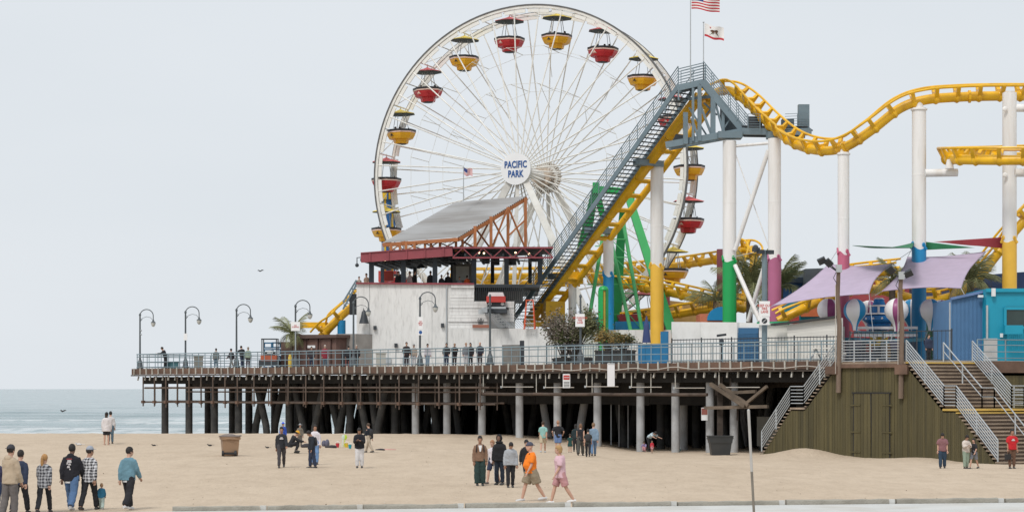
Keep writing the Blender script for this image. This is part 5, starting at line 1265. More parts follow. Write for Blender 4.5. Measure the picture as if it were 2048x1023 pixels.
block('navy_building', 'navy blue building behind the turquoise kiosk', 'building', 1985, 2080, 548, 541, 131, 6, M('wall_navy', (.035, .065, .16), .8)); block('navy_building', 'dusky blue low wall behind the right mauve sail', 'building', 1830, 1985, 570, 560, 137, 4, M('wall_dusk', (.06, .07, .12), .8))
t = block('green_booth', 'dark green booth with orange band left of the blue container', 'booth', 1868, 1902, 612, 612, 127, 4, M('wall_dark_green', (.02, .12, .065), .7)); MB().box(at(1886, 635, 126.9), (1.0, .2, .5)).build('band', M('band_orange', (.4, .10, .04), .6), t); text('TICKETS', .55, at(1890, 618, 126.9), SIGNW, t, 0, .7)
ct = block('blue_container', 'slant roofed blue corrugated container with floodlight', 'container', 1903, 1972, 598, 583, 113, 5, M('container_blue', (.11, .25, .46), .55, var=.05))
for k in range(26):
    a = at(1903.5 + k * 2.65, 0, 112.95); zt = at(0, lerp(598, 583, k / 26), 113).z - .12; MB().box((a.x, 112.96, (DECK + zt) / 2), (.038, .06, zt - DECK)).build('corrugation', MATS['container_blue'], ct)
MB().bar(at(1901, 597, 112.9), at(1973, 581.5, 112.9), .3, .14).build('roof_edge', M('container_edge', (.13, .21, .40), .5), ct); MB().box(at(1961, 592, 112.6), (.28, .2, .14)).build('floodlight', SIGNW, ct); MB().bar(at(1899.5, 604, 112.8), at(1899.5, 720, 112.8), .07).build('downpipe', GALV, ct)
TQ = M('kiosk_turquoise', (.006, .30, .44), .5, var=.04)
kk = block('turquoise_kiosk', 'bright turquoise kiosk with dark serving window', 'kiosk', 1972.5, 2110, 577, 577, 112, 5, TQ)
MB().box(at(2046, 634, 111.95), (1.9, .1, 1.2)).build('window', M('dark_glass', (.03, .05, .045), .1), kk)
for ax, ay, bx, by in ((2010, 615, 2010, 654), (2010, 616, 2080, 616), (2010, 655, 2080, 655)): MB().bar(at(ax, ay, 111.9), at(bx, by, 111.9), .14, .16).build('window_frame', TQ, kk)
MB().box(at(2026, 659, 111.6), (1.0, .5, .5)).build('counter', TQ, kk); MB().bar(at(1972, 580, 111.9), at(2110, 580, 111.9), .12, .2).build('roof_edge', TQ, kk)
MB().bar(at(1974, 610, 111.8), at(1974, 690, 111.8), .1).build('corner_post', GALV, kk); MB().box(at(1987, 584, 111.8), (.2, .12, .45), .4).build('camera_box', SIGNW, kk)
for px, py, w_, h in ((2008, 658, .1, .12), (2003, 670, .16, .22)): MB().box(at(px, py, 111.9), (w_, .04, h)).build('notice', SIGNW, kk)
for k in range(14): MB().bar(at(2016 + k * 4, 668, 111.3), at(2016 + k * 4, 704, 111.3), .04).build('slat', TQ, kk)
gp = at(1981, 706, 109); t = thing('notice_board', 'grey board leaning on the deck railing before the kiosk', 'board', (gp.x, gp.y, DECK)); MB().box((gp.x, gp.y, DECK + .65), (.75, .06, 1.2), .1).build('panel', M('board_grey', (.42, .41, .4), .7), t)
# ochre canopies and game booths far behind between the columns
t = block('ochre_booth', 'ochre canvas booth behind the yellow column', 'booth', 1335, 1440, 600, 612, 154, 5, M('canvas_ochre', (.42, .26, .09), .8)); t = block('orange_booth', 'orange booth with blue arch behind the green column', 'booth', 1400, 1445, 627, 627, 140, 3, M('booth_orange', (.55, .17, .09), .7))
m = MB(); q = at(1443, 640, 139.6)
m.prism([q + V((math.cos(a) * 1.0, 0, math.sin(a) * .95)) for a in [math.pi * k / 12 for k in range(13)]], (0, .3, 0)); m.build('blue_arch', PCOL['blue'], t)
block('dark_booth', 'dark red roofed booth low behind the green ride', 'booth', 1290, 1420, 628, 632, 156, 4, M('booth_maroon', (.16, .05, .06), .8))
block('white_canopy', 'pale canvas canopy behind the terrace and coaster', 'canopy', 1145, 1260, 640, 640, 158, 6, M('canvas_pale', (.55, .5, .46), .8))
# ================================================================== STREET FURNITURE, PLANTS, SMALL THINGS
LAMP = M('lamp_post_grey', (.075, .09, .10), .5, var=.08); GLS = M('lantern_glass', (.55, .56, .53), .25, var=.05)
def lamp(loc, lab, H, arc=True, grp='lamp posts along the pier edge'):
    t = thing('lamp_post', lab, 'lamp post', loc, grp); L = V(loc)
    MB().lathe([(.26, 0), (.26, .12), (.2, .2), (.17, .55), (.12, .65), (.085, .75), (.07, 1.2), (.058, H), (.085, H + .03), (.085, H + .12), (.02, H + .22)], L, 14).build('pole', LAMP, t, True)
    if arc:
        r = .5; pts = [L + V((0, 0, H - .5))] + [L + V((r - r * math.cos(a), 0, H + .02 + r * .95 * math.sin(a))) for a in [math.pi * k / 14 for k in range(15)]] + [L + V((2 * r, 0, H - .32))]
        MB().tube(pts, .035, 8).build('arm', LAMP, t, True)
        MB().tube([L + V((.03, 0, H - .35)), L + V((.22, 0, H - .15)), L + V((.5, 0, H - .05)), L + V((.8, 0, H - .12)), L + V((.93, 0, H - .28))], .018, 6).build('scroll', LAMP, t, True)
        MB().tube([L + V((.05 + .12 * math.cos(a) * (1 - a / 12), 0, H - .30 + .12 * math.sin(a) * (1 - a / 12))) for a in [k * .5 for k in range(14)]], .015, 5).build('scroll', LAMP, t, True)
        q = L + V((2 * r, 0, H - .32))
        ln = MB().lathe([(.05, .06), (.07, -.02), (.1, -.1), (.18, -.16), (.19, -.2)], q, 12).build('lantern_cap', LAMP, t, True)
        MB().lathe([(.18, -.2), (.165, -.33), (.09, -.46), (.02, -.5)], q, 12).build('globe', GLS, t, True)
    return t
LP = [(280, 4.0, 'leftmost curved lamp post at the outer corner of the pier'), (371, 4.05, 'curved lamp post second from the pier corner'), (473, 4.05, 'curved lamp post left of the forklift'), (591, 4.15, 'curved lamp post rising beside the palm and brown shed'), (707, 4.2, 'curved lamp post at the left edge of the white restaurant'), (840, 4.3, 'curved lamp post in front of the white restaurant wall with a small sign')]
for px, H, lab in LP: lamp(epx(px, .9), lab, H)
t = lamp(epx(980, .9), 'straight lamp post with floodlights below the truck front', 4.25, False); q = epx(980, .9)
for dx, dz in ((-.55, 3.35), (-.35, 3.45)): MB().box(q + V((dx, -.1, dz)), (.28, .25, .3), .5).build('floodlight', GALV, t)
MB().bar(q + V((0, 0, 3.3)), q + V((-.6, 0, 3.3)), .05).build('bracket', LAMP, t)
lamp(epx(1161, .9), 'straight lamp post with red lettered sign beside the bush', 4.0, False)
q = epx(280, .9)
for dz in (2.9, 2.6): MB().ball(q + V((.1, -.1, dz)), .07, 8, 5).build('camera', GALV, bpy.data.objects['lamp_post'])
REDT = M('sign_red', (.5, .035, .03), .6)
def sign(lab, px, py, D, w_, h, lines, post=None, size=.16, name='sign', extra=None):
    p = at(px, py, D); t = thing(name, lab, 'sign', p)
    MB().box(p, (w_, .03, h)).build('board', SIGNW, t)
    if post: MB().tube([at(px, post, D) + V((0, .05, 0)), V((p.x, D + .05, p.z + h / 2))], .03, 6).build('post', GALV, t)
    if lines: text('\n'.join(lines), size, p + V((0, -.02, 0)), REDT, t, 0, .8, .02, .003, sp=.85)
    return t
q = epx(591, .8); sign('white parking sign with red letters below the left palm', 591, 652, q.y - .1, .62, .62, ['NO', 'STOPPING'], 700, .13)
q = epx(1160, .8); sign('white fire lane sign on the lamp post by the bush', 1160, 640, q.y - .12, .56, .78, ['NO PARKING', 'FIRE', 'LANE'], None, .17)
q = epx(1529, .8); sign('white fire lane sign on the tall steel pole', 1529, 617, q.y - .2, .6, .85, ['KEEP OUT', 'FIRE', 'LANE'], None, .2)
t = sign('small black and white notice under the fire lane sign', 1529, 641, q.y - .2, .55, .45, None); MB().ball(at(1529, 641, q.y - .22), (.16, .01, .16), 12, 6).build('symbol', DSTEEL, t); MB().bar(at(1525, 645, q.y - .23), at(1533, 637, q.y - .23), .03, .02).build('stroke', SIGNW, t)
q = epx(841, .8); sign('small pink and white sign on the lamp post before the restaurant', 841, 646, q.y - .12, .3, .85, ['NO', 'SMOK', 'ING'], None, .13); 
t = sign('small blue accessibility style notice under the restaurant lamp sign', 841, 664, q.y - .12, .32, .36, None); MB().ball(at(841, 664, q.y - .14), (.11, .01, .12), 10, 6).build('symbol', SIGNB, t)
sign('grey notice on the second lamp post from the pier corner', 371, 673, epx(371, .8).y - .1, .26, .5, None)
q = epx(1133, -.3); t = sign('white notice with red heading hanging under the pier edge', 1133, 761, q.y, .44, .84, None); MB().box(at(1133, 754, q.y - .03), (.36, .01, .26)).build('red_block', REDT, t)
for k in range(4): MB().box(at(1133, 763 + k * 3, q.y - .03), (.34, .01, .03)).build('text_line', LAMP, t)
text('DANGER', .09, at(1133, 754, q.y - .04), SIGNW, t, 0, .8)
q = epx(1222, -.45); t = thing('banner', 'blank white vertical banner hanging from the pier edge', 'banner', at(1222, 749, q.y)); MB().box(at(1222, 749, q.y), (.43, .02, 1.36)).build('sheet', M('banner_white', (.78, .78, .80), .7, var=.02), t); MB().bar(at(1216, 727, q.y - .02), at(1229, 727, q.y - .02), .03).build('top_bar', GALV, t)
q = epx(1411, .3); t = sign('red and white warning sign on the concrete pile by the black tub', 1409, 827, q.y, .36, .72, None); MB().box(at(1409, 822, q.y - .03), (.33, .01, .36)).build('red_block', M('sign_faded_red', (.3, .1, .08), .7), t)
# tall steel pole with cameras
q = epx(1529, 1.0); t = thing('camera_pole', 'tall blue grey steel pole with cameras in front of the sheds', 'pole', q); D = q.y
MB().lathe([(.3, 0), (.3, .1), (.155, .14), (.15, at(1529, 500, D).z - DECK)], q, 14).build('shaft', STEEL, t, True)
MB().bar(at(1508, 502, D), at(1541, 503, D), .14, .12).build('crossarm', DSTEEL, t); 
for px, py in ((1512, 499), (1521, 503), (1540, 504)): MB().box(at(px, py, D - .2), (.34, .3, .22), .6).build('camera', DSTEEL, t)
MB().ball(at(1511, 495, D - .2), .17, 10, 6).build('dome', DSTEEL, t); MB().tube([at(1465, 514, D + 2), at(1510, 504, D)], .02, 5).build('stay', GALV, t)
# wooden poles
WP = M('pole_wood', (.20, .145, .11), .9, var=.2, scale=2, bump=.4, stretch=(3, 3, .3), dirt=(.1, .07, .05), damt=.5)
for px, top, lab, s in ((1677, 535, 'left weathered wooden pole with two floodlights at the stair landing', SL1 + .1), (1802, 549, 'right weathered wooden pole with two floodlights at the stair landing', 67.35)):
    q = wpt(s, 0, -.25); D = q.y; t = thing('wooden_pole', lab, 'pole', V((q.x, q.y, 3.2)))
    q = at(px, 0, D); zt = at(px, top, D).z
    MB().tube([V((q.x, D, 2.7 if px > 1700 else 3.0)), V((q.x + .03, D, 5)), V((q.x + .05, D, 6.6)), V((q.x - .05, D, 8.0)), V((q.x + .01, D, zt))], [.135, .13, .125, .118, .105], 12).build('shaft', WP, t, True)
    for dx, dz, rr in ((-.55, .35, .8), (.35 if px > 1700 else -.9, .15 if px > 1700 else .45, -.5)):
        c = V((q.x + dx, D - .15, zt + dz - .1)); MB().bar(V((q.x, D, zt - .25)), c, .05).build('bracket', DSTEEL, t)
        m = MB().box((0, 0, 0), (.42, .16, .34)); rm_ = Matrix.Rotation(.6, 3, 'X') @ Matrix.Rotation(rr, 3, 'Y'); m.v = [c + rm_ @ v for v in m.v]; m.build('floodlight', DSTEEL, t)
    MB().tube([V((q.x - .12, D - .12, zt - .2)), V((q.x - .3, D - .2, zt - .55)), V((q.x - .1, D - .18, zt - .85))], .02, 5).build('wire', DSTEEL, t); MB().box(V((q.x, D - .12, zt - .05)), (.3, .2, .4)).build('junction_box', GALV, t)
    MB().tube([V((q.x - .17, D - .08, zt - .9)), V((q.x - .17, D - .08, 4.0))], .02, 5).build('riser_conduit', WIREW, t)
# palms
FROND = M('palm_frond', (.19, .20, .09), .7, var=.3, scale=3); FROND2 = M('palm_frond_dry', (.22, .165, .08), .8, var=.2); TRK = M('palm_trunk', (.11, .085, .062), .9, var=.25, scale=4, bump=.6)
def frond_mesh(L, droop, seed, dry=False):
    r_ = random.Random(seed); m = MB(); pts = []
    for k in range(9):
        u = k / 8; pts.append(V((u * L * (1 - .18 * droop * u), 0, L * (.42 * u - (.3 + .6 * droop) * u * u))))
    m.tube(pts, [.035 * (1 - .8 * k / 8) for k in range(9)], 4)
    for k in range(26):
        u = .14 + .86 * k / 25; i = min(7, int(u * 8)); p = pts[i].lerp(pts[i + 1], u * 8 - i) if i < 8 else pts[8]; t = (pts[min(i + 1, 8)] - pts[i]).normalized()
        ln = L * .34 * math.sin(math.pi * min(1, u * .85 + .15)) ** .7 + .08
        for sg in (-1, 1):
            d = (t * .65 + V((0, sg * .75, -.30 + r_.uniform(-.2, .1)))).normalized(); e = p + d * ln + V((0, 0, -.12 * ln * r_.uniform(.5, 2))); w_ = t * .011
            mid = p.lerp(e, .55) + V((0, 0, .03)); m.add([p - w_, p + w_, mid + w_ * .9, e, mid - w_ * .9], [(0, 1, 2, 4), (4, 2, 3)])
    return m.mesh('frond', FROND2 if dry else FROND)
FM = [frond_mesh(1.0, d, 30 + i, i == 4) for i, d in enumerate((.15, .4, .7, 1.0, 1.25))]
def palm(lab, base, h, L, n, r, seed, crown_only=False, lean=.0):
    r_ = random.Random(seed); t = thing('palm_tree', lab, 'palm tree', base); b = V(base); top = b + V((lean, 0, h))
    MB().tube([b, b.lerp(top, .5) + V((-.05, 0, 0)), top], [r * 1.3, r, r * 1.05], 10).build('trunk', TRK, t, True)
    for k in range(n):
        az = k * 2.399 + r_.uniform(-.3, .3); el = r_.uniform(-.1, 1.15) if k > n * .3 else r_.uniform(.7, 1.35)
        i = min(4, max(0, int(3.6 - el * 2.9 + r_.uniform(-.4, .8)))); s = L * r_.uniform(.8, 1.15)
        mt = Matrix.Translation(top) @ Matrix.Rotation(az, 4, 'Z') @ Matrix.Rotation(-(el - .25), 4, 'Y') @ Matrix.Rotation(r_.uniform(-.5, .5), 4, 'X') @ Matrix.Scale(s, 4)
        inst('frond', FM[i], mt, t)
    return t
q = epx(584, 3.6); palm('small windswept palm behind the brown shed on the left', (q.x, q.y, DECK), 2.35, 1.75, 15, .12, 5)
q = at(1500, 0, 136); palm('palm crown between the green and mauve columns', (q.x, q.y, DECK), 5.6, 2.6, 22, .22, 8)
q = at(1560, 0, 139); palm('palm fanning out right of the mauve column', (q.x, q.y, DECK), 5.5, 2.5, 20, .22, 3)
q = at(1432, 0, 143); palm('low drooping palm left of the green column', (q.x, q.y, DECK), 4.7, 2.2, 12, .2, 14)
q = at(1941, 0, 127); palm('palm behind the right mauve sail and yellow track', (q.x, q.y, DECK), 5.3, 2.3, 20, .22, 21)
q = at(1785, 0, 131); palm('palm hidden between the two mauve sails', (q.x, q.y, DECK), 5.6, 1.7, 14, .2, 9)
q = at(992, 0, 152); palm('low palm seen under the red terrace roof', (q.x, q.y, DECK), 5.6, .9, 12, .15, 4)
# bushes: branches and loose leaf clumps
LEAFS = [M('leaf_olive', (.17, .17, .08), .8, var=.3), M('leaf_mauve', (.24, .20, .165), .8, var=.25), M('leaf_green', (.085, .115, .04), .8, var=.3), M('leaf_ochre', (.3, .2, .06), .8, var=.25)]
BRK = M('bark', (.09, .07, .055), .9, var=.2)
def bush(lab, base, w_, h, nl, seed, cols, stemh=.5, name='bush'):
    r_ = random.Random(seed); t = thing(name, lab, 'bush', base); b = V(base); br = MB(); tips = []
    for k in range(16):
        a = r_.uniform(0, 6.28); rr = r_.uniform(.2, 1) ** .6; e = b + V((math.cos(a) * w_ / 2 * rr, math.sin(a) * w_ / 2 * rr * .8, h * (.45 + .5 * (1 - rr * .7) * r_.uniform(.6, 1.1))))
        s = b + V((math.cos(a) * .1, math.sin(a) * .1, 0)); mid = s.lerp(e, .5) + V((r_.uniform(-.15, .15), 0, .1 * h)); br.tube([s, mid, e], [.045, .028, .01], 5); tips += [e, mid.lerp(e, .5)]
    br.build('branches', BRK, t)
    m = MB()
    for k in range(nl):
        c = r_.choice(tips) + V((r_.gauss(0, .16 * w_ / 2), r_.gauss(0, .16 * w_ / 2), r_.gauss(0, .10 * h))); s = r_.uniform(.05, .115)
        u = V((r_.uniform(-1, 1), r_.uniform(-1, 1), r_.uniform(-.6, .6))).normalized(); q = u.orthogonal().normalized(); q = Matrix.Rotation(r_.uniform(0, 6), 3, u) @ q
        ci = cols[0] if (c - b).x + r_.uniform(-.7, .7) < 0 else cols[1]
        if r_.random() < .15: ci = cols[2]
        m.add([c - u * s, c + q * s * .45, c + u * s, c - q * s * .45], [(0, 1, 2, 3)], ci)
    o = m.build('foliage', LEAFS, t); o['kind'] = 'stuff'; return t
q = epx(1148, 6.0); bush('big grey mauve and green bush before the low white wall', (q.x, q.y, DECK + .4), 3.3, 3.5, 6500, 2, (1, 0, 2))
q = epx(1128, 5.6); bush('smaller olive bush left of the big one', (q.x, q.y, DECK + .4), 2.0, 2.4, 2600, 12, (0, 2, 1))
q = epx(1215, 5.5); bush('ochre grasses in the planters below the blue wave column', (q.x, q.y, DECK + .8), 1.8, 1.5, 1200, 6, (3, 0, 3))
q = epx(1247, 5.3); bush('ochre and olive plant below the green swing ride', (q.x, q.y, DECK + .8), 1.6, 1.2, 1000, 7, (3, 2, 0))
for px, n, w_, h, lab in ((1148, 6.0, 2.4, .5, 'dark planter box under the big bush'), (1128, 5.6, 1.2, .45, 'dark planter box under the smaller olive bush'), (1215, 5.5, 1.3, .9, 'tall dark planter under the ochre grasses'), (1247, 5.3, 1.2, .9, 'tall dark planter under the ochre and olive plant')):
    q = epx(px, n); t = thing('planter', lab, 'planter', q); PLM = M('planter_dark', (.06, .06, .058), .8, var=.2)
    MB().box(q + V((0, 0, h / 2 - .04)), (w_, .9, h - .08), rz).build('box', PLM, t); MB().box(q + V((0, 0, h - .04)), (w_ + .08, .98, .08), rz).build('rim', PLM, t); MB().box(q + V((0, 0, h + .01)), (w_ - .1, .8, .02), rz).build('soil', M('soil', (.05, .035, .025), .95), t)
# closed umbrella
q = epx(1293, 5.5); t = thing('patio_umbrella', 'closed dark blue patio umbrella left of the yellow column', 'umbrella', q); MB().lathe([(.27, 1.35), (.25, 1.5), (.16, 2.4), (.05, 2.9), (.02, 3.0)], q, 10).build('canopy', M('umbrella_blue', (.035, .055, .15), .8), t); MB().tube([q, q + V((0, 0, 1.4))], .03, 6).build('pole', GALV, t)
t = thing('dish_stand', 'black viewing scope on a post before the white shed', 'viewer', epx(1443, 2)); q = epx(1443, 2); MB().lathe([(.14, 0), (.06, .1), (.06, 1.0), (.13, 1.05), (.14, 1.3), (.04, 1.4)], q, 12).build('stand', DSTEEL, t); MB().bar(q + V((-.25, -.1, 1.55)), q + V((.25, .1, 1.62)), .16, .13).build('scope', DSTEEL, t)
# picnic tables behind railing by the shed
for px, lab in ((1650, 'grey picnic table behind the railing left of the wooden pole'),):
    q = epx(px, 2.2); t = thing('picnic_table', lab, 'table', q); MB().box(q + V((0, 0, .74)), (1.8, .75, .06), rz).build('table_top', WB2, t)
    for s_ in (-.6, .6): MB().box(q + V((0, 0, .44)) + NN * s_, (1.8, .28, .05), rz).build('bench', WB2, t)
    for s_ in (-.6, .6): MB().bar(q + EE * s_ - NN * .6, q + EE * s_ + V((0, 0, .72)), .07).build('leg', GALV, t); MB().bar(q + EE * s_ + NN * .6, q + EE * s_ + V((0, 0, .72)), .07).build('leg', GALV, t)
# ------------------------------------------------------------------ things on the sand
TAN = M('cart_tan', (.30, .19, .115), .6, var=.06, dirt=(.16, .1, .06), damt=.5)
def tapered(c, w0, d0, w1, d1, z0, z1, rzz=0):
    m = MB(); cs, sn = math.cos(rzz), math.sin(rzz); vs = []
    for w_, d, z in ((w0, d0, z0), (w1, d1, z1)):
        for x, y in ((-1,-1),(1,-1),(1,1),(-1,1)): a, b = x * w_ / 2, y * d / 2; vs.append(V(c) + V((a * cs - b * sn, a * sn + b * cs, z)))
    return m.add(vs, [(3,2,1,0),(4,5,6,7),(0,1,5,4),(1,2,6,5),(2,3,7,6),(3,0,4,7)])
q = ground(460, 911); t = thing('trash_cart', 'tan wheeled trash cart with dark lid standing alone on the sand', 'trash cart', q); z = q.z
tapered(q, .64, .64, .76, .80, .02, .80, .25).build('body', TAN, t); tapered(q, .84, .88, .86, .90, .74, .86, .25).build('rim', TAN, t)
lid = MB().prism([q + V((-.44, -.44, .865)), q + V((.46, -.40, .865)), q + V((.46, .42, .88)), q + V((-.42, .46, .88))], (0, 0, .05)); lid.build('lid', M('cart_lid', (.20, .165, .15), .7), t); MB().ball(q + V((-.05, 0, .9)), (.34, .34, .10), 10, 6).build('lid_dome', MATS['cart_lid'], t)
for dx in (-.26, .30):
    m = MB().lathe([(.03, -.05), (.13, -.045), (.13, .045), (.03, .05)], (0, 0, 0), 14); m.v = [q + V((dx + v.z, -.36 + v.x, .13 + v.y)) for v in m.v]; m.build('wheel', BLACK, t)
MB().bar(q + V((-.28, -.36, .13)), q + V((.34, -.36, .13)), .09).build('axle', BLACK, t); MB().tube([q + V((-.3, -.48, .78)), q + V((.3, -.46, .78))], .02, 6).build('handle', TAN, t)
q = ground(1440, 909); t = thing('black_tub', 'large black plastic tub with broad rim standing before the pier piles', 'tub', q)
tapered(q, .98, .95, 1.16, 1.12, 0, .68).build('body', M('tub_black', (.03, .034, .036), .5, var=.12, dirt=(.09, .08, .07), damt=.3), t); tapered(q, 1.20, 1.18, 1.30, 1.26, .66, .98).build('collar', MATS['tub_black'], t)
tapered(q, 1.34, 1.3, 1.36, 1.32, .98, 1.05).build('rim', MATS['tub_black'], t)
for sx in (-1, 1): MB().tube([q + V((sx * .62, -.3, .9)), q + V((sx * .72, 0, .9)), q + V((sx * .62, .3, .9))], .03, 6).build('handle', MATS['tub_black'], t)
def lump(name, lab, cat, px, py, r, mat, sx=1, sz=.6, n=3, seed=0):
    r_ = random.Random(px + seed); q = ground(px, py); t = thing(name, lab, cat, q)
    m = MB()
    for k in range(n): m.ball(q + V((r_.uniform(-.5, .5) * r * sx, r_.uniform(-.3, .3) * r, r * sz * .5)), (r * sx * r_.uniform(.5, .8), r * .6, r * sz * r_.uniform(.6, 1)), 10, 6)
    m.build('bundle', mat, t, True); return t
lump('towel', 'crumpled dark towel on the sand right of the trash cart group', 'towel', 607, 894, .2, M('cloth_dark', (.05, .045, .05), .9), 2.0, .7)
lump('backpack', 'grey purple backpack lying on the sand beside the towels', 'backpack', 651, 892, .22, M('bag_grey', (.12, .12, .17), .8), .8, 1.3); lump('towel', 'dark clothes heap between the backpack and red pail', 'clothes', 662, 895, .16, MATS['cloth_dark'], 1.8, .7)
lump('towel', 'pair of dark shoes left on the sand right of the toys', 'shoes', 760, 900, .14, MATS['cloth_dark'], 2.0, .5); lump('towel', 'pale pink towel spread at the end of the toy pile', 'towel', 780, 899, .16, M('cloth_pink', (.5, .25, .22), .9), 2.6, .25)
def pail(px, py, h, mat, lab, name='toy_pail'):
    q = ground(px, py); t = thing(name, lab, 'toy', q); MB().lathe([(h * .32, 0), (h * .45, h), (h * .48, h), (h * .42, h * .92)], q, 12).build('pail_body', mat, t, True)
    MB().tube([q + V((math.cos(a) * h * .45, 0, h + math.sin(a) * h * .35)) for a in [math.pi * k / 8 for k in range(9)]], .012, 5).build('handle', SIGNW, t)
pail(675, 894, .22, M('toy_red', (.55, .03, .05), .4), 'red toy pail on the sand'); pail(700, 896, .2, M('toy_teal', (.01, .25, .33), .4), 'teal toy pail on the sand'); pail(1358, 903, .2, M('toy_teal', (.01, .25, .33), .4), 'teal toy bucket beside the concrete pile under the pier')
pail(693, 894, .22, M('toy_yellow', (.7, .5, .03), .4), 'yellow toy pail with green spade on the sand')
for px, py, c, lab in ((688, 893, (.45, .62, .05), 'lime green toy spade stuck in the sand'), (684, 893, (.6, .7, .6), 'pale mint toy rake stuck in the sand')):
    q = ground(px, py); t = thing('toy_spade', lab, 'toy', q); mt = M('toy_%d' % px, c, .4); MB().tube([q, q + V((.05, 0, .4))], .025, 6).build('shaft', mt, t); MB().ball(q + V((.07, 0, .5)), (.09, .03, .13), 10, 6).build('blade', mt, t)
# birds
BIRD = M('bird_dark', (.04, .038, .04), .8); GULLM = M('gull_white', (.6, .6, .6), .8)
def bird(px, py, D, s, fly, lab, mat=BIRD):
    p = at(px, py, D) if fly else ground(px, py) + V((0, 0, .06 * s))
    m = MB().ball(p, (.16 * s, .07 * s, .07 * s), 10, 6).ball(p + V((-.16 * s, 0, .06 * s)), .05 * s, 8, 5).prism([p + V((.1 * s, -.03 * s, .02 * s)), p + V((.32 * s, -.04 * s, 0)), p + V((.32 * s, .04 * s, 0)), p + V((.1 * s, .03 * s, .02 * s))], (0, 0, .02 * s)).tube([p + V((-.2 * s, 0, .06 * s)), p + V((-.27 * s, 0, .05 * s))], [.015 * s, .004], 5)
    if fly:
        for sg in (-1, 1):
            m.prism([p + V((-.06 * s, sg * .05 * s, .03 * s)), p + V((.1 * s, sg * .05 * s, .03 * s)), p + V((.14 * s, sg * .35 * s, .18 * s)), p + V((.12 * s, sg * .62 * s, .1 * s)), p + V((.02 * s, sg * .35 * s, .18 * s))], (0, 0, .015))
        m.v = [p + Matrix.Rotation(.9, 3, 'Z') @ (v - p) for v in m.v]
    else:
        for sg in (-.03, .03): m.tube([p + V((0, sg * s, -.05 * s)), p + V((0, sg * s, -.12 * s))], .008 * s, 4)
    o = m.build('bird', mat, None, True); tag(o, lab, 'bird')
bird(125, 822, 150, .6, True, 'dark bird flying low over the sea at left'); bird(520, 542, 150, .55, True, 'small dark bird in the sky left of the white restaurant')
bird(308, 891, 0, .6, False, 'dark pigeon on the sand below the pier corner'); bird(420, 891, 0, .65, False, 'dark pigeon just left of the trash cart'); bird(535, 895, 0, .55, False, 'dark pigeon walking left of the man in dark tee'); bird(158, 890, 0, .9, False, 'pale gull on the sand behind the men at left', GULLM)
# ================================================================== PEOPLE
SKINS = [M('skin_fair', (.52, .31, .225), .55, var=.04), M('skin_tan', (.38, .21, .14), .55, var=.04), M('skin_dark', (.17, .09, .06), .55, var=.04)]
EYE = M('eye_dark', (.03, .025, .025), .3); LIP = M('lip', (.36, .13, .11), .5)
def CL(name, c, rough=.9, var=.1): return M('cloth_' + name, c, rough, var=var, scale=5, bump=.15, bscale=18)
def plaid(name, a, b, sc=9):
    if name in MATS: return MATS[name]
    m = bpy.data.materials.new(name); m.use_nodes = True; t = m.node_tree; bs = t.nodes['Principled BSDF']; bs.inputs['Roughness'].default_value = .9
    tc = t.nodes.new('ShaderNodeTexCoord'); mp = t.nodes.new('ShaderNodeMapping'); mp.inputs['Rotation'].default_value = (0, 0, .6); t.links.new(tc.outputs['Object'], mp.inputs[0]); sx = t.nodes.new('ShaderNodeSeparateXYZ'); t.links.new(mp.outputs[0], sx.inputs[0]); outs = []
    nz = t.nodes.new('ShaderNodeTexNoise'); nz.inputs['Scale'].default_value = 5; t.links.new(tc.outputs['Object'], nz.inputs['Vector'])
    for ax, k in (('X', sc * 1.15), ('Z', sc)):
        q = t.nodes.new('ShaderNodeMath'); q.operation = 'MULTIPLY_ADD'; q.inputs[1].default_value = k; t.links.new(sx.outputs[ax], q.inputs[0]); t.links.new(nz.outputs[0], q.inputs[2])
        f = t.nodes.new('ShaderNodeMath'); f.operation = 'FRACT'; t.links.new(q.outputs[0], f.inputs[0])
        g = t.nodes.new('ShaderNodeMath'); g.operation = 'GREATER_THAN'; g.inputs[1].default_value = .5; t.links.new(f.outputs[0], g.inputs[0]); outs.append(g.outputs[0])
    ad = t.nodes.new('ShaderNodeMath'); ad.operation = 'ADD'; t.links.new(outs[0], ad.inputs[0]); t.links.new(outs[1], ad.inputs[1])
    hf = t.nodes.new('ShaderNodeMath'); hf.operation = 'MULTIPLY'; hf.inputs[1].default_value = .5; t.links.new(ad.outputs[0], hf.inputs[0])
    mx_ = t.nodes.new('ShaderNodeMix'); mx_.data_type = 'RGBA'; mx_.inputs[6].default_value = (*a, 1); mx_.inputs[7].default_value = (*b, 1); t.links.new(hf.outputs[0], mx_.inputs[0]); t.links.new(mx_.outputs[2], bs.inputs['Base Color']); MATS[name] = m; return m
PENDING = []
def hmesh(mb, name, mat, parent, vox, world, smooth=2, late=None):
    me = mb.mesh(name, mat, None, True); o = bpy.data.objects.new(name, me); COL.objects.link(o)
    if parent: o.parent = parent
    else: o.matrix_basis = world
    r_ = o.modifiers.new('r', 'REMESH'); r_.mode = 'VOXEL'; r_.voxel_size = vox; r_.use_smooth_shade = True
    if smooth: s = o.modifiers.new('s', 'SMOOTH'); s.iterations = smooth; s.factor = .5
    PENDING.append((o, late)); return o
def plain(mb, name, mat, parent): o = bpy.data.objects.new(name, mb.mesh(name, mat, None, True)); COL.objects.link(o); o.parent = parent; return o
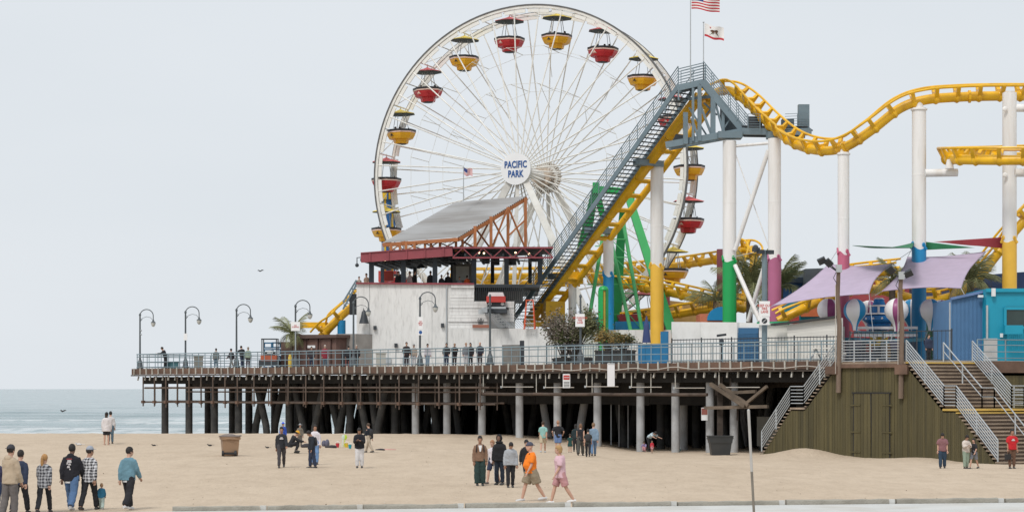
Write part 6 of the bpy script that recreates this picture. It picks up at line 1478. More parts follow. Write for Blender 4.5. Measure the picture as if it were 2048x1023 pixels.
def loft(m, secs, n=14, mi=0):                   # sections: (centre, lateral axis, forward axis, rx, ry)
    vs = []; k = len(secs)
    for c, l, f, rx, ry in secs:
        for j in range(n): a = 2 * math.pi * j / n; vs.append(c + l * (math.cos(a) * rx) + f * (math.sin(a) * ry))
    fs = [(i * n + j, i * n + (j + 1) % n, (i + 1) * n + (j + 1) % n, (i + 1) * n + j) for i in range(k - 1) for j in range(n)]
    fs += [tuple(range(n - 1, -1, -1)), tuple((k - 1) * n + j for j in range(n))]
    return m.add(vs, fs, mi)
POSES = {                                         # thigh angle, knee bend (left, right); arm swing, elbow (left, right); abduction; lean
 'stand': dict(L=(.03, .05), R=(-.03, .04), AL=(.05, .2), AR=(.0, .22), ab=.13, lean=.02),
 'walk': dict(L=(.38, .12), R=(-.26, .30), AL=(-.32, .25), AR=(.35, .45), ab=.12, lean=.05),
 'walk2': dict(L=(-.24, .38), R=(.32, .08), AL=(.30, .40), AR=(-.28, .22), ab=.12, lean=.05),
 'stride': dict(L=(.35, .10), R=(-.34, .22), AL=(-.12, .25), AR=(.22, .3), ab=.12, lean=.06),
 'phone': dict(L=(.10, .12), R=(-.06, .08), AL=(.35, 1.55), AR=(.35, 1.5), ab=.10, lean=.06, inw=.55, hp=.45),
 'point': dict(L=(.1, .15), R=(-.12, .2), AL=(.1, .35), AR=(.55, 1.1), ab=.15, lean=.03),
 'bend': dict(L=(.25, .35), R=(.18, .3), AL=(1.0, .3), AR=(.95, .4), ab=.12, lean=1.15, hp=.5),
 'leanrail': dict(L=(.12, .05), R=(-.15, .1), AL=(.9, .7), AR=(.8, .8), ab=.2, lean=.35, hp=.2),
 'pockets': dict(L=(.04, .05), R=(-.02, .05), AL=(.05, .55), AR=(.02, .6), ab=.22, lean=.0, inw=.4),
 'sit': dict(L=(1.45, 1.45), R=(1.4, 1.45), AL=(.5, .6), AR=(.4, .7), ab=.2, lean=.05),
 'ride': dict(L=(1.2, 2.5), R=(1.1, 2.5), AL=(.5, 1.2), AR=(.4, 1.2), ab=.05, lean=.05),
 'crouch': dict(L=(1.9, 2.2), R=(1.7, 2.1), AL=(.9, .5), AR=(.8, .6), ab=.2, lean=.5, hp=.3),
 'look': dict(L=(.12, .12), R=(-.1, .12), AL=(.02, .15), AR=(.05, .2), ab=.14, lean=.08, hp=.6),
 'hips': dict(L=(.03, .05), R=(-.04, .05), AL=(-.25, 1.2), AR=(-.25, 1.2), ab=.5, lean=.0, inw=.5),
}
def person(lab, pos, H, face, pose='stand', top=('black', (.02, .02, .024)), sleeve='long', bot=('black_trousers', (.018, .018, .022)), short=False, shoe=(.05, .05, .05), hair=('short', (.025, .018, .014)), skin=0, group=None, build=1.0, belly=0.0, fine=True, hy=0.0, hem=-.10, loose=.018, legloose=.0, cap=None, extras=(), topmat=None, dress=False, bag=None, pic=None, child=False):
    P = dict(POSES[pose]); S = H / 1.775; sk = SKINS[skin]
    world = Matrix.Translation(V(pos) - V((0, 0, .015))) @ Matrix.Rotation(math.radians(face), 4, 'Z') @ Matrix.Scale(S, 4)
    X, Yf, Z = V((1, 0, 0)), V((0, -1, 0)), V((0, 0, 1))
    def legdir(a): return V((0, -math.sin(a), -math.cos(a)))
    legs = []; lo = 1e9
    for sg, (a, k) in ((-1, P['L']), (1, P['R'])):
        h = V((sg * .088, 0, 0)); kn = h + legdir(a) * .44 + X * sg * .008; an = kn + legdir(a - k) * .41; legs.append((sg, h, kn, an, a - k)); lo = min(lo, an.z)
    up = -lo + .085
    if pose in ('sit', 'ride'): up = .47
    U = V((0, 0, up)); legs = [(sg, h + U, kn + U, an + U, an_a) for sg, h, kn, an, an_a in legs]
    Ln = P['lean']; sp = V((0, -math.sin(Ln), math.cos(Ln))); fw = V((0, -math.cos(Ln), -math.sin(Ln)))
    def tp(h, y=0.0): hh = max(h, 0); return U + (sp * h if h > 0 else V((0, 0, h))) + fw * y
    w_ = build
    TS = [(-.09, .085, .075, 0), (-.03, .155 * w_, .105, 0), (.06, .160 * w_, .108 + belly * .5, belly * .4), (.16, .148 * w_, .100 + belly, belly * .8), (.28, .158 * w_, .106 + belly * .6, belly * .4), (.38, .168 * w_, .112, .0), (.445, .158 * w_, .102, -.008), (.49, .112, .082, -.012), (.515, .075, .066, -.012), (.54, .058, .055, -.01)]
    hp = P.get('hp', 0.0); neck = tp(.54, .0); ha = Ln * .55 + hp
    hup = V((0, -math.sin(ha), math.cos(ha))); hfw = V((0, -math.cos(ha), -math.sin(ha))); ry = Matrix.Rotation(hy, 3, hup); hX = ry @ X; hF = ry @ hfw
    hc = neck + hup * .145 + hF * .02; hs = 1.22 if child else 1.0
    arms = []
    for sg, (a, e) in ((-1, P['AL']), (1, P['AR'])):
        sh = tp(.445, -.01) + X * sg * .165 * w_; ab = P['ab']
        d1 = V((sg * math.sin(ab), -math.sin(a) * math.cos(ab), -math.cos(a) * math.cos(ab))); el = sh + d1 * .29
        inw = P.get('inw', .12); b = a + e; d2 = V((sg * (math.sin(ab) * .5 - inw * math.sin(e)), -math.sin(b), -math.cos(b))).normalized(); wr = el + d2 * .25; arms.append((sg, sh, el, wr, d1, d2))
    # ---- body: one continuous skin
    m = MB()
    loft(m, [(tp(h, y), X, fw if h > 0 else Yf, rx, ry_) for h, rx, ry_, y in TS])
    m.tube([neck - sp * .03, neck + hup * .05 - hF * .005, hc - hup * .06], [.06, .056, .056], 10)
    HS = [(-.118, .030, .035, .045), (-.10, .050, .058, .028), (-.055, .066, .084, .012), (.0, .075, .096, .0), (.05, .076, .098, -.006), (.09, .062, .082, -.008), (.115, .034, .046, -.008)]
    loft(m, [(hc + (hup * h + hF * y) * hs, hX, hF, rx * hs, ry_ * hs) for h, rx, ry_, y in HS], 16)
    m.ball(hc + (hF * .108 - hup * .022) * hs, (.014, .02, .024), 6, 5)
    for sg in (-1, 1): m.ball(hc + (hX * sg * .077 - hup * .012) * hs, (.012, .024, .032), 6, 5)
    for sg, h, kn, an, aa in legs:
        m.tube([h + V((0, 0, .04)), h.lerp(kn, .35), kn, kn.lerp(an, .35), an, an - V((0, 0, .03))], [.088 * w_, .078 * w_, .054, .056, .038, .04], 12)
        m.tube([an + V((0, .05, -.045)), an + V((0, -.06, -.055)), an + V((0, -.16, -.068))], [.036, .038, .024], 8)
    for sg, sh, el, wr, d1, d2 in arms: m.tube([sh, sh.lerp(el, .5), el, el.lerp(wr, .3), wr], [.054, .046, .037, .038, .027], 10)
    vox = .014 if fine else .026
    def late(o, hc=hc, hF=hF, hX=hX, hup=hup, arms=arms):
        x = MB()
        for sg, sh, el, wr, d1, d2 in arms:                       # hands: palm, four fingers, thumb
            lat = d2.cross(V((0, 1, 0)) if abs(d2.y) < .8 else Z).normalized(); q = d2.cross(lat).normalized()
            x.tube([wr - d2 * .01, wr + d2 * .04, wr + d2 * .085], [.026, .036, .034], 8, 0, False, .55)
            for f_ in range(4):
                b0 = wr + d2 * .08 + q * (.024 - f_ * .016) * 0 + lat * 0 + (lat * (.026 - f_ * .0175)); ln = (.062, .074, .07, .052)[f_]
                x.tube([b0, b0 + d2 * ln * .55, b0 + d2 * ln * .85 + q * .022 * sg], [.0095, .009, .007], 5)
            b0 = wr + d2 * .03 + lat * .03; x.tube([b0, b0 + d2 * .03 + lat * .025, b0 + d2 * .06 + lat * .03], [.012, .011, .008], 5)
        for sg in (-1, 1): x.ball(hc + (hF * .088 + hX * sg * .031 + hup * .012) * hs, (.013, .013, .008), 6, 4, 1)
        x.ball(hc + (hF * .094 - hup * .062) * hs, (.024, .010, .006), 6, 4, 2)
        bm = bmesh.new(); bm.from_mesh(o.data); tm = x.mesh('x', [sk, EYE, LIP]); bm.from_mesh(tm); bm.to_mesh(o.data); bm.free(); bpy.data.meshes.remove(tm)
        o.data.materials.clear()
        for q_ in (sk, EYE, LIP): o.data.materials.append(q_)
        o.data.polygons.foreach_set('use_smooth', [True] * len(o.data.polygons))
    body = hmesh(m, 'person', sk, None, vox, world, 2, late); tag(body, lab, 'person', group)
    # ---- trousers or shorts
    bm_ = CL(bot[0], bot[1]); m = MB(); loft(m, [(tp(h, y), X, fw if h > 0 else Yf, rx + .014, ry_ + .014) for h, rx, ry_, y in TS[:4]])
    for sg, h, kn, an, aa in legs:
        if short: m.tube([h + V((0, 0, .04)), h.lerp(kn, .4), h.lerp(kn, .88)], [.104 * w_, .100 * w_ + legloose, .092 * w_ + legloose], 12)
        else: m.tube([h + V((0, 0, .04)), h.lerp(kn, .35), kn, kn.lerp(an, .45), an + V((0, 0, .015))], [.104 * w_, .096 * w_ + legloose * .6, .073 + legloose, .070 + legloose, .060 + legloose], 12)
    if not dress: hmesh(m, 'shorts' if short else 'trousers', bm_, body, vox * 1.1, None, 2)
    # ---- top
    tmx = topmat or CL(top[0], top[1]); m = MB(); lz_ = loose
    secs = [(tp(h, y), X, fw if h > 0 else Yf, rx + lz_ * (1.0 if h < .4 else .8), ry_ + lz_) for h, rx, ry_, y in TS if h > -.05 and h < .53]
    hemc = tp(0) + V((0, 0, hem)) if hem < 0 else tp(hem)
    if dress: secs = [(tp(0) - V((0, 0, .34)), X, Yf, .24, .2), (tp(0) - V((0, 0, .1)), X, Yf, .2, .16)] + secs
    else: secs = [(hemc, X, Yf, .160 * w_ + lz_ * 1.1, .112 + lz_ + belly * .8)] + secs
    loft(m, secs, 16)
    for sg, sh, el, wr, d1, d2 in arms:
        if sleeve == 'long': m.tube([sh - X * sg * .03, sh.lerp(el, .5), el, el.lerp(wr, .5), wr + d2 * .005], [.060 + lz_ * .4, .060 + lz_ * .4, .054 + lz_ * .4, .050 + lz_ * .4, .038 + lz_ * .3], 12)
        elif sleeve == 'short': m.tube([sh - X * sg * .03, sh.lerp(el, .4), sh.lerp(el, .78)], [.060 + lz_ * .4, .064 + lz_ * .5, .064 + lz_ * .6], 12)
        else: m.ball(sh - X * sg * .03, .058, 8, 6)
    tn = 'dress' if dress else 'top'
    shirt = hmesh(m, tn, tmx, body, vox * 1.1, None, 2)
    # ---- shoes
    sm_ = M('shoe_%d_%d_%d' % tuple(int(c * 99) for c in shoe), shoe, .6)
    if shoe != (0, 0, 0) or True:
        for sg, h, kn, an, aa in legs:
            m = MB(); tl = V((0, -1, -.12)).normalized(); 
            m.tube([an + V((0, .075, -.035)), an + V((0, .02, -.03)), an + V((0, -.07, -.045)), an + V((0, -.15, -.058)), an + V((0, -.20, -.065))], [.034, .050, .044, .040, .022], 10)
            plain(m, 'shoe', sm_, body)
    # ---- hair, hats
    hk, hcx = hair; hm = M('hair_%d_%d_%d' % tuple(int(c * 999) for c in hcx), hcx, .7, var=.2, scale=8)
    def headM(v): return hc + (hX * v.x + hF * -v.y + hup * v.z) * hs
    def shell(r, zc, keep, mat, nm, nu=20, nv=14):
        b = MB().ball((0, 0, 0), r, nu, nv); cen = zc; b.v = [v * (1 + .05 * noise.noise(v * 26) + .03 * noise.noise(v * 60)) + cen for v in b.v]; nf = []; 
        for f_ in b.f:
            c_ = sum((b.v[i] for i in f_), V((0, 0, 0))) / len(f_)
            if keep(c_): nf.append(f_)
        b.f = nf; b.m = [0] * len(nf); b.v = [headM(v) for v in b.v]; o = plain(b, nm, mat, body); s = o.modifiers.new('thickness', 'SOLIDIFY'); s.thickness = .012 ; return o
    if hk in ('short', 'long', 'pony', 'bun', 'bob'):
        shell((.087, .112, .118), V((0, .008, .022)), lambda c: not (c.y < -.055 and c.z < .055) and c.z > (-.05 if c.y > .02 else -.02) , hm, 'hair')
        if hk == 'long': b = MB(); loft(b, [(headM(V((0, .055 + .03 * k / 6, .03 - k * .055))), hX, hF, .085 - .003 * k, .045) for k in range(7)], 12); plain(b, 'hair_length', hm, body)
        if hk == 'bob': b = MB(); loft(b, [(headM(V((0, .035, .05 - k * .045))), hX, hF, (.085, .096, .098, .092)[k], (.07, .075, .072, .06)[k]) for k in range(4)], 12); plain(b, 'hair_length', hm, body)
        if hk == 'pony': b = MB().tube([headM(V((0, .10, .05))), headM(V((0, .15, .0))), headM(V((0, .15, -.12))), headM(V((0, .13, -.26))), headM(V((.01, .12, -.36)))], [.03, .042, .046, .036, .012], 8); plain(b, 'ponytail', hm, body)
        if hk == 'bun': plain(MB().ball(headM(V((0, .1, .09))), .045, 8, 6), 'bun', hm, body)
    elif hk == 'hood':
        shell((.108, .130, .140), V((0, .012, .01)), lambda c: not (c.y < -.065 and c.z < .09), tmx, 'hood'); plain(MB().tube([headM(V((math.cos(a) * .1, math.sin(a) * .1 + .01, -.13))) for a in [k * math.pi / 6 for k in range(12)]], .035, 8, closed=True), 'hood_collar', tmx, body)
    elif hk == 'bald': pass
    if cap:
        cm = CL('cap_' + cap[0], cap[1]); shell((.092, .114, .112), V((0, .006, .036)), lambda c: c.z > .028, cm, 'cap')
        if cap[2] == 'brim': b = MB(); b.prism([headM(V((x, y, .045))) for x, y in ((-.075, -.085), (-.06, -.15), (0, -.175), (.06, -.15), (.075, -.085), (0, -.06))], (hup * .012)); plain(b, 'cap_brim', cm, body)
        if cap[2] == 'back': b = MB(); b.prism([headM(V((x, -y, .04))) for x, y in ((-.07, -.085), (-.06, -.15), (0, -.165), (.06, -.15), (.07, -.085), (0, -.06))], (hup * .012)); plain(b, 'cap_brim', cm, body)
        if cap[2] == 'hat': b = MB().lathe([(.18, .035), (.185, .045), (.09, .06)], (0, 0, 0), 16); b.v = [headM(v) for v in b.v]; plain(b, 'hat_brim', cm, body)
    # ---- worn extras
    for ex in extras:
        if ex == 'hoodback': plain(MB().ball(tp(.50, -.10), (.10, .055, .075), 12, 8), 'hood_down', tmx, body)
        if ex == 'backpack':
            k = CL('backpack', (.03, .03, .035)); m = MB(); loft(m, [(tp(h, -.17), X, fw, rx, ry_) for h, rx, ry_ in ((.08, .12, .05), (.12, .15, .085), (.3, .15, .09), (.42, .12, .07), (.46, .08, .04))], 12); plain(m, 'backpack', k, body)
        if ex == 'straps':
            for sg in (-1, 1): plain(MB().tube([tp(.505, .05) + X * sg * .11, tp(.42, .135) + X * sg * .12, tp(.25, .13) + X * sg * .135], .022, 6, 0, False, .5), 'strap', CL('strap', (.03, .02, .018)), body)
        if ex == 'innertee': m = MB(); m.prism([tp(.485, .085 + loose) + X * x for x in (-.062, .062)] + [tp(.27, .125 + loose) + X * x for x in (.022, -.022)], fw * .02); plain(m, 'inner_tee', CL('white_tee', (.7, .7, .7)), body)
        if ex == 'undertee': m = MB(); loft(m, [(tp(0) + V((0, 0, hem - .05)), X, Yf, .172 * w_, .128), (tp(0) + V((0, 0, hem + .02)), X, Yf, .172 * w_, .128)], 16); plain(m, 'tee_hem', CL('white_tee', (.7, .7, .7)), body)
        if ex == 'backprint':
            k = CL('print_white', (.55, .52, .52)); kr = CL('print_red', (.3, .05, .06))
            for x0, x1, h0, h1, mt in ((-.075, .085, .415, .44, kr), (-.06, .06, .33, .405, k), (-.045, .03, .27, .315, k), (.035, .075, .29, .35, k), (-.02, .06, .20, .255, k), (-.04, .0, .15, .19, k)):
                m = MB(); b0 = -.118 - loose; m.prism([tp(h0, b0) + X * x0, tp(h0, b0) + X * x1, tp(h1, b0 - .006) + X * (x1 - .012), tp(h1, b0 - .006) + X * (x0 + .012)], fw * -.012); plain(m, 'back_print', mt, body)
        if ex == 'chestprint':
            for x0, x1, h0, h1 in ((-.075, .075, .30, .345), (-.045, .045, .35, .39)):
                m = MB(); b0 = .118 + loose; m.prism([tp(h0, b0) + X * x0, tp(h0, b0) + X * x1, tp(h1, b0) + X * x1, tp(h1, b0) + X * x0], fw * .012); plain(m, 'chest_print', CL('print_white', (.55, .52, .52)), body)
        if ex == 'phone': p_ = (arms[0][3] + arms[1][3]) / 2 + arms[1][5] * .1; plain(MB().box(p_, (.08, .16, .012)), 'phone', BLACK, body)
        if ex == 'strapx': plain(MB().tube([tp(.5, .06) + X * .12, tp(.34, .15), tp(.18, .13 + belly) - X * .16], .014, 6), 'bag_strap', CL('strap', (.03, .02, .018)), body)
        if ex == 'stripe':
            sg, h, kn, an, aa = legs[0]; plain(MB().bar(h + X * -.11 - V((0, .02, 0)), an + X * -.075 - V((0, .02, -.03)), .02, .05), 'side_stripe', CL('white_tee', (.7, .7, .7)), body)
    if bag:
        wr = arms[1][3] if bag[2] > 0 else arms[0][3]; d_ = arms[1][5] if bag[2] > 0 else arms[0][5]
        c_ = world @ (wr + d_ * .1); t = thing('hand_bag', bag[0], 'bag', c_ - V((0, 0, .3 * S)))
        MB().box(c_ - V((0, 0, .22)), (.26, .12, .24), .3).build('bag_body', bag[1], t); MB().tube([c_ + V((math.cos(a) * .08, 0, -.1 + math.sin(a) * .1)) for a in [math.pi * k / 8 for k in range(9)]], .012, 5).build('handle', bag[1], t)
    return body
def finish_people():
    txt = []
    bpy.context.view_layer.update(); dg = bpy.context.evaluated_depsgraph_get(); out = []
    for o, late in PENDING: out.append(bpy.data.meshes.new_from_object(o.evaluated_get(dg)))
    for o in TEXTS: txt.append(bpy.data.meshes.new_from_object(o.evaluated_get(dg)))
    for o, me in zip(TEXTS, txt):
        n = bpy.data.objects.new('lettering', me); COL.objects.link(n); n.parent = o.parent; n.matrix_basis = o.matrix_basis.copy(); OFF[n.name] = V((0, 0, 0)); bpy.data.objects.remove(o)
    for (o, late), me in zip(PENDING, out):
        old = o.data; o.modifiers.clear(); o.data = me; me.name = o.name
        bpy.data.meshes.remove(old)
        nm = o.name.split('.')[0]
        if nm in ('top', 'trousers', 'shorts', 'dress', 'shirt'):              # cloth folds
            sd_ = R.uniform(0, 50)
            ns = [v.normal.copy() for v in me.vertices]
            for v, n_ in zip(me.vertices, ns):
                c = v.co; a = noise.noise(V((c.x * 7 + c.z * 5, c.y * 7, c.z * 7 + sd_))); b = noise.noise(V((c.x * 16 + c.z * 9, c.y * 16, c.z * 14 - c.x * 9 + sd_)))
                v.co = c + n_ * max(-.001, .004 + .014 * a + .008 * b)
        if late: late(o)
def G(px, feet, head):                          # where a figure stands on the sand, and how tall
    p = ground(px, feet); return p, (feet - head) * p.y / F
def sand(px, feet, head, lab, face, pose='stand', **k):
    p, H = G(px, feet, head)
    if pose in ('crouch', 'bend'): H = 1.02 if k.get('child') else 1.68
    return person(lab, p, H, face, pose, fine=p.y < 75, **k)
BLK = ('black', (.018, .018, .022)); DEN = ('denim', (.085, .16, .30)); NVY = ('navy', (.025, .035, .07)); BRNH = (.05, .03, .018); BLKH = (.015, .012, .011); BLO = (.42, .25, .10)
# --- left foreground group walking away
sand(20, 1036, 885, 'man in beige hoodie and grey cap at the far left edge', 158, 'point', top=('beige_hoodie', (.46, .37, .27)), bot=('grey_trousers', (.13, .115, .11)), cap=('charcoal', (.045, .045, .055), 'back'), loose=.04, legloose=.015, extras=('hoodback',), shoe=(.3, .25, .22))
sand(40, 1026, 892, 'figure in black trousers half hidden behind the beige hoodie man', 170, 'walk', top=NVY, bot=BLK, hair=('short', BLKH))
sand(-9, 1034, 900, 'figure in dark purple top cut by the left edge', 170, 'walk2', top=('purple_top', (.05, .05, .11)), bot=('dark_denim', (.03, .05, .11)))
sand(88, 1024, 901, 'woman with long blonde ponytail in loose plaid shirt and black leggings', 176, 'walk', topmat=plaid('plaid_dark', (.035, .036, .045), (.42, .42, .44), 11), top=BLK, bot=BLK, hair=('pony', (.40, .21, .075)), loose=.045, build=.92, hem=-.16, hy=-.2)
sand(143, 1020, 881, 'tall man in black hoodie with white back print and blue jeans', 172, 'walk2', top=('black_hoodie', (.012, .012, .017)), bot=DEN, hair=('short', BLKH), skin=2, loose=.045, legloose=.02, hem=-.13, extras=('hoodback', 'backprint', 'undertee'), shoe=(.55, .55, .55), build=1.06)
sand(178, 1019, 885, 'man in black and white checked shirt and pale grey cap', 168, 'walk', topmat=plaid('plaid_light', (.03, .03, .035), (.62, .62, .64), 13), top=BLK, bot=BLK, cap=('pale_grey', (.33, .36, .42), 'brim'), loose=.03, hem=-.14, hy=-.5, skin=1)
sand(203, 1018, 963, 'blond toddler in blue jacket holding on beside the checked shirt man', 185, 'walk2', top=('toddler_blue', (.03, .16, .27)), bot=('pale_mint', (.38, .46, .42)), hair=('short', (.40, .23, .12)), loose=.05, legloose=.03, child=True, shoe=(.4, .4, .4))
sand(257, 1018, 887, 'man in light denim jacket and black trousers with white shoes', 160, 'walk2', top=('denim_jacket', (.135, .26, .325)), bot=BLK, hair=('short', BLKH), loose=.04, legloose=.022, hem=-.09, shoe=(.65, .65, .65), hy=-.5, extras=('undertee',))
# --- far left pair at the water
sand(213, 889, 822, 'woman in white sweatshirt and black shorts facing the sea', 178, 'stand', top=('white_sweat', (.66, .62, .62)), bot=BLK, short=True, loose=.06, hem=-.2, cap=('black', (.02, .02, .022), 'back'), hair=('long', BRNH), shoe=(.5, .32, .25))
sand(221, 886, 820, 'companion in pale jacket just behind the white sweatshirt woman', 182, 'stand', top=('pale_jacket', (.6, .58, .58)), bot=('slate', (.08, .13, .17)), hair=('short', BLKH))
# --- middle left
sand(563, 934, 848, 'man in black tee and charcoal trousers walking to the camera', 6, 'walk', top=('black_tee', (.022, .024, .03)), bot=('charcoal', (.055, .05, .055)), hair=('short', BLKH), skin=1, sleeve='long', extras=('chestprint',))
sand(580, 905, 866, 'person in black with yellow cap bending over the towels', 100, 'crouch', top=BLK, bot=BLK, cap=('yellow', (.65, .34, .03), 'brim'))
sand(600, 893, 845, 'person in grey hat standing under the pier behind the towels', 20, 'stand', top=('grey_brown', (.18, .16, .13)), bot=('taupe', (.16, .14, .12)), cap=('grey_hat', (.3, .3, .3), 'hat'))
sand(566, 893, 842, 'child with bright blue hat behind the man in black tee', 20, 'stand', top=('blue_top', (.03, .08, .40)), bot=BLK, cap=('blue_hat', (.03, .10, .62), 'hat'))
sand(624, 935, 856, 'man in dark jacket and navy trousers bowing his head', -65, 'look', top=('ink_jacket', (.015, .02, .03)), bot=NVY, hair=('short', BLKH), skin=1, loose=.03, extras=('backpack',), legloose=.01)
sand(630, 928, 846, 'person in white top and blue jeans behind the bowing man', 10, 'stand', top=('white_top', (.7, .66, .7)), bot=('bright_denim', (.16, .28, .5)), hair=('short', BLKH), skin=1)
sand(719, 935, 851, 'man in black hoodie and white trousers looking at his phone', 0, 'phone', top=('black_hoodie', (.012, .012, .017)), bot=('white_trousers', (.66, .65, .66)), hair=('short', BLKH), skin=1, loose=.045, legloose=.012, extras=('phone', 'hoodback'))
sand(738, 904, 842, 'man in black jacket and beige trousers walking behind the phone man', -120, 'walk', top=('ink_jacket', (.015, .02, .03)), bot=('beige_trousers', (.42, .35, .27)), hair=('short', BRNH), extras=('backpack',))
# --- centre group
sand(960, 970, 868, 'man in open brown cardigan over white tee with dark green trousers', 4, 'stand', top=('brown_cardigan', (.22, .13, .085)), bot=('dark_green', (.02, .045, .042)), hair=('short', BLKH), skin=1, loose=.035, legloose=.035, extras=('innertee', 'straps'), hem=-.06)
sand(986, 966, 874, 'person in white top and navy shorts behind the cardigan man', -30, 'walk', top=('white_top', (.7, .66, .7)), bot=NVY, short=True, hair=('short', (.3, .15, .08)), shoe=(.12, .1, .09))
sand(999, 968, 866, 'man in black hooded top with the hood up and navy striped trousers', -25, 'stand', top=('black_hood', (.01, .01, .013)), bot=('ink_blue', (.012, .02, .035)), hair=('hood', BLKH), skin=2, loose=.05, extras=('stripe',))
sand(1021, 974, 878, 'man in pale grey sweatshirt looking down at the sand', 8, 'look', top=('pale_grey_sweat', (.36, .38, .41)), bot=BLK, hair=('short', BLKH), skin=1, loose=.05, hem=-.08)
sand(1052, 962, 874, 'person in black hidden behind the orange shirt man', 20, 'walk', top=BLK, bot=BLK, hair=('short', BLKH), cap=('black', (.02, .02, .022), 'back'))
sand(1063, 1001, 878, 'heavy man in bright orange polo, khaki shorts and dark cap', -72, 'stride', top=('orange_polo', (.80, .20, .012)), bot=('khaki', (.26, .215, .15)), short=True, sleeve='short', cap=('slate_cap', (.07, .075, .11), 'back'), hair=('bald', BLKH), belly=.06, build=1.16, legloose=.03, loose=.03, hem=-.07, shoe=(.6, .6, .6), extras=('strapx',))
sand(1121, 1006, 884, 'blonde woman in pale pink top and shorts striding left', -80, 'stride', top=('pale_pink', (.66, .44, .49)), bot=('rose_shorts', (.48, .25, .26)), short=True, sleeve='short', hair=('bob', BLO), build=1.0, legloose=.015, loose=.045, hem=-.14, shoe=(.68, .68, .68))
# --- under the pier, centre
sand(1086, 904, 838, 'young man in aqua tee and beige shorts walking away', 176, 'walk', top=('aqua_tee', (.25, .45, .42)), bot=('beige_shorts', (.5, .42, .3)), short=True, sleeve='short', hair=('short', BRNH), shoe=(.5, .55, .6))
sand(1116, 905, 838, 'man in black tee and blue shorts walking away', 180, 'hips', top=BLK, bot=('blue_shorts', (.12, .19, .36)), short=True, sleeve='short', hair=('short', (.3, .16, .1)), build=1.05)
sand(1140, 904, 866, 'small child in dark green dress facing the pier', 175, 'stand', top=('bottle_green', (.012, .06, .055)), bot=BLK, sleeve='short', dress=True, hair=('short', BRNH), child=True)
sand(1151, 902, 846, 'person in long dark coat between the children and adults', 180, 'stand', top=('dark_teal_coat', (.015, .03, .035)), bot=BLK, hair=('long', BLKH))
sand(1161, 910, 843, 'woman with auburn hair in black vest and grey trousers', 172, 'walk', top=BLK, bot=('dark_grey', (.07, .068, .06)), sleeve='none', hair=('bob', (.17, .09, .05)), legloose=.02)
sand(1176, 913, 854, 'person with black backpack and grey shirt tied at the waist', 176, 'walk2', top=('charcoal_tee', (.035, .04, .035)), bot=BLK, sleeve='short', hair=('short', BLKH), extras=('backpack',))
sand(1187, 911, 841, 'man in light blue shirt and jeans seen from behind', 182, 'walk', top=('light_blue', (.20, .29, .39)), bot=('mid_denim', (.12, .20, .33)), sleeve='long', hair=('short', (.22, .13, .07)), loose=.04)
sand(1298, 903, 858, 'adult bending forward over a child under the pier', 35, 'bend', top=('aqua_white', (.45, .55, .6)), bot=BLK, sleeve='short', hair=('long', BLKH))
sand(1304, 905, 879, 'small child in red beside the bending adult', 5, 'stand', top=('child_red', (.5, .03, .05)), bot=('child_pink', (.6, .3, .34)), short=True, hair=('short', BLKH), child=True)
sand(1290, 903, 880, 'toddler in lilac held by the bending adult', -20, 'crouch', top=('lilac', (.3, .24, .42)), bot=('child_pink', (.6, .3, .34)), hair=('short', BRNH), child=True)
# --- right
sand(1885, 936, 861, 'man in mauve tee and dark jeans in front of the olive wall', -12, 'look', top=('mauve_tee', (.22, .105, .115)), bot=('dark_jeans', (.025, .05, .085)), sleeve='short', hair=('short', BLKH), skin=0, build=1.05, loose=.04, legloose=.012)
sand(1932, 936, 866, 'person in pale shirt and sage trousers looking at something in hand', 15, 'phone', top=('cream_shirt', (.60, .53, .48)), bot=('sage', (.26, .33, .26)), hair=('short', BLKH), skin=1, loose=.035, legloose=.012)
sand(1948, 936, 872, 'person in black tee and grey shorts behind the pale shirt person', -40, 'walk', top=BLK, bot=('grey_shorts', (.2, .21, .24)), short=True, sleeve='short', hair=('long', BLKH), build=.92)
sand(2024, 936, 855, 'man in bright red tee and brown trousers carrying a black bag', 4, 'stand', top=('bright_red', (.50, .015, .022)), bot=('brown_trousers', (.13, .07, .045)), sleeve='short', hair=('short', BLKH), skin=1, loose=.045, extras=('chestprint',), bag=('black bag in the left hand of the red tee man', BLACK, -1))
# --- on the pier
def deckp(px, n, head, lab, face, pose='stand', **k):
    p = epx(px, n); H = (at(0, head, p.y).z - DECK); H = max(1.5, min(1.88, H)) if not k.get('child') else H
    if pose == 'leanrail': H = 1.72
    k.setdefault('build', 1.14); k.setdefault('loose', .045)
    return person(lab, p, H, face, pose, fine=False, **k)
deckp(331, .9, 702, 'person in black leaning on the railing near the pier end', -80, 'leanrail', top=BLK, bot=BLK)
deckp(432, 1.6, 699, 'person in grey jacket at the railing left of the third lamp', 170, 'stand', top=('grey_jacket', (.16, .18, .18)), bot=('slate', (.06, .07, .09)))
deckp(463, 1.7, 695, 'dark clad person beside the third lamp post', -120, 'walk', top=('dusk', (.05, .04, .045)), bot=('taupe', (.16, .14, .12)))
deckp(485, 2.2, 697, 'person in dark top behind the pale green jacket', -150, 'leanrail', top=BLK, bot=NVY); deckp(496, 1.6, 692, 'person in pale green jacket right of the third lamp post', 160, 'stand', top=('pale_green', (.26, .32, .25)), bot=('dusk', (.05, .04, .045)), loose=.05, hair=('short', (.3, .25, .2)))
deckp(623, 2.5, 697, 'dark figure at the brown shed doors', 10, 'stand', top=('dusk', (.05, .04, .045)), bot=NVY); deckp(650, 1.8, 688, 'white haired person in long red coat before the brown shed', 8, 'stand', top=('red_coat', (.24, .022, .04)), bot=('slate', (.06, .09, .13)), hair=('short', (.5, .46, .42)), hem=-.25, loose=.04)
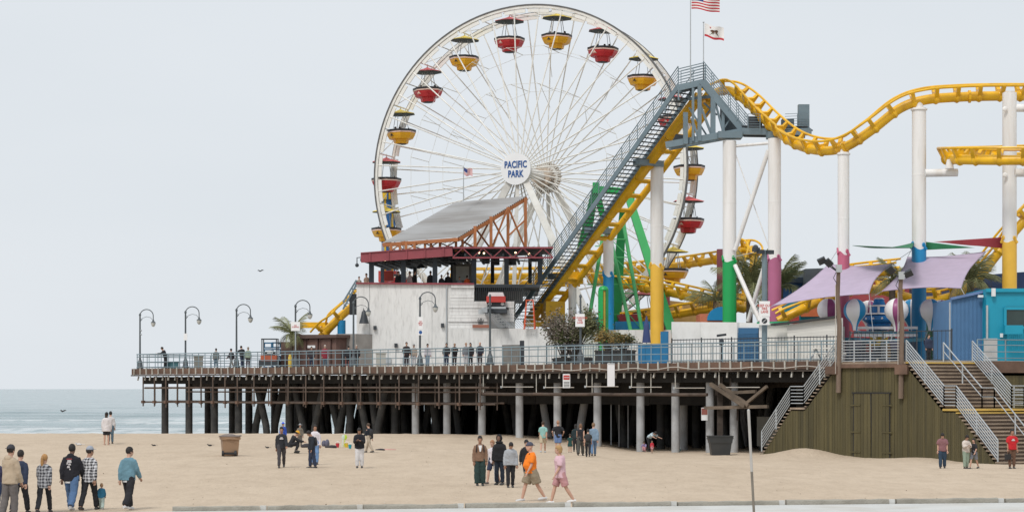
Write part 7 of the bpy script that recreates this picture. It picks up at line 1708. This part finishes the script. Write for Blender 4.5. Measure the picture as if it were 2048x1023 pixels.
deckp(697, 1.8, 689, 'person in black sweater by the fifth lamp post', 175, 'stand', top=BLK, bot=BLK); deckp(713, 2.3, 688, 'grey haired person in black right of the fifth lamp post', 10, 'stand', top=BLK, bot=BLK, hair=('short', (.45, .4, .36)))
deckp(813, 1.6, 682, 'tall man in black coat left of the restaurant lamp', 12, 'pockets', top=('black_coat', (.03, .022, .022)), bot=('dusk', (.05, .04, .045)), hem=-.2, build=1.08)
deckp(828, 2.0, 689, 'person in beige top and pale trousers beside the tall black coat', -20, 'stand', top=('beige_top', (.36, .30, .25)), bot=('pale_trousers', (.45, .44, .46)), cap=('grey_hat', (.3, .3, .3), 'brim')); deckp(855, 1.8, 689, 'person in white top and light jeans right of the restaurant lamp', 20, 'stand', top=('white_top', (.62, .58, .56)), bot=('pale_denim', (.28, .36, .46)))
deckp(893, 1.6, 684, 'dark haired man in black jacket, left of the middle pier group', -10, 'pockets', top=BLK, bot=NVY); deckp(909, 1.7, 684, 'fair haired man in black with folded arms on the pier', 10, 'phone', top=BLK, bot=('dusk', (.05, .04, .045)), hair=('short', (.32, .2, .12)))
deckp(932, 1.6, 686, 'person in grey coat and pale trousers on the pier', 5, 'stand', top=('grey_coat', (.17, .18, .2)), bot=('pale_trousers', (.45, .44, .46)), hair=('short', (.34, .2, .1))); deckp(941, 1.8, 686, 'dark haired person in black pressed beside the grey coat', -15, 'stand', top=BLK, bot=BLK, hair=('long', BLKH))
deckp(960, 1.6, 682, 'balding man in navy coat left of the floodlight post', 0, 'pockets', top=('navy_coat', (.025, .028, .045)), bot=('dusk', (.05, .04, .045)), hair=('bald', BLKH), build=1.08)
deckp(1857, 4.5, 668, 'dark figure behind the bars below the balloon ride', 20, 'stand', top=NVY, bot=BLK)
# --- on the restaurant terrace
def terr(px, d, head, lab, face, pose='stand', **k):
    p = at(px, 0, d); z = at(px, 568, BD).z; H = at(px, head, d).z - (z - .75); return person(lab, V((p.x, d, z - .75)), max(1.4, min(1.85, H)), face, pose, fine=False, **k)
terr(718, BD + 1.0, 556, 'head of a seated guest at the left corner of the terrace', 20, 'stand', top=('beige_top', (.36, .30, .25))); terr(733, BD + 1.2, 545, 'guest in tan top left of the first terrace post', -30, 'stand', top=('tan_top', (.3, .2, .15)), sleeve='short')
for px, hd, lab, c, f_ in ((797, 540, 'guest in black by the red bar panel', (.03, .03, .03), 20), (820, 541, 'guest in pale pink right of the second terrace post', (.5, .38, .36), -40), (829, 540, 'guest in black vest at a terrace table', (.02, .02, .02), 60), (861, 540, 'waiter in black beside the third terrace post', (.02, .02, .025), 180), (883, 548, 'guest with dark hair right of the third terrace post', (.035, .035, .04), 10), (896, 543, 'standing guest in black before the kiosk', (.02, .02, .022), -15), (919, 552, 'guest in grey by the terrace menu board', (.2, .2, .21), 0), (934, 549, 'guest in bright orange top on the terrace', (.70, .11, .03), 170)):
    terr(px, BD + 1.4 + (px % 3) * .4, hd, lab, f_, 'stand', top=('t%d' % px, c))
# --- riders in the gondolas
def rider(i, dx, dy, lab, c): p = GOND[i] + V((dx * .85, dy, -2.72)); person(lab, p, 1.6, 80 if dx < 0 else -80, 'ride', top=('r%d' % i, c), fine=False, group='riders in the gondolas')
for i, dx, lab in ((0, -.75, 'dark clad rider at the left of the yellow gondola right of the wheel top'), (0, -.3, 'second rider in the yellow gondola right of the wheel top'), (0, .75, 'rider at the right of the yellow gondola right of the wheel top'), (1, -.6, 'left rider in the red gondola second right of the top'), (1, .15, 'middle rider in the red gondola second right of the top'), (1, .6, 'right rider in the red gondola second right of the top'),
    (17, -.7, 'left rider in the red gondola at the upper left'), (17, .1, 'middle rider in the red gondola at the upper left'), (17, .75, 'right rider in the red gondola at the upper left'), (16, -.55, 'left rider in the yellow gondola above hub height'), (16, -.1, 'second rider in the yellow gondola above hub height'), (5, .25, 'rider in the red gondola low on the right rim')):
    rider(i, dx, 0.15, lab, R.choice(((.02, .02, .024), (.04, .04, .06), (.03, .02, .02))))
finish_people()
